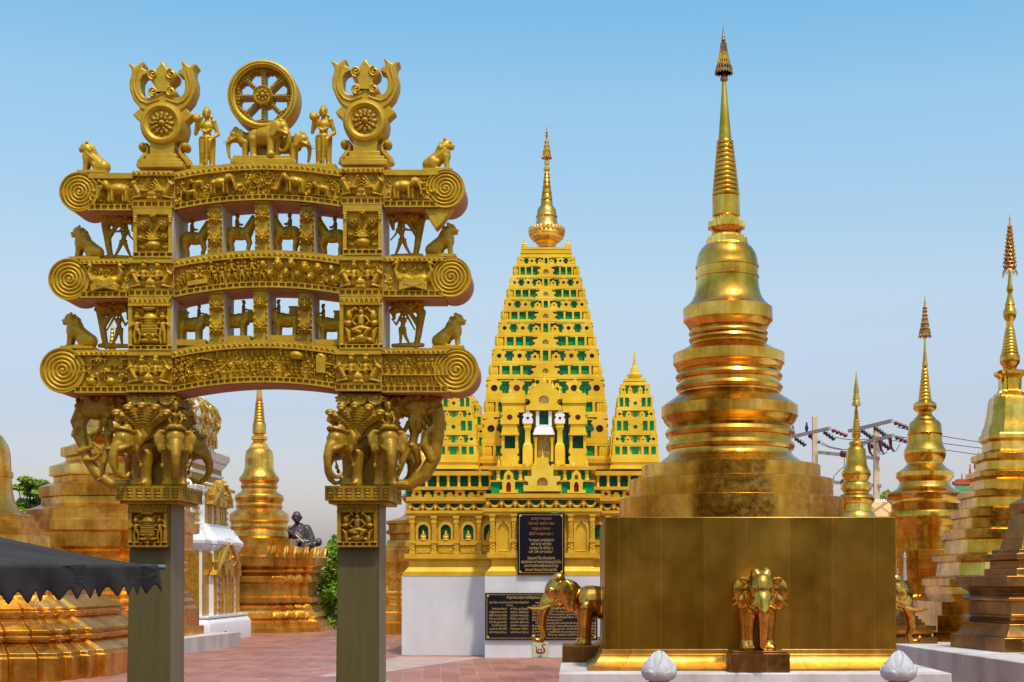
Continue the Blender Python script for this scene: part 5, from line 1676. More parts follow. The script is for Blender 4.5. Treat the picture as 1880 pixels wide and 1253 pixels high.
mb.lathe(prof_px([(419, 24), (424, 30), (429, 32.5), (432, 33), (435, 31.5), (436, 30), (438.5, 30), (440, 26), (443, 25.5), (445, 21), (448, 19.5), (450, 17), (456, 16.5)], DT), (TX, DT, 0), 48)
for k in range(26):
    t = 2 * PI * k / 26
    mb.ell((TX + math.cos(t) * 30 / F * DT, DT + math.sin(t) * 30 / F * DT, wz(425, DT)), (.052, .052, .1), None, 8, 6)
mb.build('lotus_ring', M_GOLDW, tower)

# ---------------------------------------------------------------- upper portal on the tower front
DQ = 30.15
kq = DQ / F
cxp = 998.5
Xq = lambda p: wx(p, DQ)
Zq = lambda y: wz(y, DQ)
por = MB()
def qq(x0, x1, yt, yb, d0=0.0, d1=.45, m=0, mirr=True, tx=0.0):
    por.box(Xq(x0), Xq(x1), DQ + d0, DQ + d1, Zq(yb), Zq(yt), m, tx, 0)
    if mirr: por.box(Xq(2 * cxp - x1), Xq(2 * cxp - x0), DQ + d0, DQ + d1, Zq(yb), Zq(yt), m, tx, 0)
qq(921, 1076, 853, 862, -.05, .45, 0, False)
qq(924, 1073, 757, 853, .22, .45, 0, False)         # back wall
qq(921, 964.5, 722, 733, .03); qq(920, 964.5, 733, 740, .0); qq(921, 964.5, 740, 745, .05); qq(922, 964.5, 745.2, 757, .03)
por.plate([(Xq(cxp + a), Zq(754 - b)) for a, b in ((-33, 0), (33, 0), (33, 8), (27, 10), (24, 15), (27, 20), (33, 21), (33, 27), (25, 28), (25, 38), (14, 41), (14, 47), (5, 50), (-5, 50), (-14, 47), (-14, 41), (-25, 38), (-25, 28), (-33, 27), (-33, 21), (-27, 20), (-24, 15), (-27, 10), (-33, 8))], DQ - .08, DQ + .3,
          [[(Xq(cxp) + 9.5 * kq * math.cos(t), Zq(736) + 9 * kq * max(math.sin(t), -.75)) for t in np.linspace(0, 2 * PI, 22)[:-1]]])
for s in (-1, 1):
    for d, y0, hh, rr in ((62, 731, 38, 5.5), (28, 727, 20, 3.5), (16, 713, 18, 3.6)):
        finial(por, (Xq(cxp + s * d), DQ + .1, Zq(y0)), hh * kq, rr * kq)
    X = Xq(cxp + s * 62.5)
    por.plate(off(ogee(17 * kq, 31 * kq), X, Zq(779.5)), DQ - .06, DQ + .3, [off(disc(5.2 * kq), X, Zq(767))])
    por.box(X - 15.5 * kq, X + 15.5 * kq, DQ - .03, DQ + .3, Zq(798), Zq(779.6), 0, 2.5 * kq, 0)
    por.box(X - 17 * kq, X + 17 * kq, DQ - .06, DQ + .3, Zq(799.5), Zq(796))
    for t in (-12.5, 12.5): por.box(X + (t - 2.6) * kq, X + (t + 2.6) * kq, DQ, DQ + .3, Zq(824), Zq(799.6))
    for a, b, e in ((833, 824, 16.5), (838, 833, 14), (846, 838, 17), (853, 846, 15.5)): por.box(X - e * kq, X + e * kq, DQ - .05, DQ + .3, Zq(a) + .0006, Zq(b) - .0006)
    X = Xq(cxp + s * 29.5)
    por.lathe([(.1, 0), (.1, .06), (.075, .09), (.06, .14), (.055, .38), (.075, .42), (.09, .46), (.075, .48), (.1, .53)], (X, DQ + .02, Zq(823)), 4, 0, SQ)
    por.box(X - 9 * kq, X + 9 * kq, DQ - .1, DQ + .25, Zq(854), Zq(823))
    por.box(X - 7 * kq, X + 7 * kq, DQ - .06, DQ + .2, Zq(783), Zq(778))
    for t in (-.18,): pass
    X = Xq(cxp + s * 15)
    por.lathe([(.045, 0), (.045, .05), (.03, .08), (.03, .48), (.04, .52), (.05, .6)], (X, DQ + .0, Zq(853)), 10)
finial(por, (Xq(cxp), DQ + .1, Zq(705)), 26 * kq, 7 * kq)
portal = por.build('upper_portal', M_YEL, tower, angle=30)
mb = MB()
for s in (-1, 1):
    X = Xq(cxp + s * 29.5)
    mb.plate(off(ogee(9.5 * kq, 24 * kq), X, Zq(778)), DQ - .05, DQ + .03, [off(disc(2.8 * kq, 12), X, Zq(768.5))])
    mb.box(Xq(cxp + s * 11.5) - 3 * kq, Xq(cxp + s * 11.5) + 3 * kq, DQ - .02, DQ + .12, Zq(783), Zq(755))
mb.box(Xq(cxp - 14), Xq(cxp + 14), DQ - .05, DQ + .12, Zq(785.5), Zq(780.5))
mb.box(Xq(cxp - 20), Xq(cxp + 20), DQ - .09, DQ + .12, Zq(799), Zq(785.6), 0, 4.5 * kq, .03)
mb.build('white_aedicule', M_WHT, portal)
for s in (-1, 1):
    a, b = sorted((cxp + s * 20, cxp + s * 45.5)); pane(portal, Xq(a), Xq(b), Zq(823), Zq(757), DQ + .19, True)
    a, b = sorted((cxp + s * 40, cxp + s * 46)); pane(portal, Xq(a), Xq(b), Zq(853), Zq(823.2), DQ + .19, True)
    a, b = sorted((cxp + s * 53, cxp + s * 72.5)); pane(portal, Xq(a), Xq(b), Zq(823), Zq(800), DQ + .15, True)
    X = Xq(cxp + s * 62.5)
    mb = MB(); mb.plate(off(disc(6 * kq), X, Zq(767)), DQ + .03, DQ + .04); mb.plate(off(disc(3.4 * kq), Xq(cxp + s * 29.5), Zq(768.5)), DQ - .01, DQ + .0); mb.build('red_inset', M_RED, portal)
pane(portal, Xq(cxp - 8.3), Xq(cxp + 8.3), Zq(780), Zq(755), DQ + .1, True)
mb = MB(); mb.box(Xq(cxp - 11), Xq(cxp + 11), DQ + .06, DQ + .1, Zq(853), Zq(799.5)); mb.build('door', mk_mosaic('gold_door_mosaic', (.16, .09, .02), (.42, .28, .07), 34, .3), portal)
mb = MB(); mb.box(Xq(cxp - 10), Xq(cxp + 10), DQ + .0, DQ + .03, Zq(745), Zq(726)); mb.build('niche_inset', M_LATT, portal)

# ---------------------------------------------------------------- four corner turrets
tp = lambda y: float(np.interp(y, [693, 704, 716, 742, 770, 800, 818, 840, 862], [19, 20, 25, 31, 36, 39, 41, 42.5, 44])) / F * 30.0
for (sx, sy) in ((-1, -1), (1, -1), (-1, 1), (1, 1)):
    cx, cy = TX + sx * 1.99, TY + sy * 1.75
    zz = lambda y: wz(y, 29.85)
    root = MB()
    for a, b, e in ((862, 855, .02), (855, 850, -.03), (850, 840, .01)):
        w = tp(a) + e
        root.box(cx - w, cx + w, cy - w, cy + w, zz(a), zz(b) - .001)
    root.build('turret_base', M_YEL, tower)
    root = MB()
    w = tp(699)
    for a, b, e in ((704, 700, .015), (700, 698, -.01), (698, 693, .01)): root.box(cx - w - e, cx + w + e, cy - w - e, cy + w + e, zz(a), zz(b) - .0006)
    kk = 29.85 / F
    root.lathe([(r * kk, (693 - y) * kk) for y, r in ((693, 9), (690, 9), (688, 13), (684, 14), (682, 9), (680, 8.5), (676, 7.5), (671, 6.5), (668, 5), (666, 3.4), (664, 3.8), (662, 2.8), (660, 3.2), (658, 2.3), (656, 2.7), (654, 1.9), (650, 2), (647, 1.2), (641, 1.4), (638, .2))], (cx, cy, zz(693)), 20)
    root.build('turret_cap', M_YEL, tower, angle=30)
    wsc = [(840, 818, 'B', 1), (818, 797, 'A', 1), (797, 770, 'B', 2), (770, 752, 'A', 1), (752, 727, 'B', 2), (727, 704, 'A', 1)]
    for yb, yt, kd, sm in wsc:
        o = tier(tower, cx, cy, tp(yb), tp(yt), zz(yb), zz(yt), kd, False, sm, 'turret_tier')
# ================================================================== big gilded stupa with elephants
SX, SY = 1.905, 16.6
big = thing('gilded_stupa', 'largest gilded stupa, its round stepped drum standing on a plain tarnished brass cube', 'stupa', (SX, SY, .61))
PZ = .61
mb = MB()
mb.box(-.2, 3.97, 14.42, 18.95, -.02, PZ, 0, .004, .004)
plat = mb.build('platform', M_WHITED, None, bevel=.012, loc=(SX, SY, 0))
tag(plat, 'low whitewashed platform under the largest stupa', 'platform')
hb = 1.605
mb = MB()
mb.box(SX - hb, SX + hb, SY - hb, SY + hb, wz(1194, 15), wz(949.5, 15))
mb.build('brass_cube', M_BRASSD, big, bevel=.008)
mb = MB()
zz = lambda y: wz(y, 14.9)
mb.lathe([(hb + .19, PZ), (hb + .19, zz(1226)), (hb + .17, zz(1224.5)), (hb + .1, zz(1218)), (hb + .055, zz(1206)), (hb + .055, zz(1202.5)), (hb + .03, zz(1202)), (hb + .03, zz(1193))], (SX, SY, 0), 4, 0, SQ)
mb.build('base_moulding', M_GOLDM, big, bevel=.004)
X0 = wx(1341, SY)
lean = Matrix.Identity(4)


def leaned(mb, k=-.0165, z0=2.9):
    mb.v = [(x + k * (z - z0), y, z) for x, y, z in mb.v]
    return mb


def lat(name, rows, mats, par, D, X, n=72, plan=None, k=0.0, z0=0, bevel=0, y=None):
    m = MB()
    m.lathe(prof_px(rows, D), (X, D if y is None else y, 0), n, 0, plan)
    if k: leaned(m, k, z0)
    return m.build(name, mats, par, bevel=bevel)


lat('drum_step', [(857, 161), (858, 163), (884, 163)], M_GOLD, big, SY, X0, 96)
lat('drum_step', [(883, 184.5), (884, 186), (918, 186)], M_GOLD, big, SY, X0, 96)
lat('drum_step', [(917, 202.5), (918, 204), (962, 204)], M_GOLD, big, SY, X0, 96)
K = -.0165
lat('ringed_body', [(562, 70), (562.5, 75), (567, 80), (568, 81.5), (591, 81.5), (592.5, 79.5), (601, 73.5), (604, 72), (606, 67.5), (609, 67), (610.5, 71), (614, 72.5), (617.5, 70.5), (619, 66.5), (620.5, 70), (625, 72.5), (630, 70), (631.5, 67.5), (633, 67.5), (636, 72), (640, 78), (647, 90), (650, 98), (651.5, 101.5), (670, 101.5), (671.5, 99.5), (677, 97), (681, 95), (683, 91.5),
                 (686.5, 90.5), (688, 95.5), (693, 98), (698.5, 95.5), (700, 90.5), (706.5, 90.5), (708, 95.5), (713, 98), (718.5, 95.5), (720, 91), (723, 91), (727, 95), (733, 103), (741, 115), (746.5, 121.5), (748, 124.5), (767, 124.5), (768.5, 122.5), (775, 120), (780, 116), (784, 112), (789.5, 111.5), (791, 116), (797, 118.5), (803.5, 116), (805, 111.5),
                 (813.5, 111.5), (815, 116), (821, 118), (827.5, 115.5), (829, 111.5), (832, 111.5), (838, 114), (843, 121), (850, 130), (856, 138), (860, 142)], M_GOLD, big, SY, X0, 96, None, K, wz(860, SY))
lat('bell', [(449, 34), (451, 40), (458, 47), (468, 53), (478, 55.5), (486, 56), (489, 58), (493, 58), (494, 56.2), (507, 56.4), (508, 58), (512, 58), (513, 56.4), (528, 57.5), (542, 60.5), (552, 65), (559, 71), (564, 76)], M_GOLD, big, SY, X0, 80, None, K, wz(860, SY))
lat('square_terrace', [(396, 22), (398, 23), (408, 23), (409, 33), (420, 34), (421, 29), (425, 26), (432, 25), (434, 30), (438, 31), (439, 36), (453, 38)], M_GOLD, big, SY, X0, 0, redent([(1, .34), (.82, .34), (.82, .58), (.64, .58), (.64, .64)]), K, wz(860, SY))
rw = [(362, 23.6), (363, 25), (397, 25.5), (399, 24), (402, 18)]
ringr = rings(258, 361, 13.6, 24.2, 12, 1.7)
lat('ringed_spire', [(150, 3), (151, 3.4), (200, 7.5), (245, 11), (252, 12), (256, 11.2)] + ringr + rw, M_GOLD, big, SY, X0, 40, None, K, wz(860, SY))
lat('spire_bell', [(126, 1.6), (132, 2), (138, 4), (143, 6.5), (147, 7.2), (149, 6), (151, 3)], M_TIP, big, SY, X0, 24, None, K, wz(860, SY))
lat('spire_tip', [(44, .2), (55, 1), (66, 2.2), (69, 3.2), (71, 2.6), (73, 3.8), (75, 3.8), (77, 2.4), (80, 2.6)], M_TIP, big, SY, X0, 16, None, K, wz(860, SY))
for a, b, r in ((80, 88, 5), (90, 97, 6.6), (99, 108, 9), (110, 120, 11.8), (122, 133, 15.5)):
    m = MB()
    kk = SY / F
    zt, zb, r = wz(a, SY), wz(b, SY), r * kk
    n = 18
    for z, rr, w in ((zt, r * .86, .012), (zb + .01, r, .018)):
        m.lathe([(rr - .008, z - w), (rr, z - w), (rr, z + w), (rr - .008, z + w), (rr - .008, z - w)], (X0, SY, 0), 28)
    for i in range(n):
        t = 2 * PI * i / n
        m.tube([(X0 + math.cos(t) * r * .88, SY + math.sin(t) * r * .88, zt, .008), (X0 + math.cos(t + .1) * r * .98, SY + math.sin(t + .1) * r * .98, zb, .011)], 5)
        m.ell((X0 + math.cos(t) * r, SY + math.sin(t) * r, zb - .012), (.009, .009, .018), None, 6, 4)
    m.tube([(X0, SY, zb - .03, .012), (X0, SY, zt + .03, .012)], 6)
    leaned(m, K, wz(860, SY))
    m.build('tiered_umbrella', M_TIP if b < 100 or b > 130 else M_ORN, big)

# elephants leaning out of the cube
hE = .8
ef = sculpt('half_elephant_front', elephant_prims('down', half=True, legx=(.2, 0), tusk=False, spread=True, head=1.12, wide=.95), .019, M_STAT, it=3, fac=.45, sc=hE * .92)
eo = sculpt('half_elephant_side', elephant_prims('out', half=True, legx=(.2, 0), tusk=False, spread=False, head=1.1, wide=.95), .019, M_STAT, it=3, fac=.45, sc=hE * .92)
tk = MB()
for s in (-1, 1):
    tk.tube([(.8, .12 * s, .66, .044), (.93, .15 * s, .61, .036), (1.07, .17 * s, .61, .026), (1.16, .175 * s, .635, .012)], 10)
tusks = None


def wrinkles(mb, spread):
    for s in (-1, 1):
        for k in range(4):
            z = .93 - .05 * k
            mb.tube([(.56 + .0 * k, s * .19, z - .06, .008), (.66, s * .185, z - .09 - .02 * k, .011), (.78, s * .15, z - .16 - .01 * k, .008)], 6)
        mb.ell((.78, s * .155, .9), (.028, .02, .024)); mb.tube([(.7, s * .165, .93, .008), (.78, s * .17, .945, .012), (.85, s * .14, .92, .008)], 6)
    for k in range(3): mb.tube([(.83 - .0 * k, -.07, 1.0 - .035 * k, .006), (.85, 0, 1.005 - .035 * k, .008), (.83, .07, 1.0 - .035 * k, .006)], 6)
    if spread:
        for s in (-1, 1):
            for k in range(4):
                mb.tube([(.585, s * .2, 1.0 - .07 * k, .012), (.56, s * .3, .99 - .085 * k, .016), (.53, s * .39, .93 - .09 * k, .009)], 6)


for me, loc, rz, spread, lab in (
        (ef, (wx(1391, 14.75), SY - hb - .05, wz(1195, 14.6)), -PI / 2, True, 'gilded elephant with spread ears facing forward from the middle of the brass cube'),
        (eo, (SX - hb - .05, SY, wz(1185.5, 16.6)), PI, False, 'gilded elephant in profile facing left at the left side of the brass cube'),
        (eo, (SX + hb - .1, SY + .1, wz(1188, 16.6)), 0, False, 'mostly hidden gilded elephant, head and trunk peeping out right of the brass cube')):
    o = thing('elephant_statue', lab, 'statue', loc, 'elephants around the largest stupa', rz)
    put(me, 'body', o)
    t2 = MB(); s_ = hE * .92
    t2.v = [(x * s_, y * s_, z * s_) for x, y, z in tk.v]; t2.f = list(tk.f); t2.m = list(tk.m)
    put(t2.mesh('tusks', [M_STAT]), 'tusks', o)
    t2 = MB(); wrinkles(t2, spread); t2.v = [(x * s_, y * s_, z * s_) for x, y, z in t2.v]
    put(t2.mesh('folds', [M_STAT]), 'skin_folds', o)
    zb = PZ - loc[2]
    mb = MB()
    mb.box(-.2, .4, -.29, .29, zb + .205, -.002); mb.box(-.2, .43, -.315, .315, zb + .001, zb + .2045)
    po = put(mb.mesh('pedestal', [M_BROWNG], angle=30), 'pedestal', o)
    b = po.modifiers.new('edge', 'BEVEL'); b.width, b.segments = .006, 2

# ================================================================== other stupas
def stupa(name, lab, X, D, z=0.0):
    return thing('gilded_stupa', lab, 'stupa', (X, D, z), 'gilded stupas of the courtyard')


def chatra(mb, X, D, rows):
    kk = D / F
    for a, b, r in rows:
        mb.lathe([(r * kk * .82, wz(b, D)), (r * kk, wz(b, D)), (r * kk * .92, wz(a, D)), (r * kk * .7, wz(a, D))], (X, D, 0), 20)
        for i in range(12):
            t = 2 * PI * i / 12
            mb.ell((X + math.cos(t) * r * kk, D + math.sin(t) * r * kk, wz(b, D)), (.012, .012, .03), None, 6, 4)


# slim stupa A
D = 30.0; X = wx(1572, D)
o = stupa('', 'slim small gilded stupa with a three-tiered pointed cap in front of the utility poles', X, D)
lat('spire', [(681, .2), (686, .8), (692, 1.4), (697, 1.8), (700, 2.2), (718, 5), (720, 5.4), (722, 4.4), (731, 6.2), (733, 6.6), (735, 5.4), (741, 7.6), (743, 8), (745, 8.6), (746, 3), (748, 2.4), (768, 4.5), (770, 4)] + rings(771, 803, 4.6, 8.2, 7, .7) + [(804, 6), (810, 6), (811, 12), (815, 13.5), (818, 12), (820, 11)], M_GOLD, o, D, X, 32)
lat('bell', [(819, 11), (823, 15), (827, 17.5), (845, 18.6), (855, 20), (862, 23), (867, 26.5), (873, 26.5), (877, 24), (882, 22)], M_GOLD, o, D, X, 40)
lat('ringed_body', [(880, 21), (884, 21.5), (887, 26), (890, 28), (897, 28.5), (901, 26), (904, 23), (907, 24), (910, 30), (914, 33), (920, 33), (924, 31), (926, 28), (931, 28.5), (940, 30), (944, 34), (948, 36), (990, 40), (1060, 46), (1062, 60), (1120, 60), (1121, 70), (1157, 70)], M_GOLD, o, D, X, 48)

# stupa B
D = 26.0; X = wx(1698, D)
o = stupa('', 'round gilded bell stupa with a dark tiered umbrella tip on a needle spire', X, D)
m = MB(); chatra(m, X, D, ((562, 566, 3), (568, 572, 3.6), (574, 579, 4.2), (581, 586, 5), (588, 595, 6.6), (597, 605, 8.4), (607, 618, 11)))
m.tube([(X, D, wz(622, D), .012), (X, D, wz(560, D), .012)], 6)
m.build('tiered_umbrella', M_TIP, o)
lat('spire', [(543, .2), (553, 1.2), (557, 2), (560, 1), (562, 1), (618, 1.3), (622, 1.6), (640, 2.2), (666, 4), (668, 5), (672, 5.4), (676, 4.4)] + rings(677, 736, 5.2, 11.5, 9, .8) + [(737, 14), (742, 20.5), (744, 21), (750, 21), (753, 19.5), (756, 15), (758, 12), (760, 12.5), (765, 15), (768, 19), (771, 20)], M_GOLD, o, D, X, 40)
lat('bell', [(770, 18), (772, 22), (776, 27), (781, 29.5), (795, 30.5), (796, 31.3), (800, 31.3), (801, 30.6), (812, 31.5), (820, 33.5), (826, 37), (828, 37.8), (836, 37.8), (841, 36.5), (846, 34.5), (850, 32)], M_GOLD, o, D, X, 48)
lat('ringed_body', [(849, 32), (853, 32.5), (860, 39), (866, 48), (868, 51.5), (876, 52), (879, 50), (882, 47), (886, 45), (889, 46.5), (893, 47), (897, 50), (903, 60), (906, 68), (908, 70), (916, 70), (920, 68), (923, 64), (926, 61), (932, 60.5), (938, 60), (940, 64), (944, 66), (958, 65.5), (964, 63), (968, 62.5), (973, 62), (984, 60), (1000, 60), (1012, 60)], M_GOLD, o, D, X, 64)
lat('redented_base', [(1010, 58), (1011, 62), (1028, 62), (1030, 58), (1044, 58), (1046, 54), (1058, 53), (1061, 50), (1092, 50), (1095, 55), (1102, 55), (1105, 60), (1120, 60), (1124, 66), (1168, 68)], M_GOLDW, o, D, X, 0, RED3)

# chamfered stupa C
CH = [(1, -.7), (1, .7), (.7, 1), (-.7, 1), (-1, .7), (-1, -.7), (-.7, -1), (.7, -1)]
CHB = [(1, -.55), (1, .55), (.55, 1), (-.55, 1), (-1, .55), (-1, -.55), (-.55, -1), (.55, -1)]
D = 22.8; X = wx(1854, D)
o = stupa('', 'tall many-tiered gilded stupa with chamfered corners and a red and gold flower finial', X, D, PZ)
lat('tiered_body', [(798, 40), (799, 46), (802, 48), (809, 48), (812, 44), (814, 42), (829, 43), (832, 48), (835, 58), (837, 60), (846, 60), (848, 56), (850, 52), (865, 53), (868, 66), (870, 68), (878, 68), (881, 63), (884, 61), (900, 62), (903, 78), (905, 81), (914, 81), (917, 76), (933, 77), (936, 89), (938, 92), (951, 92), (954, 88), (970, 88),
                   (973, 102), (975, 104), (990, 104), (993, 99), (1016, 101), (1019, 118), (1021, 121), (1031, 121), (1034, 112), (1056, 115), (1061, 134), (1063, 137), (1075, 137), (1078, 132), (1090, 133), (1102, 150), (1104, 154), (1126, 154), (1127.5, 163), (1155, 163), (1156.5, 172), (1181, 172)], M_GOLD, o, D, X, 0, CH)
lat('bell', [(728, 27), (731, 32), (737, 34.5), (760, 37), (782, 41), (790, 44.5), (800, 46)], M_GOLD, o, D, X, 0, CHB)
lat('square_terrace', [(681, 20), (683, 26), (689, 26), (692, 22), (696, 18.5), (716, 18.5), (722, 22), (724, 26), (730, 27)], M_GOLD, o, D, X, 0, RED2)
lat('spire', [(394, .2), (400, 1), (404, 2), (407, 1), (412, 2), (416, 3), (420, 1.6), (500, 2), (504, 2.5), (524, 4.2), (530, 6), (533, 6), (537, 4.4), (541, 4), (556, 7.5), (560, 9), (562, 8), (568, 9.6), (571, 11), (573, 12), (580, 12), (584, 10.5), (588, 8.5), (591, 6.2), (602, 6.8)] + rings(603, 650, 7.6, 15, 8, .7) + [(651, 16), (654, 17.6), (664, 18), (668, 17), (673, 13), (677, 12), (684, 12.5)], M_GOLD, o, D, X, 36)
m, m2 = MB(), MB()
for k in range(11):
    y, r = 418 + k * 7.2, 3.4 + k * .82
    kk = D / F
    m.lathe([(r * kk * .5, wz(y + 1.5, D)), (r * kk, wz(y + .8, D)), (r * kk * .9, wz(y - 1, D)), (r * kk * .4, wz(y - 1.6, D))], (X, D, 0), 16)
    for i in range(9):
        t = 2 * PI * i / 9 + k
        m.ell((X + math.cos(t) * r * kk * 1.05, D + math.sin(t) * r * kk * 1.05, wz(y - 1.5, D)), (.012, .012, .02), None, 6, 4)
        m2.ell((X + math.cos(t + .3) * r * kk * .8, D + math.sin(t + .3) * r * kk * .8, wz(y + 3, D)), (.014, .014, .022), None, 6, 4)
rg = random.Random(2)
for i in range(40):
    t = rg.uniform(0, 2 * PI)
    m.tube([(X + math.cos(t) * .1, D + math.sin(t) * .1, wz(496, D), .006), (X + math.cos(t + .3) * .125, D + math.sin(t + .3) * .125, wz(rg.uniform(499, 510), D), .003)], 4)
m.build('flower_finial', M_ORN, o); m2.build('red_blossoms', M_RED, o)

# dull brown stupa at the right edge
Xd, Yd = 6.52, 19.5
o = thing('copper_stupa', 'dull coppery square stupa with deep cornices, cut off by the photo edge', 'stupa', (Xd, Yd, PZ))
dz = lambda y: wz(y, 18.9)
rowsD = [(1198, .86), (1170, .86), (1169, .8), (1152, .72), (1146, .72), (1143, .66), (1136, .7), (1132, .74), (1129, .66), (1106, .66), (1104, .72), (1100, .74), (1093, .7), (1090, .66), (1080, .74), (1076, .8), (1058, .8), (1057, .5), (1044, .5), (1043, .44), (1029, .44), (1027, .5), (1016, .5), (1015, .42), (1008, .42), (1006, .34), (985, .3), (970, .27), (940, .2), (935, .24), (920, .24), (910, .12), (780, .01)]
m = MB(); m.lathe([(r, dz(y)) for y, r in rowsD], (0, 0, 0), 0, 0, SQ)
m.xf(Matrix.Translation((Xd, Yd, 0)) @ Matrix.Rotation(.16, 4, 'Z'))
m.build('moulded_body', M_BROWNG, o, bevel=.008)
m = MB()
for w, a, b in ((.24, 1214, 1199), (.2, 1198.5, 1193), (.26, 1192.5, 1178), (.22, 1177.5, 1166)):
    m.box(6.22 - w, 6.22 + w, 18.0 - w, 18.0 + w, wz(a, 18) if a < 1214 else PZ, wz(b, 18))
m.build('corner_pedestal', M_BROWNG, o, bevel=.006)

# little spike chedi behind the right elephant
D = 21.5; X = wx(1661, D)
o = thing('spike_stupa', 'small brown stepped stupa with a thin grey metal spike behind the right elephant', 'stupa', (X, D, PZ))
lat('spike', [(1012, .2), (1017, 2), (1025, 3.2), (1026, 2.4), (1064, 4.2), (1066, 4.4)], M_STEEL, o, D, X, 16)
lat('stepped_body', [(1066, 4), (1066.5, 6), (1070, 6), (1071, 9), (1076, 9), (1077, 12), (1083, 12), (1084, 15), (1090, 15), (1091, 12), (1130, 13), (1131, 20), (1136, 20), (1137, 25), (1141, 25), (1142, 30), (1147, 30), (1148, 46), (1156, 46), (1160, 42), (1166, 38), (1168, 44), (1170, 48), (1181, 48)], M_BROWNG, o, D, X, 0, SQ)

# white platform of the right group
m = MB()
Pp = [(5.48, 14.8), (5.33, 16.3), (4.93, 20.8), (3.9, 33), (16, 33), (16, 14.8)]
ar = [(x, y, -.02) for x, y in Pp], [(x, y, PZ) for x, y in Pp]
m.loft([list(reversed(ar[0])), list(reversed(ar[1]))])
pl2 = m.build('platform', M_WHITED, None, bevel=.012, loc=(9, 20, 0))
tag(pl2, 'long whitewashed platform running back along the right side under the gilded stupas', 'platform')

# stupa E behind the left pillar
D = 31.0; X = wx(206, D)
o = stupa('', 'gilded stupa with broad eight-sided tiers behind the gate pillar next to the canopy', X, D, .34)
lat('spire', [(594, .2), (600, 1.2)] + rings(600, 700, 2, 12, 14, .6) + [(701, 14), (715, 15), (718, 12)], M_GOLDW, o, D, X, 32)
lat('bell', [(716, 22), (722, 30), (745, 36), (770, 42), (782, 50), (790, 58), (792, 64), (804, 66), (808, 60), (818, 56)], M_GOLDW, o, D, X, 0, OCT)
lat('tiered_body', [(815, 56), (822, 70), (825, 80), (827, 82), (841, 82), (844, 74), (850, 74), (856, 88), (860, 99), (862, 100), (878, 100), (880, 93), (889, 93), (896, 112), (898, 116), (916, 116), (918, 112), (930, 113), (938, 132), (940, 136), (959, 136), (960, 144), (978, 144), (980, 138)], M_GOLDW, o, D, X, 0, OCT)
lat('redented_base', [(978, 132), (1006, 132), (1010, 122), (1016, 118), (1030, 118), (1034, 126), (1044, 126), (1048, 118), (1085, 118), (1090, 128), (1098, 128), (1104, 134), (1112, 134), (1118, 142), (1150, 142), (1151, 150), (1171, 150)], M_GOLDW, o, D, X, 0, RED3)
m = MB()
m.loft([[(x, y, z) for x, y in ((-13.5, 28.6), (-8.62, 28.6), (-8.16, 33.0), (-13.5, 33.0))] for z in (-.02, .338)])
tag(m.build('platform', M_WHITED, None, bevel=.01, loc=(-10.5, 31, 0)), 'low white ledge under the stupa behind the left pillar, beside the ornate white shrine', 'platform')
m = MB(); m.box(-8.95, -8.62, 28.9, 29.35, .339, .62); m.box(-8.98, -8.66, 28.95, 29.3, .6205, .7)
tag(m.build('brick_block', M_GOLDW, None, bevel=.006, loc=(-8.8, 29.1, .339)), 'small copper-coloured block on the white ledge just right of the left pillar', 'block')

# stupa F at the far left, nearer
D = 24.0; X = -10.75
o = stupa('', 'broad gilded stupa on a stepped base, mostly hidden by the dark canopy', X, D)
lat('spire', [(560, .2)] + rings(570, 760, 3, 20, 12, .9) + [(762, 24), (785, 25), (787, 18)], M_GOLDW, o, D, X, 32)
lat('bell', [(786, 22), (788, 45), (800, 60), (815, 69), (830, 73), (865, 75), (866, 78), (876, 78), (877, 75), (900, 77), (920, 81), (935, 88), (945, 97)], M_GOLDW, o, D, X, 64)
lat('tiered_body', [(944, 97), (946, 106), (956, 106), (957, 113), (970, 113), (971, 121), (984, 121), (985, 130), (1010, 132), (1020, 150), (1050, 152)], M_GOLDW, o, D, X, 0, OCT)
zf = lambda y: wz(y, 21.6)
m = MB()
m.lathe([(2.95, 0), (2.95, zf(1207)), (2.9, zf(1206)), (2.9, zf(1199)), (2.6, zf(1180)), (2.6, zf(1176)), (2.68, zf(1175.5)), (2.68, zf(1169)), (2.6, zf(1168.5)), (2.6, zf(1164)), (2.66, zf(1163)), (2.66, zf(1158)), (2.3, zf(1136)), (2.3, zf(1132)), (2.36, zf(1131.5)), (2.36, zf(1124)), (2.3, zf(1123.5)), (2.34, zf(1118)), (1.98, zf(1096)), (1.98, zf(1080)), (1.6, zf(1060)), (1.5, zf(1020))], (X, D, 0), 0, 0, redent([(1, .5), (.96, .5), (.96, .64), (.92, .64), (.92, .78), (.88, .78), (.88, .88)]))
m.build('stepped_base', M_GOLDW, o, bevel=.006)

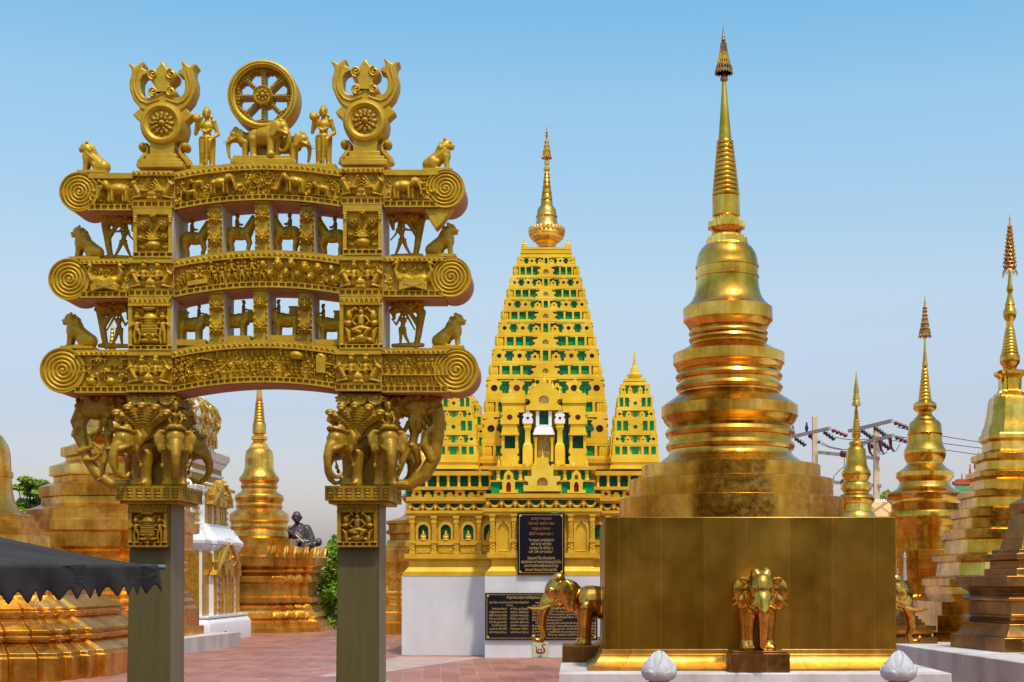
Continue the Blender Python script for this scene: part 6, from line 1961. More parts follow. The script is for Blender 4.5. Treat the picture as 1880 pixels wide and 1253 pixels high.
# stupa G seen through the gate
D = 43.0; X = wx(476, D)
o = stupa('', 'gilded bell stupa on a tall redented base seen through the gate opening', X, D)
lat('spire', [(655, .2), (665, 1.2), (715, 4), (735, 6), (738, 5.5)] + rings(738, 776, 6.4, 10, 7, .6) + [(777, 11), (779, 12), (796, 12.4), (798, 9), (802, 9)], M_GOLDW, o, D, X, 32)
lat('square_terrace', [(800, 10), (802, 13), (808, 13.4), (809, 10.5), (813, 10.5), (815, 13), (818, 13.5), (821, 16), (824, 16.5)], M_GOLDW, o, D, X, 0, RED2)
lat('bell', [(823, 14), (825, 20), (830, 24), (838, 25.5), (858, 26), (866, 28), (872, 31), (877, 35), (878, 36)], M_GOLDW, o, D, X, 56)
lat('ringed_body', [(877, 34), (878, 36), (883, 36), (886, 33), (889, 31.5), (892, 33), (896, 33), (899, 31.5), (903, 32.5), (907, 38), (910, 43), (912, 44), (919, 44), (922, 42), (925, 40.5), (928, 42), (932, 42), (935, 40.5), (938, 44), (942, 50), (944, 53), (957, 53.5), (960, 51), (964, 50.5), (967, 52), (972, 52), (975, 50), (980, 52), (986, 53), (989, 51), (991, 52)], M_GOLDW, o, D, X, 64)
lat('eight_sided_tier', [(990, 62), (1004, 62), (1005, 76), (1019, 76), (1020, 90), (1024, 90)], M_GOLDW, o, D, X, 0, OCT)
lat('redented_base', [(1022, 111), (1024, 114), (1040, 112), (1044, 104), (1048, 108), (1051, 108), (1054, 100), (1060, 105), (1069, 105), (1072, 97), (1094, 97), (1097, 105), (1105, 105), (1108, 99), (1114, 107), (1120, 107), (1124, 112), (1131, 114), (1135, 109), (1140, 118), (1149, 118), (1150, 126), (1164, 127)], M_GOLDW, o, D, X, 0, RED3)
kg = 41 / F
for (cx, cy) in [(a * 113 / F * D, b * 113 / F * D) for a, b in RED3]:
    for t in range(2):
        pts = [(0, 0), (.22, 0), (.2, .12), (.12, .2), (.03, .34), (0, .36)]
        mm = MB(); mm.plate([(-a, b) for a, b in pts], -.03, .03)
        mm.xf(Matrix.Translation((X + cx, D + cy, wz(1024, D) - .03)) @ Matrix.Rotation((0 if t else PI / 2) + (0 if cx > 0 else PI) * (t), 4, 'Z'))
        mm.build('corner_crest', M_GOLDW, o)

# stupa H behind the right pillar
D = 41.0; X = wx(779, D)
o = stupa('', 'gilded stupa mostly hidden between a gate pillar and the yellow tower', X, D)
lat('spire', [(742, .2), (755, 2), (758, 3.5)] + rings(760, 812, 3, 7, 8, .7) + [(813, 9), (825, 10), (828, 7)], M_GOLDW, o, D, X, 24)
lat('bell', [(827, 9), (830, 22), (840, 30), (880, 33), (905, 36), (912, 42), (918, 40), (925, 34), (945, 36), (952, 45), (954, 55), (958, 58)], M_GOLDW, o, D, X, 48)
lat('tiered_body', [(955, 55), (958, 66), (963, 66), (966, 62), (974, 62), (976, 66), (981, 66), (984, 60), (992, 60), (994, 64), (998, 65), (1004, 66), (1012, 76)], M_GOLDW, o, D, X, 0, OCT)
lat('stepped_base', [(1012, 74), (1034, 74), (1035, 71), (1052, 71), (1053, 74), (1062, 74), (1065, 70), (1085, 70), (1088, 74), (1094, 74), (1098, 70), (1108, 70), (1110, 76), (1122, 76), (1124, 80), (1140, 80), (1142, 86), (1163, 86)], M_GOLDW, o, D, X, 0, RED2)
# ================================================================== ornate white shrine
wx0, wy0 = -11.45, 36.6
shr = thing('white_shrine', 'ornate white shrine with gold mosaic panels, curled roof and gold flame-patterned top', 'shrine', (wx0, wy0, 0))
SZ = lambda y: wz(y, 35.4)
def sq(mb, rows, plan=SQ, mat=0):
    mb.lathe([(r, SZ(y) if y < 1170 else -.01) for y, r in rows], (wx0, wy0, 0), 0, mat, plan)
m = MB()
sq(m, [(1171, 2.16), (1146, 2.16), (1142, 2.13), (1137, 2.07), (1136, 2.04), (1135, 2.04)])
sq(m, [(1134.8, 2.09), (1130.5, 2.09)])
m.build('plinth', M_WHT, shr, bevel=.01)
m = MB()
W1 = redent([(1, .62), (.94, .62), (.94, .94)])
sq(m, [(1130.3, 2.0), (1009, 2.0)], W1)
m.build('lower_wall', M_WHT, shr)
m = MB()
sq(m, [(1008.8, 2.03), (1004.5, 2.03), (1004, 2.07), (999.5, 2.07), (999, 2.11), (993.5, 2.12), (990, 2.1), (985, 2.03), (977, 1.97), (976.5, 1.93), (967, 1.88), (966.5, 1.8), (961, 1.8)], W1)
m.build('cornice', M_WHT, shr, angle=18)
m = MB()
sq(m, [(965, 1.72), (906, 1.72)], W1)
sq(m, [(905.8, 1.76), (902, 1.77), (901.8, 1.8), (893, 1.82), (892.8, 1.76), (880, 1.54)], W1)
m.build('upper_wall', M_WHT, shr)
m = MB()
for k in range(30):
    for s in (-1, 1):
        t = -1.9 + 3.8 * k / 29
        for (x, y) in ((t * .95, s * 1.84), (s * 1.84, t * .95)):
            m.ell((wx0 + x * .97, wy0 + y * .97, SZ(890)), (.035, .035, .05), None, 6, 5)
m.build('eave_edging', M_ORN, shr)
m = MB()
for a, b in ((879, 867), (860, 850)):
    sq(m, [(a, 1.46), (b, 1.46)])
    for k in range(26):
        t = -1.46 + 2.92 * k / 25
        for s in (-1, 1):
            m.box(wx0 + t - .025, wx0 + t + .025, wy0 + s * 1.46 - .04, wy0 + s * 1.46 + .04, SZ(a), SZ(b)); m.box(wx0 + s * 1.46 - .04, wx0 + s * 1.46 + .04, wy0 + t - .025, wy0 + t + .025, SZ(a), SZ(b))
m.build('gold_lattice_band', M_ORN, shr)
m = MB()
sq(m, [(866.8, 1.51), (865, 1.54), (862, 1.55), (860.2, 1.5)])
sq(m, [(849.8, 1.5), (845, 1.56), (838, 1.62), (830, 1.68), (826, 1.7), (825, 1.67), (826.5, 1.6), (822, 1.45), (819, 1.36), (805, 1.3)])
m.build('curled_roof', M_WHT, shr)
m = MB()
for k in range(16):
    t = -1.5 + 3.0 * k / 15
    for s in (-1, 1):
        m.ell((wx0 + t, wy0 + s * 1.61, SZ(838)), (.03, .03, .045), None, 6, 5); m.ell((wx0 + s * 1.61, wy0 + t, SZ(838)), (.03, .03, .045), None, 6, 5)
        m.tube([(wx0 + t, wy0 + s * 1.68, SZ(826), .03), (wx0 + t, wy0 + s * 1.71, SZ(822), .012)], 5); m.tube([(wx0 + s * 1.68, wy0 + t, SZ(826), .03), (wx0 + s * 1.71, wy0 + t, SZ(822), .012)], 5)
for k in range(10):
    for r_ in range(3):
        t = -1.2 + 2.4 * k / 9
        m.ell((wx0 + t, wy0 - 1.34, SZ(808 + 4 * r_)), (.03, .02, .03), None, 5, 4); m.ell((wx0 + 1.34, wy0 + t, SZ(808 + 4 * r_)), (.02, .03, .03), None, 5, 4)
m.build('gold_studs', M_ORN, shr)
tpf = [(806, 1.32), (800, 1.36), (790, 1.42), (788, 1.47), (785, 1.43), (770, 1.48), (755, 1.52), (740, 1.48), (725, 1.36), (705, 1.1), (685, .7), (668, .3), (655, .06), (648, .02)]
m = MB(); m.lathe([(r, SZ(y)) for y, r in tpf[3:]], (wx0, wy0, 0), 0, 0, W1); m.build('tower_body', M_WHT, shr)
m = MB(); m.lathe([(r, SZ(y)) for y, r in tpf[:4]], (wx0, wy0, 0), 0, 0, W1)
rg = random.Random(4)
for face in range(4):
    mm = MB()
    for k in range(9):
        t = -1 + 2 * k / 8
        for j in range(3):
            pts = []
            for q in range(7):
                u = q / 6
                y = 788 - 22 * j - 26 * u
                rr = float(np.interp(y, [648, 655, 668, 685, 705, 725, 740, 755, 770, 785, 806], [.02, .06, .3, .7, 1.1, 1.36, 1.48, 1.52, 1.48, 1.43, 1.32]))
                xx = (t * .9 + .09 * math.sin(u * 5 + k * 2 + j)) * rr
                pts.append((xx, -rr * (1 if abs(xx) < .62 * rr else .95) - .015, SZ(y), .085 * (1 - u * .7)))
            mm.tube(pts, 6)
        for j in range(4):
            mm.ell((t * 1.3, -1.4, SZ(804 - 4 * j)), (.07, .04, .06), (0, rg.uniform(-1, 1), 0), 6, 5)
    mm.xf(Matrix.Translation((wx0, wy0, 0)) @ Matrix.Rotation(face * PI / 2, 4, 'Z'))
    m.add(mm.v, mm.f)
m.build('flame_tracery', M_ORN, shr)
# right and front faces: mosaic panels, pilasters, false door
for face, nm in ((0, 'front'), (1, 'right')):
    R = Matrix.Translation((wx0, wy0, 0)) @ Matrix.Rotation(face * PI / 2, 4, 'Z')
    h0, h1 = SZ(1128), SZ(1012)
    m = MB()
    if face == 0:
        m.box(-1.1, 1.1, -1.9, -1.87, h0, h1); m.box(1.2, 1.7, -1.79, -1.76, h0, h1); m.box(-1.7, -1.2, -1.79, -1.76, h0, h1)
    else:
        m.box(-1.76, -1.22, -1.79, -1.76, h0, h1); m.box(1.22, 1.76, -1.79, -1.76, h0, h1)
        for x in (-1.05, -.62, -.38, .38, .62, 1.05): m.box(x - .07, x + .07, -1.92, -1.87, h0, h1)
        m.box(-.12, .12, -1.93, -1.87, h0, h1)
        for x in (-.62, .62):
            for k in range(6): m.ell((x - .12, -1.9, h0 + (h1 - h0) * (.08 + .13 * k)), (.05, .03, .05), None, 8, 6); m.ell((x + .12, -1.9, h0 + (h1 - h0) * (.08 + .13 * k)), (.05, .03, .05), None, 8, 6)
    m.xf(R @ Matrix.Diagonal((1.064, 1.064, 1, 1))); m.build('gold_mosaic_panel', M_ORN, shr)
    m = MB()
    for s in (-1, 1):
        m.box(s * 1.45 - .06, s * 1.45 + .06, -1.64, -1.6, SZ(960), SZ(910))
        for x in (.5, .72, 1.0): m.box(s * x - .05, s * x + .05, -1.76, -1.7, SZ(960), SZ(910))
        for k in range(5): m.ell((s * 1.3, -1.63, SZ(955 - 11 * k)), (.04, .03, .05), None, 6, 5); m.ell((s * 1.6, -1.63, SZ(955 - 11 * k)), (.04, .03, .05), None, 6, 5)
    m.box(-.14, .14, -1.78, -1.7, SZ(962), SZ(900))
    m.xf(R); m.build('gold_window_strip', M_ORN, shr)
    for (zc, wv, hv, dd) in ((1052, 1.35, 66, -2.1), (922, 1.1, 46, -1.95)):
        k = hv * 35.4 / F
        m = MB()
        half = [(0, 1.0), (.1, .86), (.24, .98), (.3, .74), (.46, .86), (.5, .6), (.7, .62), (.74, .36), (.95, .3), (.9, .08), (1.0, -.06), (.72, -.1), (.66, .14), (.5, .34), (.36, .2), (.3, -.05), (.14, -.12), (.06, .1)]
        z0 = SZ(zc)
        pts = [(-x * wv, z0 + z * k) for x, z in half] + [(x * wv, z0 + z * k) for x, z in reversed(half[1:])]
        m.plate(list(reversed(pts)), dd, dd + .16)
        for s in (-1, 1):
            m.tube([(s * wv * .85, dd + .06, z0, .07), (s * wv * .6, dd + .02, z0 + .3 * k, .08), (s * wv * .35, dd, z0 + .6 * k, .07), (s * wv * .1, dd, z0 + .85 * k, .05)], 7)
            m.box(s * wv * .86 - .1, s * wv * .86 + .1, dd + .12, -1.7, z0 - .05 * k, z0 + .55 * k)
        for q in range(12): m.ell((rg.uniform(-.6, .6) * wv, dd, z0 + rg.uniform(.2, .7) * k), (.06, .05, .07), (0, rg.uniform(-1, 1), 0), 6, 5)
        m.box(-.4 * wv, .4 * wv, dd + .12, -1.6, z0 + .35 * k, z0 + .5 * k)
        m.xf(R); m.build('serpent_pediment', M_ORN, shr)
m = MB()
m.box(wx0 + 2.2, wx0 + 2.235, wy0 - .9, wy0 - .8, SZ(1169), SZ(1160))
m.build('drain_hole', M_BLACK, shr)

# ================================================================== seated monk statue
DM = 47.0
km = DM / F
mk_ = lambda x, y, d=0: (x - 546, d, 1022 - y)
J = {'head': mk_(546, 951, -6), 'neck': mk_(547, 963, -2), 'chest': mk_(548, 981, 0), 'pelvis': mk_(548, 1008, 2), 'shL': mk_(532, 971, 0), 'shR': mk_(564, 971, 0), 'elbL': mk_(527, 992, -4), 'handL': mk_(543, 999, -18), 'elbR': mk_(571, 990, -2), 'handR': mk_(556, 995, -20),
     'kneeL': mk_(532, 1012, -26), 'footL': mk_(536, 1046, -22), 'kneeR': mk_(572, 1002, -22), 'footR': mk_(586, 999, -14)}
hp = human_prims(J, 122) + [E(mk_(546, 950, -6), (8.6, 9, 11)), E(mk_(546, 953, -15), (1.6, 2, 2.2)), T((*mk_(541, 947, -14), 1.4), (*mk_(551, 947, -14), 1.4)), T((*mk_(543, 957.5, -14), 1.0), (*mk_(549, 957.5, -14), 1.0)), E(mk_(537, 951, -5), (1.6, 2, 3.4)), E(mk_(555, 951, -5), (1.6, 2, 3.4))]
body = sculpt('monk_body', hp + [E(mk_(588, 996, -14), (6, 6, 8)), E(mk_(580, 1003, -14), (5, 5, 5)), T((*mk_(566, 1000, -14), 6), (*mk_(586, 999, -14), 4.5))], 1.3, M_BRONZE, it=2, fac=.35, sc=km)
robe = sculpt('monk_robe', [T((*mk_(548, 974, 3), 15), (*mk_(550, 992, 2), 18), (*mk_(550, 1012, 0), 21)), T((*mk_(563, 972, 0), 9), (*mk_(571, 990, -3), 9), (*mk_(572, 1010, -8), 9), (*mk_(573, 1030, -8), 8)),
                            T((*mk_(528, 974, -6), 4), (*mk_(545, 984, -14), 5), (*mk_(562, 1000, -18), 6)), T((*mk_(534, 1010, -8), 14), (*mk_(534, 1012, -24), 11), (*mk_(536, 1042, -22), 10)), T((*mk_(560, 1010, -8), 13), (*mk_(566, 1006, -22), 10)), E(mk_(550, 1016, -6), (26, 18, 10)),
                            T((*mk_(562, 978, -9), 1.5), (*mk_(566, 1000, -10), 1.5), (*mk_(568, 1028, -12), 1.5)), T((*mk_(556, 976, -11), 1.5), (*mk_(558, 992, -14), 1.5))], 1.3, M_BRONZE, it=2, fac=.35, sc=km)
o = thing('monk_statue', 'dark bronze statue of a seated bald monk in robes beyond the gate opening', 'statue', (wx(546, DM), DM, wz(1022, DM)))
put(body, 'person', o); put(robe, 'robe', o)
m = MB()
m.tube([(*[v * km for v in mk_(549, 992, -19)], .022), (*[v * km for v in mk_(550, 1006, -20)], .022), (*[v * km for v in mk_(552, 1026, -22)], .022)], 6)
m.tube([(*[v * km for v in mk_(536, 995, -20)], .02), (*[v * km for v in mk_(552, 992, -21)], .02), (*[v * km for v in mk_(570, 994, -18)], .02)], 6)
put(m.mesh('cane', [M_STEEL]), 'cane', o)
m = MB(); m.box(-.42, .42, .1, .5, -.4, .75); m.box(-.6, .6, -.6, .6, -wz(1022, DM), -.4)
b_ = put(m.mesh('seat', [M_BRONZE], angle=0), 'seat', o)

# ================================================================== plaques and card
def text(s, size, loc, mat, name, par, align='CENTER', w=None, stretch=1.0):
    c = bpy.data.curves.new('t', 'FONT')
    c.body, c.size, c.align_x, c.align_y = s, size, align, 'CENTER'
    c.extrude = .002
    c.resolution_u = 2
    ob = bpy.data.objects.new('t', c)
    COL.objects.link(ob)
    dg = bpy.context.evaluated_depsgraph_get()
    me = bpy.data.meshes.new_from_object(ob.evaluated_get(dg))
    bpy.data.objects.remove(ob); bpy.data.curves.remove(c)
    if len(me.vertices) == 0:
        return None
    xs = [v.co.x for v in me.vertices]
    k = stretch
    if w:
        k = w / max(1e-6, max(xs) - min(xs))
    me.transform(Matrix.Rotation(PI / 2, 4, 'X') @ Matrix.Diagonal((k, 1, 1, 1)))
    me.materials.clear(); me.materials.append(mat)
    return put(me, name, par, Vector(loc) - wloc(par))


def plaque(nm, lab, x0, x1, yt, yb, D, th):
    X0, X1, z0, z1 = wx(x0, D), wx(x1, D), wz(yb, D), wz(yt, D)
    o = thing(nm, lab, 'plaque', ((X0 + X1) / 2, D, z0))
    m = MB(); m.box(X0, X1, D, D + th, z0, z1)
    m.build('stone_slab', M_BLACK, o, bevel=.006)
    m = MB()
    b = 3.2 * D / F
    t = .007
    m.box(X0 + b, X1 - b, D - .003, D, z1 - b - t, z1 - b); m.box(X0 + b, X1 - b, D - .003, D, z0 + b, z0 + b + t)
    m.box(X0 + b, X0 + b + t, D - .003, D, z0 + b + t + .0005, z1 - b - t - .0005); m.box(X1 - b - t, X1 - b, D - .003, D, z0 + b + t + .0005, z1 - b - t - .0005)
    for x in (X0 + b * 1.6, X1 - b * 1.6):
        for z in (z0 + b * 1.6, z1 - b * 1.6): m.lathe([(.03, 0), (.02, .01), (.03, .011), (.012, .016)], (0, 0, 0), 4); m.xf(Matrix.Translation((x, D - .001, z)) @ Matrix.Rotation(PI / 2, 4, 'X') @ Matrix.Rotation(PI / 4, 4, 'Z'), len(m.v) - 16)
    m.build('gold_border', M_TXT, o)
    return o


D1 = DP - .06
k1 = D1 / F
o = plaque('stone_plaque', 'tall black stone plaque with gold and copper lettering on the yellow tower porch', 950, 1036.5, 942, 1055.5, D1, .2)
for s, y, wd, mt, sz in (('យេ ធម្មា ហេតុប្បភវា', 952.5, 37, M_TXTR, 5.6), ('តេសំ ហេតុំ តថាគតោ អាហ', 961.5, 48, M_TXTR, 5.8), ('តេសញ្ច យោ និរោធោ', 971, 34, M_TXTR, 5.6), ('ឯវំវាទី មហាសមណោ', 980.5, 44, M_TXTR, 5.8),
                        ('“เย ธมฺมา เหตุปฺปภวา', 992, 47, M_TXT, 5.4), ('เตสํ เหตุํ ตถาคโต', 999, 37, M_TXT, 5.4), ('เตสญฺจ โย นิโรโธ จ', 1006.5, 43, M_TXT, 5.4), ('เอวํ วาที มหาสมโณ”', 1013.5, 45, M_TXT, 5.4),
                        ('ธรรมเหล่าใด เกิดแต่เหตุ', 1025, 50, M_TXT, 6.2), ('พระตถาคต กล่าวเหตุแห่งธรรมเหล่านั้น', 1032, 73, M_TXT, 6.2), ('และความดับของธรรมเหล่านั้น', 1039, 62, M_TXT, 6.2), ('พระมหาสมณะมีวาทะอย่างนี้', 1046.5, 58, M_TXT, 6.2)):
    text(s, sz * k1 * 1.25, (wx(993.5, D1), D1 - .002, wz(y, D1)), mt, 'lettering', o, 'CENTER', wd * k1)
D2 = DP - .05
k2 = D2 / F
o = plaque('stone_plaque', 'wide black stone plaque with small gold lettering on the white base, behind the left elephant', 890.5, 1097, 1089, 1175.5, D2, .06)
text('คำบูชาพระธาตุมหาเจดีย์พุทธคยา', 7.4 * k2, (wx(930, D2), D2 - .002, wz(1097.5, D2)), M_TXT, 'lettering', o, 'LEFT', 62 * k2)
text('นะโม ตัสสะ ภะคะวะโต อะระหะโต สัมมาสัมพุทธัสสะ', 5.4 * k2, (wx(898, D2), D2 - .002, wz(1106.5, D2)), M_TXT, 'lettering', o, 'LEFT', 73 * k2)
text('(ว่า ๓ จบ)', 5.0 * k2, (wx(930, D2), D2 - .002, wz(1111.8, D2)), M_TXT, 'lettering', o, 'LEFT', 11 * k2)
LA = ['สัมพุทธะชะยะมังคะลา', 'เสฏฐะปาทะนะมามิ', 'คันธัง วันทามิ เจติยัง', 'โกวิท ณ ปะถุมัง ปาทัง', 'ปะทะวัง ฐานะปาทัง', 'โย โสโก โลกะวิทู', 'นะมามิ ณ ตัง โลกัง', 'เอสา ธัมมานุภาเวนะ']
LB = ['ยา โยสะ ฐะปิตัญญา', 'ธาตุวะระ ปูชิตัญญา', 'วะรัตตัง พุทธะบูชา', 'สิริสุโข นะมะตังวะโร', 'อะระหัง สุโขทะเก', 'ปะระโต จะ วะนะปะระ', 'โสตถะมะหา วิปัสสะ', 'เมตตะโลกะ ภะวันตุ เต']
for k in range(8):
    y = 1118 + 6.15 * k
    ind = 5 if k in (0, 5) else 0
    text(LA[k], 5.2 * k2, (wx(898 + ind, D2), D2 - .002, wz(y, D2)), M_TXT, 'lettering', o, 'LEFT', (32 - ind) * k2)
    text(LB[k], 5.2 * k2, (wx(937, D2), D2 - .002, wz(y, D2)), M_TXT, 'lettering', o, 'LEFT', 33 * k2)
LC = ['พระธาตุมหาเจดีย์ วิหารพุทธคยาเป็นสถานที่', 'พระบรมธาตุ ประดิษฐานไว้ ณ สถานที่ เป็นที่สักการะ', 'ปวงข้าขอน้อมเคารพ จำพระผู้มีพระภาคเจ้าด้วยใจ', 'และกราบไหว้บูชา ด้วยการอุทิศถวายแด่พระองค์', 'สักการะ บูชาด้วยดอกไม้ ธูปเทียน ให้เป็นมงคล', 'มีผลอานิสงส์ ความเจริญรุ่งเรือง และสมปรารถนา', 'ให้เป็นกุศลแก่ข้าพเจ้าตลอดกาล',
      'อนึ่ง ความปรารถนาใดที่เป็นไปเพื่อประโยชน์', 'ด้วยกุศลผลบุญนี้ ขอจงเป็นพลวปัจจัยให้ข้าพเจ้า', 'พระธรรม และพระสงฆ์ ปกปักรักษาให้พ้นภัย', 'ในสถานที่นี้ ขอให้มีความสุขความเจริญทุกเมื่อ', 'พระบรมสารีริกธาตุ จงบันดาลให้สำเร็จดังประสงค์', 'จนถึงพระนิพพาน']
for k in range(13):
    y = 1107 + 5.35 * k
    ind = 6 if k in (0, 7) else 0
    wd = {6: 55, 12: 26}.get(k, 116)
    text(LC[k], 4.9 * k2, (wx(977 + ind, D2), D2 - .002, wz(y, D2)), M_TXT, 'lettering', o, 'LEFT', (wd - ind) * k2)
D3 = DP - .03
k3 = D3 / F
o = thing('snake_card', 'pale green card with a dark red snake drawing below the wide black plaque', 'sign', (wx(992.5, D3), D3, wz(1207.5, D3)))
m = MB(); m.box(wx(977.5, D3), wx(1007.5, D3), D3, D3 + .025, wz(1207.3, D3), wz(1176.5, D3)); m.build('card', M_CARD, o)
m = MB()
P3 = lambda x, y: (wx(885 + x / 9.895, D3), D3 - .002, wz(1085 + y / 9.895, D3))
pts = [(945, 1003, 2), (975, 1003, 4), (992, 1025, 7), (993, 1065, 10), (985, 1100, 13), (1005, 1130, 14), (1050, 1135, 15), (1105, 1132, 15), (1135, 1105, 15), (1132, 1065, 14), (1105, 1030, 12), (1092, 1000, 11), (1105, 978, 12), (1130, 972, 12), (1168, 984, 4)]
m.tube([(*P3(x, y), r / 9.895 * k3) for x, y, r in pts], 8)
m.tube([(*P3(1050 + 34 * math.cos(t), 1095 + 33 * math.sin(t)), 11 / 9.895 * k3) for t in np.linspace(0, 2 * PI, 17)], 8)
m.v = [(x, D3 - .002 + (y - D3 + .002) * .1, z) for x, y, z in m.v]
m.build('snake_drawing', M_SNAKE, o)
text('งูเล็ก', 4.6 * k3, (wx(992, D3), D3 - .003, wz(1205, D3)), M_INK, 'lettering', o, 'CENTER')
# flood lamp on the porch roof
m = MB(); Xl = wx(1010.5, 28.4); zl = wz(855, 28.4)
m.box(Xl - .075, Xl + .075, 28.33, 28.45, zl + .03, zl + .08, 0, .012, .01); m.box(Xl - .02, Xl + .02, 28.37, 28.41, zl - .02, zl + .03)
tag(m.build('flood_lamp', M_BLACK, None, bevel=.004, loc=(Xl, 28.4, zl)), 'small black flood lamp on the porch roof in front of the tower door', 'lamp')

# ================================================================== lotus bud posts
def lotus(px, py, lab):
    D = 11.0
    o = thing('lotus_post', lab, 'post', (wx(px, D), D, 0), 'lotus bud posts')
    c = (wx(px, D), D, wz(1250, D))
    k = D / F
    m = MB()
    m.lathe([(17 * k, 0), (21 * k, 2 * k), (26 * k, 8 * k), (28.5 * k, 17 * k), (27 * k, 27 * k), (21 * k, 38 * k), (13 * k, 47 * k), (6 * k, 53 * k), (1 * k, 56 * k)], c, 40)
    m.build('bud', M_LOTUS, o, angle=60)
    for ring_, (n, a0, sc_, lift, tipz) in enumerate(((5, -PI / 2, 1.03, 0, 30), (5, -PI / 2 + PI / 5, 1.05, 0, 22), (4, -PI / 2 + .5, 1.0, 0, 47))):
        for i in range(n):
            a = a0 + 2 * PI * i / n
            P = []
            nu, nv = 9, 10
            for jv in range(nv + 1):
                v = jv / nv
                z = (1 + v * tipz + (6 if ring_ == 2 else 0)) * k
                rr = float(np.interp(z / k, [0, 2, 8, 17, 27, 38, 47, 53, 56], [17, 21, 26, 28.5, 27, 21, 13, 6, 1])) * k * sc_ + .0015
                hw = .68 * math.sin(PI * min(.999, .3 + .7 * v) ** 1.15) if v < 1 else 0
                row = []
                for iu in range(nu + 1):
                    u = -1 + 2 * iu / nu
                    aa = a + u * hw
                    r2 = rr + .003 + .012 * (1 - abs(u) ** 3) + .004 * math.exp(-(u * 6) ** 2)
                    row.append((c[0] + math.cos(aa) * r2, c[1] + math.sin(aa) * r2, c[2] + z - .004 * u * u))
                P.append(row)
            m = MB(); m.grid(np.array(P[::-1]))
            ob = m.build('petal', M_LOTUS, o, angle=80)
            s_ = ob.modifiers.new('t', 'SOLIDIFY'); s_.thickness = .006
    m = MB(); m.lathe([(.09, 0), (.09, c[2] - .06), (.1, c[2] - .05), (.1, c[2] - .02), (.075, c[2] + .002)], (c[0], c[1], 0), 24)
    m.build('post', M_LOTUS, o)


lotus(1210, 1222, 'white cement lotus bud post in front of the brass cube, left of the front elephant')
lotus(1650, 1222, 'white cement lotus bud post at the right corner of the brass cube')

# ================================================================== market canopy at lower left
o = thing('canopy', 'charcoal fabric market canopy with a scalloped edge in front of the gate pillar', 'canopy', (-2.9, 6.5, 0))
C_ = Vector((wx(288, 8.0), 8.0, wz(1040, 8.0)))
N_ = Vector((-2.26, 4.2, 1.645))
R1 = Vector((wx(-60, 8.15), 8.15, wz(973, 8.15)))
R2 = Vector((-3.9, 4.2, R1.z - .02))
nu, nv = 40, 16
P = np.zeros((nv + 1, nu + 1, 3))
rg = random.Random(11)
for i in range(nu + 1):
    for j in range(nv + 1):
        u, v = i / nu, j / nv
        p = (C_ * (1 - u) + N_ * u) * (1 - v) + (R1 * (1 - u) + R2 * u) * v
        sag = -.02 * math.sin(PI * v) * (.6 + .4 * math.sin(u * 9)) - .006 * math.sin(u * 21 + v * 5) * (1 - v)
        P[nv - j, i] = (p.x, p.y, p.z + sag)
m = MB(); m.grid(P[:, ::-1])
rf = m.build('roof_cloth', M_CLOTH, o, angle=0)
rf.data.polygons.foreach_set('use_smooth', [True] * len(rf.data.polygons))
s_ = rf.modifiers.new('t', 'SOLIDIFY'); s_.thickness = .004
nsc = 17
cols_ = 17 * 12
P = np.zeros((9, cols_ + 1, 3))
for i in range(cols_ + 1):
    u = i / cols_
    p = C_ * (1 - u) + N_ * u
    ph = (u * nsc) % 1.0
    drop = .112 + .05 * (.6 * (.5 + .5 * math.cos(2 * PI * u * nsc)) + .4 * (1 - abs(math.sin(PI * u * nsc))))
    drop *= 1 if u > .02 else .95
    for j in range(9):
        v = j / 8
        P[j, i] = (p.x + .012 + .014 * math.sin(u * 30 + 2 * v) * v + .006 * math.sin(u * 57 + 1) * v, p.y, p.z + .004 - drop * v)
m = MB(); m.grid(P[:, ::-1])
vl = m.build('scalloped_valance', M_CLOTH, o, angle=0)
vl.data.polygons.foreach_set('use_smooth', [True] * len(vl.data.polygons))
s_ = vl.modifiers.new('t', 'SOLIDIFY'); s_.thickness = .004
m = MB()
d_ = (C_ - N_).normalized()
dn_ = Vector((-.03, 0, -.03)); m.tube([(*(N_ + dn_), .014), (*(C_ + dn_), .014)], 12)
m.tube([(*(C_ + Vector((-.08, 0, -.004))), .015), (*(C_ + Vector((.05, .01, -.006))), .015)], 12)
m.tube([(*(R1 + dn_), .014), (*(R2 + dn_), .014)], 10)
m.tube([(*(C_ + dn_ * 1.3), .012), (*(R1 + dn_ * 1.3), .012)], 10)
m.tube([(R1.x, R1.y, 0, .02), (*R1, .02)], 10); m.tube([(R2.x, R2.y, 0, .02), (*R2, .02)], 10)
m.tube([(N_.x, N_.y, 0, .02), (*N_, .02)], 10)
m.build('pole_frame', M_PIPE, o)
for u in (0.02, .38):
    p = C_ * (1 - u) + N_ * u
    m = MB()
    for dz_ in (-.002, -.06): m.tube([(p.x + .024, p.y - .02, p.z + dz_ + .01, .0025), (p.x + .03, p.y - .36, p.z + dz_ - .006, .0025)], 5)
    m.tube([(p.x + .024, p.y - .02, p.z + .008, .0025), (p.x + .024, p.y - .02, p.z - .05, .0025)], 5)
    m.build('tie_cord', M_WIRE, o)

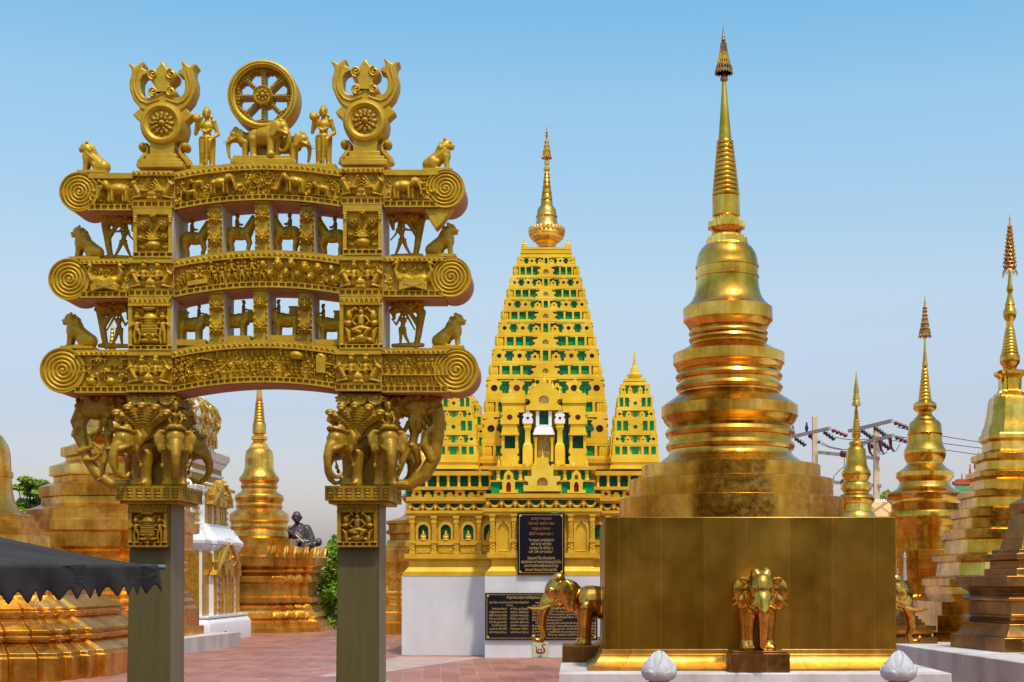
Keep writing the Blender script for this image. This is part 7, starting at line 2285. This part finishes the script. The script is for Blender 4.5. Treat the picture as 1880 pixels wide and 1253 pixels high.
# ================================================================== utility poles and cables
def cyl(m, a, b, r, n=8): m.tube([(*a, r), (*b, r)], n)
poles = []
tips = {}
for px, yt, D, lab in ((1496, 765, 60.0, 'square concrete utility pole with one crossarm, right of the largest stupa'), (1609, 780, 58.0, 'concrete utility pole with two crossarms, right of the slim small stupa')):
    X = wx(px, D)
    o = thing('utility_pole', lab, 'pole', (X, D, 0), 'utility poles behind the stupas')
    m = MB(); m.box(X - .13, X + .13, D - .13, D + .13, 0, wz(yt, D), 0, .02, .02); m.build('pole_shaft', M_CONC, o, bevel=.01)
    arms = ((1459, 803, 1531, 787),) if px < 1550 else ((1566, 792, 1646, 773), (1584, 816, 1648, 800))
    for (ax, ay, bx, by) in arms:
        zA = wz((ay + by) / 2, D)
        Da, Db = (zA - EYE) * F / (CY - ay), (zA - EYE) * F / (CY - by)
        a, b = Vector((wx(ax, Da), Da, zA)), Vector((wx(bx, Db), Db, zA))
        m = MB()
        d = (b - a).normalized(); n_ = Vector((-d.y, d.x, 0)) * .06
        off_ = n_ * -3.2
        vs = [p + s1 * n_ + Vector((0, 0, s2 * .07)) + off_ for p in (a, b) for s1, s2 in ((-1, -1), (1, -1), (1, 1), (-1, 1))]
        m.add(vs, [(3, 2, 1, 0), (4, 5, 6, 7), (0, 1, 5, 4), (1, 2, 6, 5), (2, 3, 7, 6), (3, 0, 4, 7)])
        arm = m.build('crossarm', M_STEEL, o)
        for f_ in (.06, .42, .8, .97) if px < 1550 else (.25, .55, .97):
            p = a + (b - a) * f_ + off_
            q_ = Vector((.75, .1, -.28)) if f_ > .9 else Vector((.55, .2, -.35))
            m = MB()
            for k in range(4):
                c = p + q_ * (.3 + .23 * k)
                m.ell(c, (.085, .085, .11), (0, .9, 0), 8, 6)
            m.tube([(*p, .02), (*(p + q_ * 1.1), .02)], 5)
            m.build('insulator', M_INSR if f_ > .9 else M_INSB, arm)
            tips.setdefault(px, []).append(p + q_ * 1.1)
            if f_ in (.42, .06):
                m = MB(); m.tube([(*p, .05), (*(p + Vector((0, 0, .14))), .06), (*(p + Vector((0, 0, .26))), .09), (*(p + Vector((0, 0, .34))), .05), (*(p + Vector((0, 0, .5))), .03)], 8); m.build('pin_insulator', M_INSB, arm)
        if by > 790 and px > 1550:
            for f_, dx in ((.3, 0), (.62, 0), (.9, 0)):
                p = a + (b - a) * f_ + off_
                m = MB(); m.tube([(*p, .06), (*(p + Vector((.03, 0, -.2))), .08), (*(p + Vector((.06, 0, -.45))), .06), (*(p + Vector((.2, 0, -.65))), .03)], 8); m.build('fuse_switch', M_INSR, arm)
    poles.append(o)
for (a, b, lab) in (((1500, 831.5, 60), (1613, 843, 58), 'upper grey steel bar tying the two utility poles'), ((1500, 884, 60), (1616, 893.5, 58), 'lower grey steel bar tying the two utility poles')):
    A, B = Vector(W(*a)), Vector(W(*b))
    m = MB()
    n_ = Vector((0, .05, 0))
    vs = [p + s1 * n_ + Vector((0, -.2, s2 * .07)) for p in (A, B) for s1, s2 in ((-1, -1), (1, -1), (1, 1), (-1, 1))]
    m.add(vs, [(3, 2, 1, 0), (4, 5, 6, 7), (0, 1, 5, 4), (1, 2, 6, 5), (2, 3, 7, 6), (3, 0, 4, 7)])
    o = m.build('steel_bar', M_STEEL, None, loc=tuple((A + B) / 2))
    tag(o, lab, 'bar', 'bars between the utility poles')
    m = MB(); c = A + (B - A) * .39 + Vector((0, -.3, .02))
    for k in range(4): m.ell(c + Vector((.1 * k, 0, -.01 * k)), (.1, .13, .15), None, 8, 6)
    m.build('insulator', M_INSR, o)
cb = 0
def cable(pts, lab, r=.016):
    m = MB(); m.tube([(*p, r) for p in pts], 5)
    tag(m.build('cable', M_WIRE, None, loc=tuple(pts[0])), lab, 'cable', 'overhead cables on the right')
def sag(a, b, s, n=14):
    a, b = Vector(a), Vector(b)
    return [a + (b - a) * k / n - Vector((0, 0, s * 4 * (k / n) * (1 - k / n))) for k in range(n + 1)]
for (a, b, s, lab) in (((1647, 785, 57.5), (1900, 823, 62), .1, 'top overhead cable running right from the second pole past the round bell stupa'),
                       ((1612, 795, 57.5), (1900, 832, 62), .1, 'middle overhead cable running right from the second pole past the round bell stupa'),
                       ((1600, 800, 57.5), (1900, 845, 62), .15, 'lowest overhead cable running right from the second pole past the round bell stupa'),
                       ((1500, 812, 59.7), (1588, 818, 58), .25, 'cable drooping between the two poles behind the slim stupa, lower strand'),
                       ((1532, 803, 59.5), (1608, 804, 57.8), .1, 'cable strung between the two poles behind the slim stupa, upper strand')):
    cable(sag(W(*a), W(*b), s), lab)
cable([Vector(W(x, y, 59.5)) for x, y in ((1507, 812), (1522, 820), (1535, 823), (1543, 824), (1548, 830), (1550, 840), (1550, 862), (1551, 882))], 'bent cable dropping past the insulators left of the slim stupa')
cable([Vector(W(x, y, 57.6)) for x, y in ((1612, 825), (1614, 832), (1620, 835), (1627, 832), (1631, 824), (1634, 820), (1638, 828), (1645, 828), (1650, 820), (1652, 815))], 'looping jumper cable below the second pole crossarm')
cable([Vector(W(x, y, 59.6)) for x, y in ((1549, 858), (1541, 864), (1536, 870), (1531, 874), (1530, 884))], 'thin curved cable by the lower steel bar')

# ================================================================== background buildings and walls
def mk_tile(name, c1, c2, s):
    m, nt, b = newmat(name)
    tc = nd(nt, 'ShaderNodeTexCoord')
    br = nd(nt, 'ShaderNodeTexBrick', Scale=s, offset=.5)
    br.inputs['Color1'].default_value = (*c1, 1); br.inputs['Color2'].default_value = (*c2, 1); br.inputs['Mortar'].default_value = (c1[0] * .5, c1[1] * .5, c1[2] * .5, 1)
    br.inputs['Mortar Size'].default_value = .04; br.inputs['Brick Width'].default_value = .6; br.inputs['Row Height'].default_value = .4
    mp = nd(nt, 'ShaderNodeMapping'); mp.inputs['Rotation'].default_value = (PI / 2, 0, .5)
    nt.links.new(tc.outputs['Object'], mp.inputs[0]); nt.links.new(mp.outputs[0], br.inputs['Vector']); nt.links.new(br.outputs['Color'], b.inputs['Base Color'])
    bp = nd(nt, 'ShaderNodeBump', Strength=.6, Distance=.03, invert=True); nt.links.new(br.outputs['Fac'], bp.inputs['Height']); nt.links.new(bp.outputs[0], b.inputs['Normal'])
    b.inputs['Roughness'].default_value = .6
    return m
M_TILE = mk_tile('orange_roof_tile', (.66, .36, .1), (.74, .46, .17), 1.2)
D = 40.0
o = thing('tiled_gate_wall', 'low building with pale orange tiled roof and white ridge between two gilded stupas', 'building', (wx(1625, D), D, 0))
m = MB()
m.add([W(1560, 948, D - .6), W(1700, 948, D - .6), W(1665, 922, D + .8), W(1575, 922, D + .8), W(1560, 952, D - .6), W(1700, 952, D - .6), W(1665, 928, D + 1.6), W(1575, 928, D + 1.6)], [(0, 1, 2, 3), (3, 2, 6, 7), (4, 7, 6, 5), (0, 4, 5, 1), (1, 5, 6, 2), (0, 3, 7, 4)])
m.build('tiled_roof', M_TILE, o)
m = MB(); m.box(wx(1520, D), wx(1668, D), D + .82, D + 1.1, wz(924, D), wz(917, D))
for k in range(30): m.ell((wx(1523 + 4.9 * k, D), D + .9, wz(916, D)), (.035, .05, .05), None, 6, 5)
m.build('white_ridge', M_WHT, o)
m = MB(); m.box(wx(1540, D), wx(1720, D), D - .3, D + 1.0, 0, wz(949, D)); m.build('wall', M_WHITED, o)
D = 62.0
o = thing('red_roof_temple', 'distant temple with red ridge ornaments and green roof, left of the many-tiered stupa', 'temple', (wx(1790, D), D, 0))
m = MB(); m.add([W(1752, 890, D), W(1850, 890, D), W(1850, 912, D - 2), W(1752, 912, D - 2), W(1752, 912, D + 3), W(1850, 912, D + 3)], [(3, 2, 1, 0), (0, 1, 5, 4), (2, 3, 4, 5), (0, 4, 3), (1, 2, 5)]); m.build('green_roof', M_ROOFG, o)
m = MB()
m.box(wx(1751, D), wx(1852, D), D - .2, D + .3, wz(890.5, D), wz(884, D))
m.box(wx(1757, D), wx(1793, D), D - .19, D + .29, wz(883.8, D), wz(880.5, D))
for px, yt, r in ((1766, 870, 1.8), (1781, 852, 3), (1777, 872, 2.5)):
    m.lathe([(r * D / F, 0), (r * .8 * D / F, (882 - yt) * .4 * D / F), (.02, (882 - yt) * D / F)], (wx(px, D), D, wz(882, D)), 8)
m.lathe([(.14, 0), (.24, .2), (.2, .45), (.06, .6), (.02, .9)], (wx(1797, D), D, wz(866, D)), 12); m.box(wx(1790, D), wx(1812, D), D - .1, D + .2, wz(884, D), wz(866, D))
m.build('red_ridge', M_ROOFR, o)
m = MB(); m.box(wx(1756, D), wx(1846, D), D - 1.6, D + 2.6, 0, wz(911, D)); m.build('wall', M_WHITED, o)
D = 52.0
o = thing('grey_roof_shed', 'long low shed with grey sheet roof left of the tiered stupa, below the tree', 'shed', (wx(110, D), D, 0))
m = MB(); m.add([W(-60, 940, D + 1.5), W(170, 952, D + 1.5), W(170, 965, D - 2), W(-60, 953, D - 2), W(-60, 957, D - 2), W(170, 969, D - 2), W(170, 956, D + 1.5), W(-60, 944, D + 1.5)], [(3, 2, 1, 0), (4, 7, 6, 5), (2, 3, 4, 5), (0, 1, 6, 7), (1, 2, 5, 6), (0, 7, 4, 3)]); m.build('roof', M_GREYR, o)
m = MB(); m.box(wx(-50, D), wx(165, D), D - 1.2, D + 1.2, 0, wz(966, D)); m.build('wall', M_WHITED, o)
D = 66.0
m = MB(); m.box(wx(330, D), wx(960, D), D, D + .3, 0, wz(1024, D)); m.box(wx(328, D), wx(962, D), D - .08, D + .38, wz(1024, D) + .001, wz(1019, D))
tag(m.build('boundary_wall', M_WHITED, None, loc=(wx(640, D), D, 0)), 'white boundary wall far behind the hedge in the gate opening', 'wall')

# ================================================================== vegetation
def leaves(n, blobs, size, seed, mat, flat=.6):
    rg = np.random.default_rng(seed)
    w = np.array([b[3] * b[4] * b[5] for b in blobs]) ** .67
    idx = rg.choice(len(blobs), n, p=w / w.sum())
    B = np.array(blobs)[idx]
    d = rg.normal(size=(n, 3)); d /= np.linalg.norm(d, axis=1)[:, None]
    c = B[:, :3] + d * B[:, 3:6] * (rg.random(n) ** .35)[:, None]
    t = rg.normal(size=(n, 3)); t[:, 2] *= flat; t /= np.linalg.norm(t, axis=1)[:, None]
    u = np.cross(t, rg.normal(size=(n, 3))); u /= np.linalg.norm(u, axis=1)[:, None]
    s = (size * rg.uniform(.6, 1.4, n))[:, None]
    V = np.stack([c - t * s, c + u * s * .42, c + t * s, c - u * s * .42], 1).reshape(-1, 3)
    m = MB(); m.v = V.tolist(); m.f = [(4 * i, 4 * i + 1, 4 * i + 2, 4 * i + 3) for i in range(n)]; m.m = [0] * n
    return m


def tree(nm, lab, base, crown, n, size, seed, mat, trunk_r=.12, group=None, cat='tree'):
    o = thing(nm, lab, cat, base, group)
    rg = random.Random(seed)
    blobs = crown
    leaves(n, blobs, size, seed, mat).build('crown', mat, o, angle=0)
    m = MB()
    top = Vector(base) + Vector((0, 0, (max(b[2] for b in blobs) - base[2]) * .55))
    m.tube([(*base, trunk_r), (*((Vector(base) + top) / 2 + Vector((rg.uniform(-.1, .1), 0, 0))), trunk_r * .8), (*top, trunk_r * .6)], 8)
    for b in blobs[:14]:
        m.tube([(*(Vector(base) * .35 + top * .65), trunk_r * .45), (*((top + Vector(b[:3])) / 2 - Vector((0, 0, .1))), trunk_r * .3), (*b[:3], trunk_r * .1)], 6)
    m.build('trunk', M_BARK, o)
    return o


D = 56.0
rg = random.Random(21)
bl = []
for px, py, r in ((62, 890, 12), (45, 905, 14), (78, 900, 13), (38, 925, 14), (60, 925, 16), (82, 922, 13), (30, 945, 14), (52, 945, 15), (75, 945, 15), (95, 935, 8), (20, 960, 12), (70, 882, 7), (92, 912, 8), (15, 940, 8)):
    for _ in range(4):
        bl.append((wx(px + rg.uniform(-9, 9), D), D + rg.uniform(-1, 1), wz(py + rg.uniform(-8, 8), D), r * rg.uniform(.5, .95) * D / F, .4, r * rg.uniform(.22, .4) * D / F))
tree('broad_tree', 'airy green tree at the far left beyond the grey shed roof', (wx(58, D), D, 0), bl, 14000, .12, 3, M_LEAF, .16)
D = 45.0
bl = []
for k in range(60):
    z = rg.uniform(.1, 2.6)
    bl.append((wx(612, D) + rg.uniform(-.42, .42) * (1 - .3 * z / 2.6), D + rg.uniform(-.5, .5), z, .22, .2, .2))
tree('hedge_shrub', 'dense bright green clipped shrub beside the base of the stupa in the gate opening', (wx(612, D), D, 0), bl, 11000, .075, 4, M_LEAFB, .08, None, 'shrub')
D = 52.0
bl = [(wx(px, D), D + rg.uniform(-.3, .3), wz(py, D), r * D / F, .2, r * .5 * D / F) for px, py, r in ((616, 985, 8), (608, 996, 9), (622, 1000, 9), (602, 1010, 6), (612, 1018, 8), (626, 985, 6), (595, 1022, 5), (630, 1012, 8))]
tree('slender_tree', 'small feathery tree rising behind the bright shrub, left of the right pillar', (wx(614, D), D, 0), bl, 900, .09, 6, M_LEAFB, .06)
D = 75.0
bl = [(wx(px, D), D + rg.uniform(-1, 1), wz(py, D), r * D / F, .6, r * .7 * D / F) for px, py, r in ((1630, 905, 6), (1622, 912, 8), (1640, 914, 8), (1610, 918, 7), (1655, 918, 9))]
tree('distant_tree', 'dark green treetop showing above the tiled roof between the stupas', (wx(1632, D), D, 0), bl, 700, .14, 7, M_LEAF, .1)

# ================================================================== unseen hall added behind the camera so the gilding mirrors something dark
o = thing('added_dark_hall', 'unseen dark hall added behind the viewer for the gilding to reflect', 'building', (0, -16, 0))
m = MB(); m.box(-26, 26, -22, -12, 0, 6.0); m.build('wall', mk('dark_reflected_wall', (.05, .028, .015), (.09, .05, .026), (.6, .8), 0, 1.2), o)
m = MB(); m.loft([[(-28, y, z) for y, z in ((-10, 5.9), (-17, 9.5), (-24, 5.9))], [(28, y, z) for y, z in ((-10, 5.9), (-17, 9.5), (-24, 5.9))]]); m.build('roof', mk('brown_roof_tile', (.12, .04, .02), (.18, .07, .03), (.6, .8), 0, 2.0), o)
for k in range(9):
    m = MB(); m.lathe([(.5, 0), (.5, .4), (.36, .5), (.32, 5.3), (.5, 5.5), (.5, 5.9)], (-24 + 6 * k, -10.8, 0), 20); m.build('column', M_WHITED, o)

# unseen side galleries, added as dark surroundings for the gold to reflect
for x0, x1, lab in ((-38, -31, 'unseen long gallery added on the canopy side for dark reflections'), (27, 34, 'unseen long gallery added on the copper stupa side for dark reflections')):
    o = thing('added_side_gallery', lab, 'building', ((x0 + x1) / 2, 22, 0), 'unseen galleries added for reflections')
    m = MB(); m.box(x0, x1, -8, 54, 0, 3.0); m.build('wall', bpy.data.materials['dark_reflected_wall'], o)
    m = MB(); m.loft([[(x0 - .8, y, 2.9), (x1 + .8, y, 2.9), ((x0 + x1) / 2, y, 5.2)] for y in (55, -9)]); m.build('roof', bpy.data.materials['brown_roof_tile'], o)

# ================================================================== ground, sky, light, camera
def mk_paving():
    m, nt, b = newmat('terracotta_paving')
    L = nt.links.new
    tc = nd(nt, 'ShaderNodeTexCoord')
    mp = nd(nt, 'ShaderNodeMapping'); mp.inputs['Rotation'].default_value = (0, 0, PI / 2 - .1)
    L(tc.outputs['Object'], mp.inputs[0])
    br = nd(nt, 'ShaderNodeTexBrick', Scale=1.0, offset=.5)
    br.inputs['Color1'].default_value = (.3, .115, .08, 1); br.inputs['Color2'].default_value = (.39, .165, .115, 1); br.inputs['Mortar'].default_value = (.32, .22, .18, 1)
    br.inputs['Mortar Size'].default_value = .012; br.inputs['Brick Width'].default_value = .62; br.inputs['Row Height'].default_value = .31
    br.inputs['Mortar Smooth'].default_value = .2
    L(mp.outputs[0], br.inputs['Vector'])
    n = nd(nt, 'ShaderNodeTexNoise', Scale=.8, Detail=7.0, Roughness=.65)
    L(tc.outputs['Object'], n.inputs['Vector'])
    r = ramp(nt, n.outputs[0], [(.3, (.62, .62, .66)), (.55, (1, 1, 1)), (.78, (1.28, 1.22, 1.15))])
    mx = nd(nt, 'ShaderNodeMix', data_type='RGBA', blend_type='MULTIPLY'); mx.inputs[0].default_value = 1
    L(br.outputs['Color'], mx.inputs[6]); L(r.outputs[0], mx.inputs[7]); L(mx.outputs[2], b.inputs['Base Color'])
    rr = ramp(nt, n.outputs[0], [(.3, .35), (.7, .62)]); L(rr.outputs[0], b.inputs['Roughness'])
    bp = nd(nt, 'ShaderNodeBump', Strength=.5, Distance=.006, invert=True); L(br.outputs['Fac'], bp.inputs['Height'])
    L(bp.outputs[0], b.inputs['Normal'])
    return m
m = MB(); m.add([(-300, -60, 0), (300, -60, 0), (300, 900, 0), (-300, 900, 0)], [(0, 1, 2, 3)])
struct(m.build('ground', mk_paving(), None))
m = MB(); m.add([(x, y, .004) for x, y in ((-3.72, 28.4), (-1.9, 28.0), (-3.6, 22.6), (-4.3, 22.4))], [(3, 2, 1, 0)]); m.add([(x, y, .004) for x, y in ((-3.8, 22.2), (-3.3, 22.2), (-2.9, 21.3), (-3.6, 20.9))], [(3, 2, 1, 0)])
struct(m.build('path', mk('pale_concrete', (.34, .24, .2), (.46, .36, .31), (.6, .8), 0, 2.0, .1, 20.0), None))

SUN_EL, SUN_AZ = 64.0, 24.0      # azimuth measured from behind the camera towards the right
w = bpy.data.worlds.new('World'); S.world = w; w.use_nodes = True
nt = w.node_tree
bg = nt.nodes['Background']
sky = nt.nodes.new('ShaderNodeTexSky')
sky.sky_type, sky.sun_disc = 'NISHITA', False
sky.sun_elevation = math.radians(SUN_EL)
sdir = Vector((math.sin(math.radians(SUN_AZ)) * math.cos(math.radians(SUN_EL)), -math.cos(math.radians(SUN_AZ)) * math.cos(math.radians(SUN_EL)), math.sin(math.radians(SUN_EL))))
sky.sun_rotation = math.atan2(sdir.x, sdir.y)
sky.altitude, sky.air_density, sky.dust_density, sky.ozone_density = 0, 1.6, 2.2, 6.0
# hazy air: a little paler and more lavender near the horizon, deeper blue higher up
tcw = nd(nt, 'ShaderNodeTexCoord'); spw = nd(nt, 'ShaderNodeSeparateXYZ')
nt.links.new(tcw.outputs['Generated'], spw.inputs[0])
rw_ = ramp(nt, spw.outputs[2], [(0.0, (1.02, .98, 1.32)), (.03, (1.0, .93, 1.18)), (.07, (.96, .86, 1.02)), (.12, (.9, .79, .9)), (.2, (1.08, .94, .88)), (.33, (.93, 1.03, .95)), (.4, (.62, .97, .97)), (.52, (.95, .95, .92)), (.8, (1.0, .95, .9))])
mxw = nd(nt, 'ShaderNodeMix', data_type='RGBA', blend_type='MULTIPLY'); mxw.inputs[0].default_value = 1
nt.links.new(sky.outputs[0], mxw.inputs[6]); nt.links.new(rw_.outputs[0], mxw.inputs[7]); nt.links.new(mxw.outputs[2], bg.inputs[0])
bg.inputs[1].default_value = .125
l = bpy.data.lights.new('sun', 'SUN')
l.energy, l.angle, l.color = 2.0, math.radians(3), (1, .88, .7)
so = bpy.data.objects.new('sun', l); COL.objects.link(so)
so.rotation_euler = (-sdir).to_track_quat('-Z', 'Y').to_euler()
so.location = (0, -5, 30)
cam = bpy.data.cameras.new('camera')
co = bpy.data.objects.new('camera', cam); COL.objects.link(co)
cam.sensor_width = 36
cam.lens = F / 1880 * 36
cam.shift_x = (940 - CX) / 1880
cam.shift_y = (CY - 626.5) / 1880
cam.clip_start, cam.clip_end = .1, 2000
co.location = (0, 0, EYE)
co.rotation_euler = (PI / 2, 0, 0)
S.camera = co
vs_ = S.view_settings
vs_.view_transform, vs_.look, vs_.exposure, vs_.gamma = 'Standard', 'None', .68, 1
vs_.use_curve_mapping = False
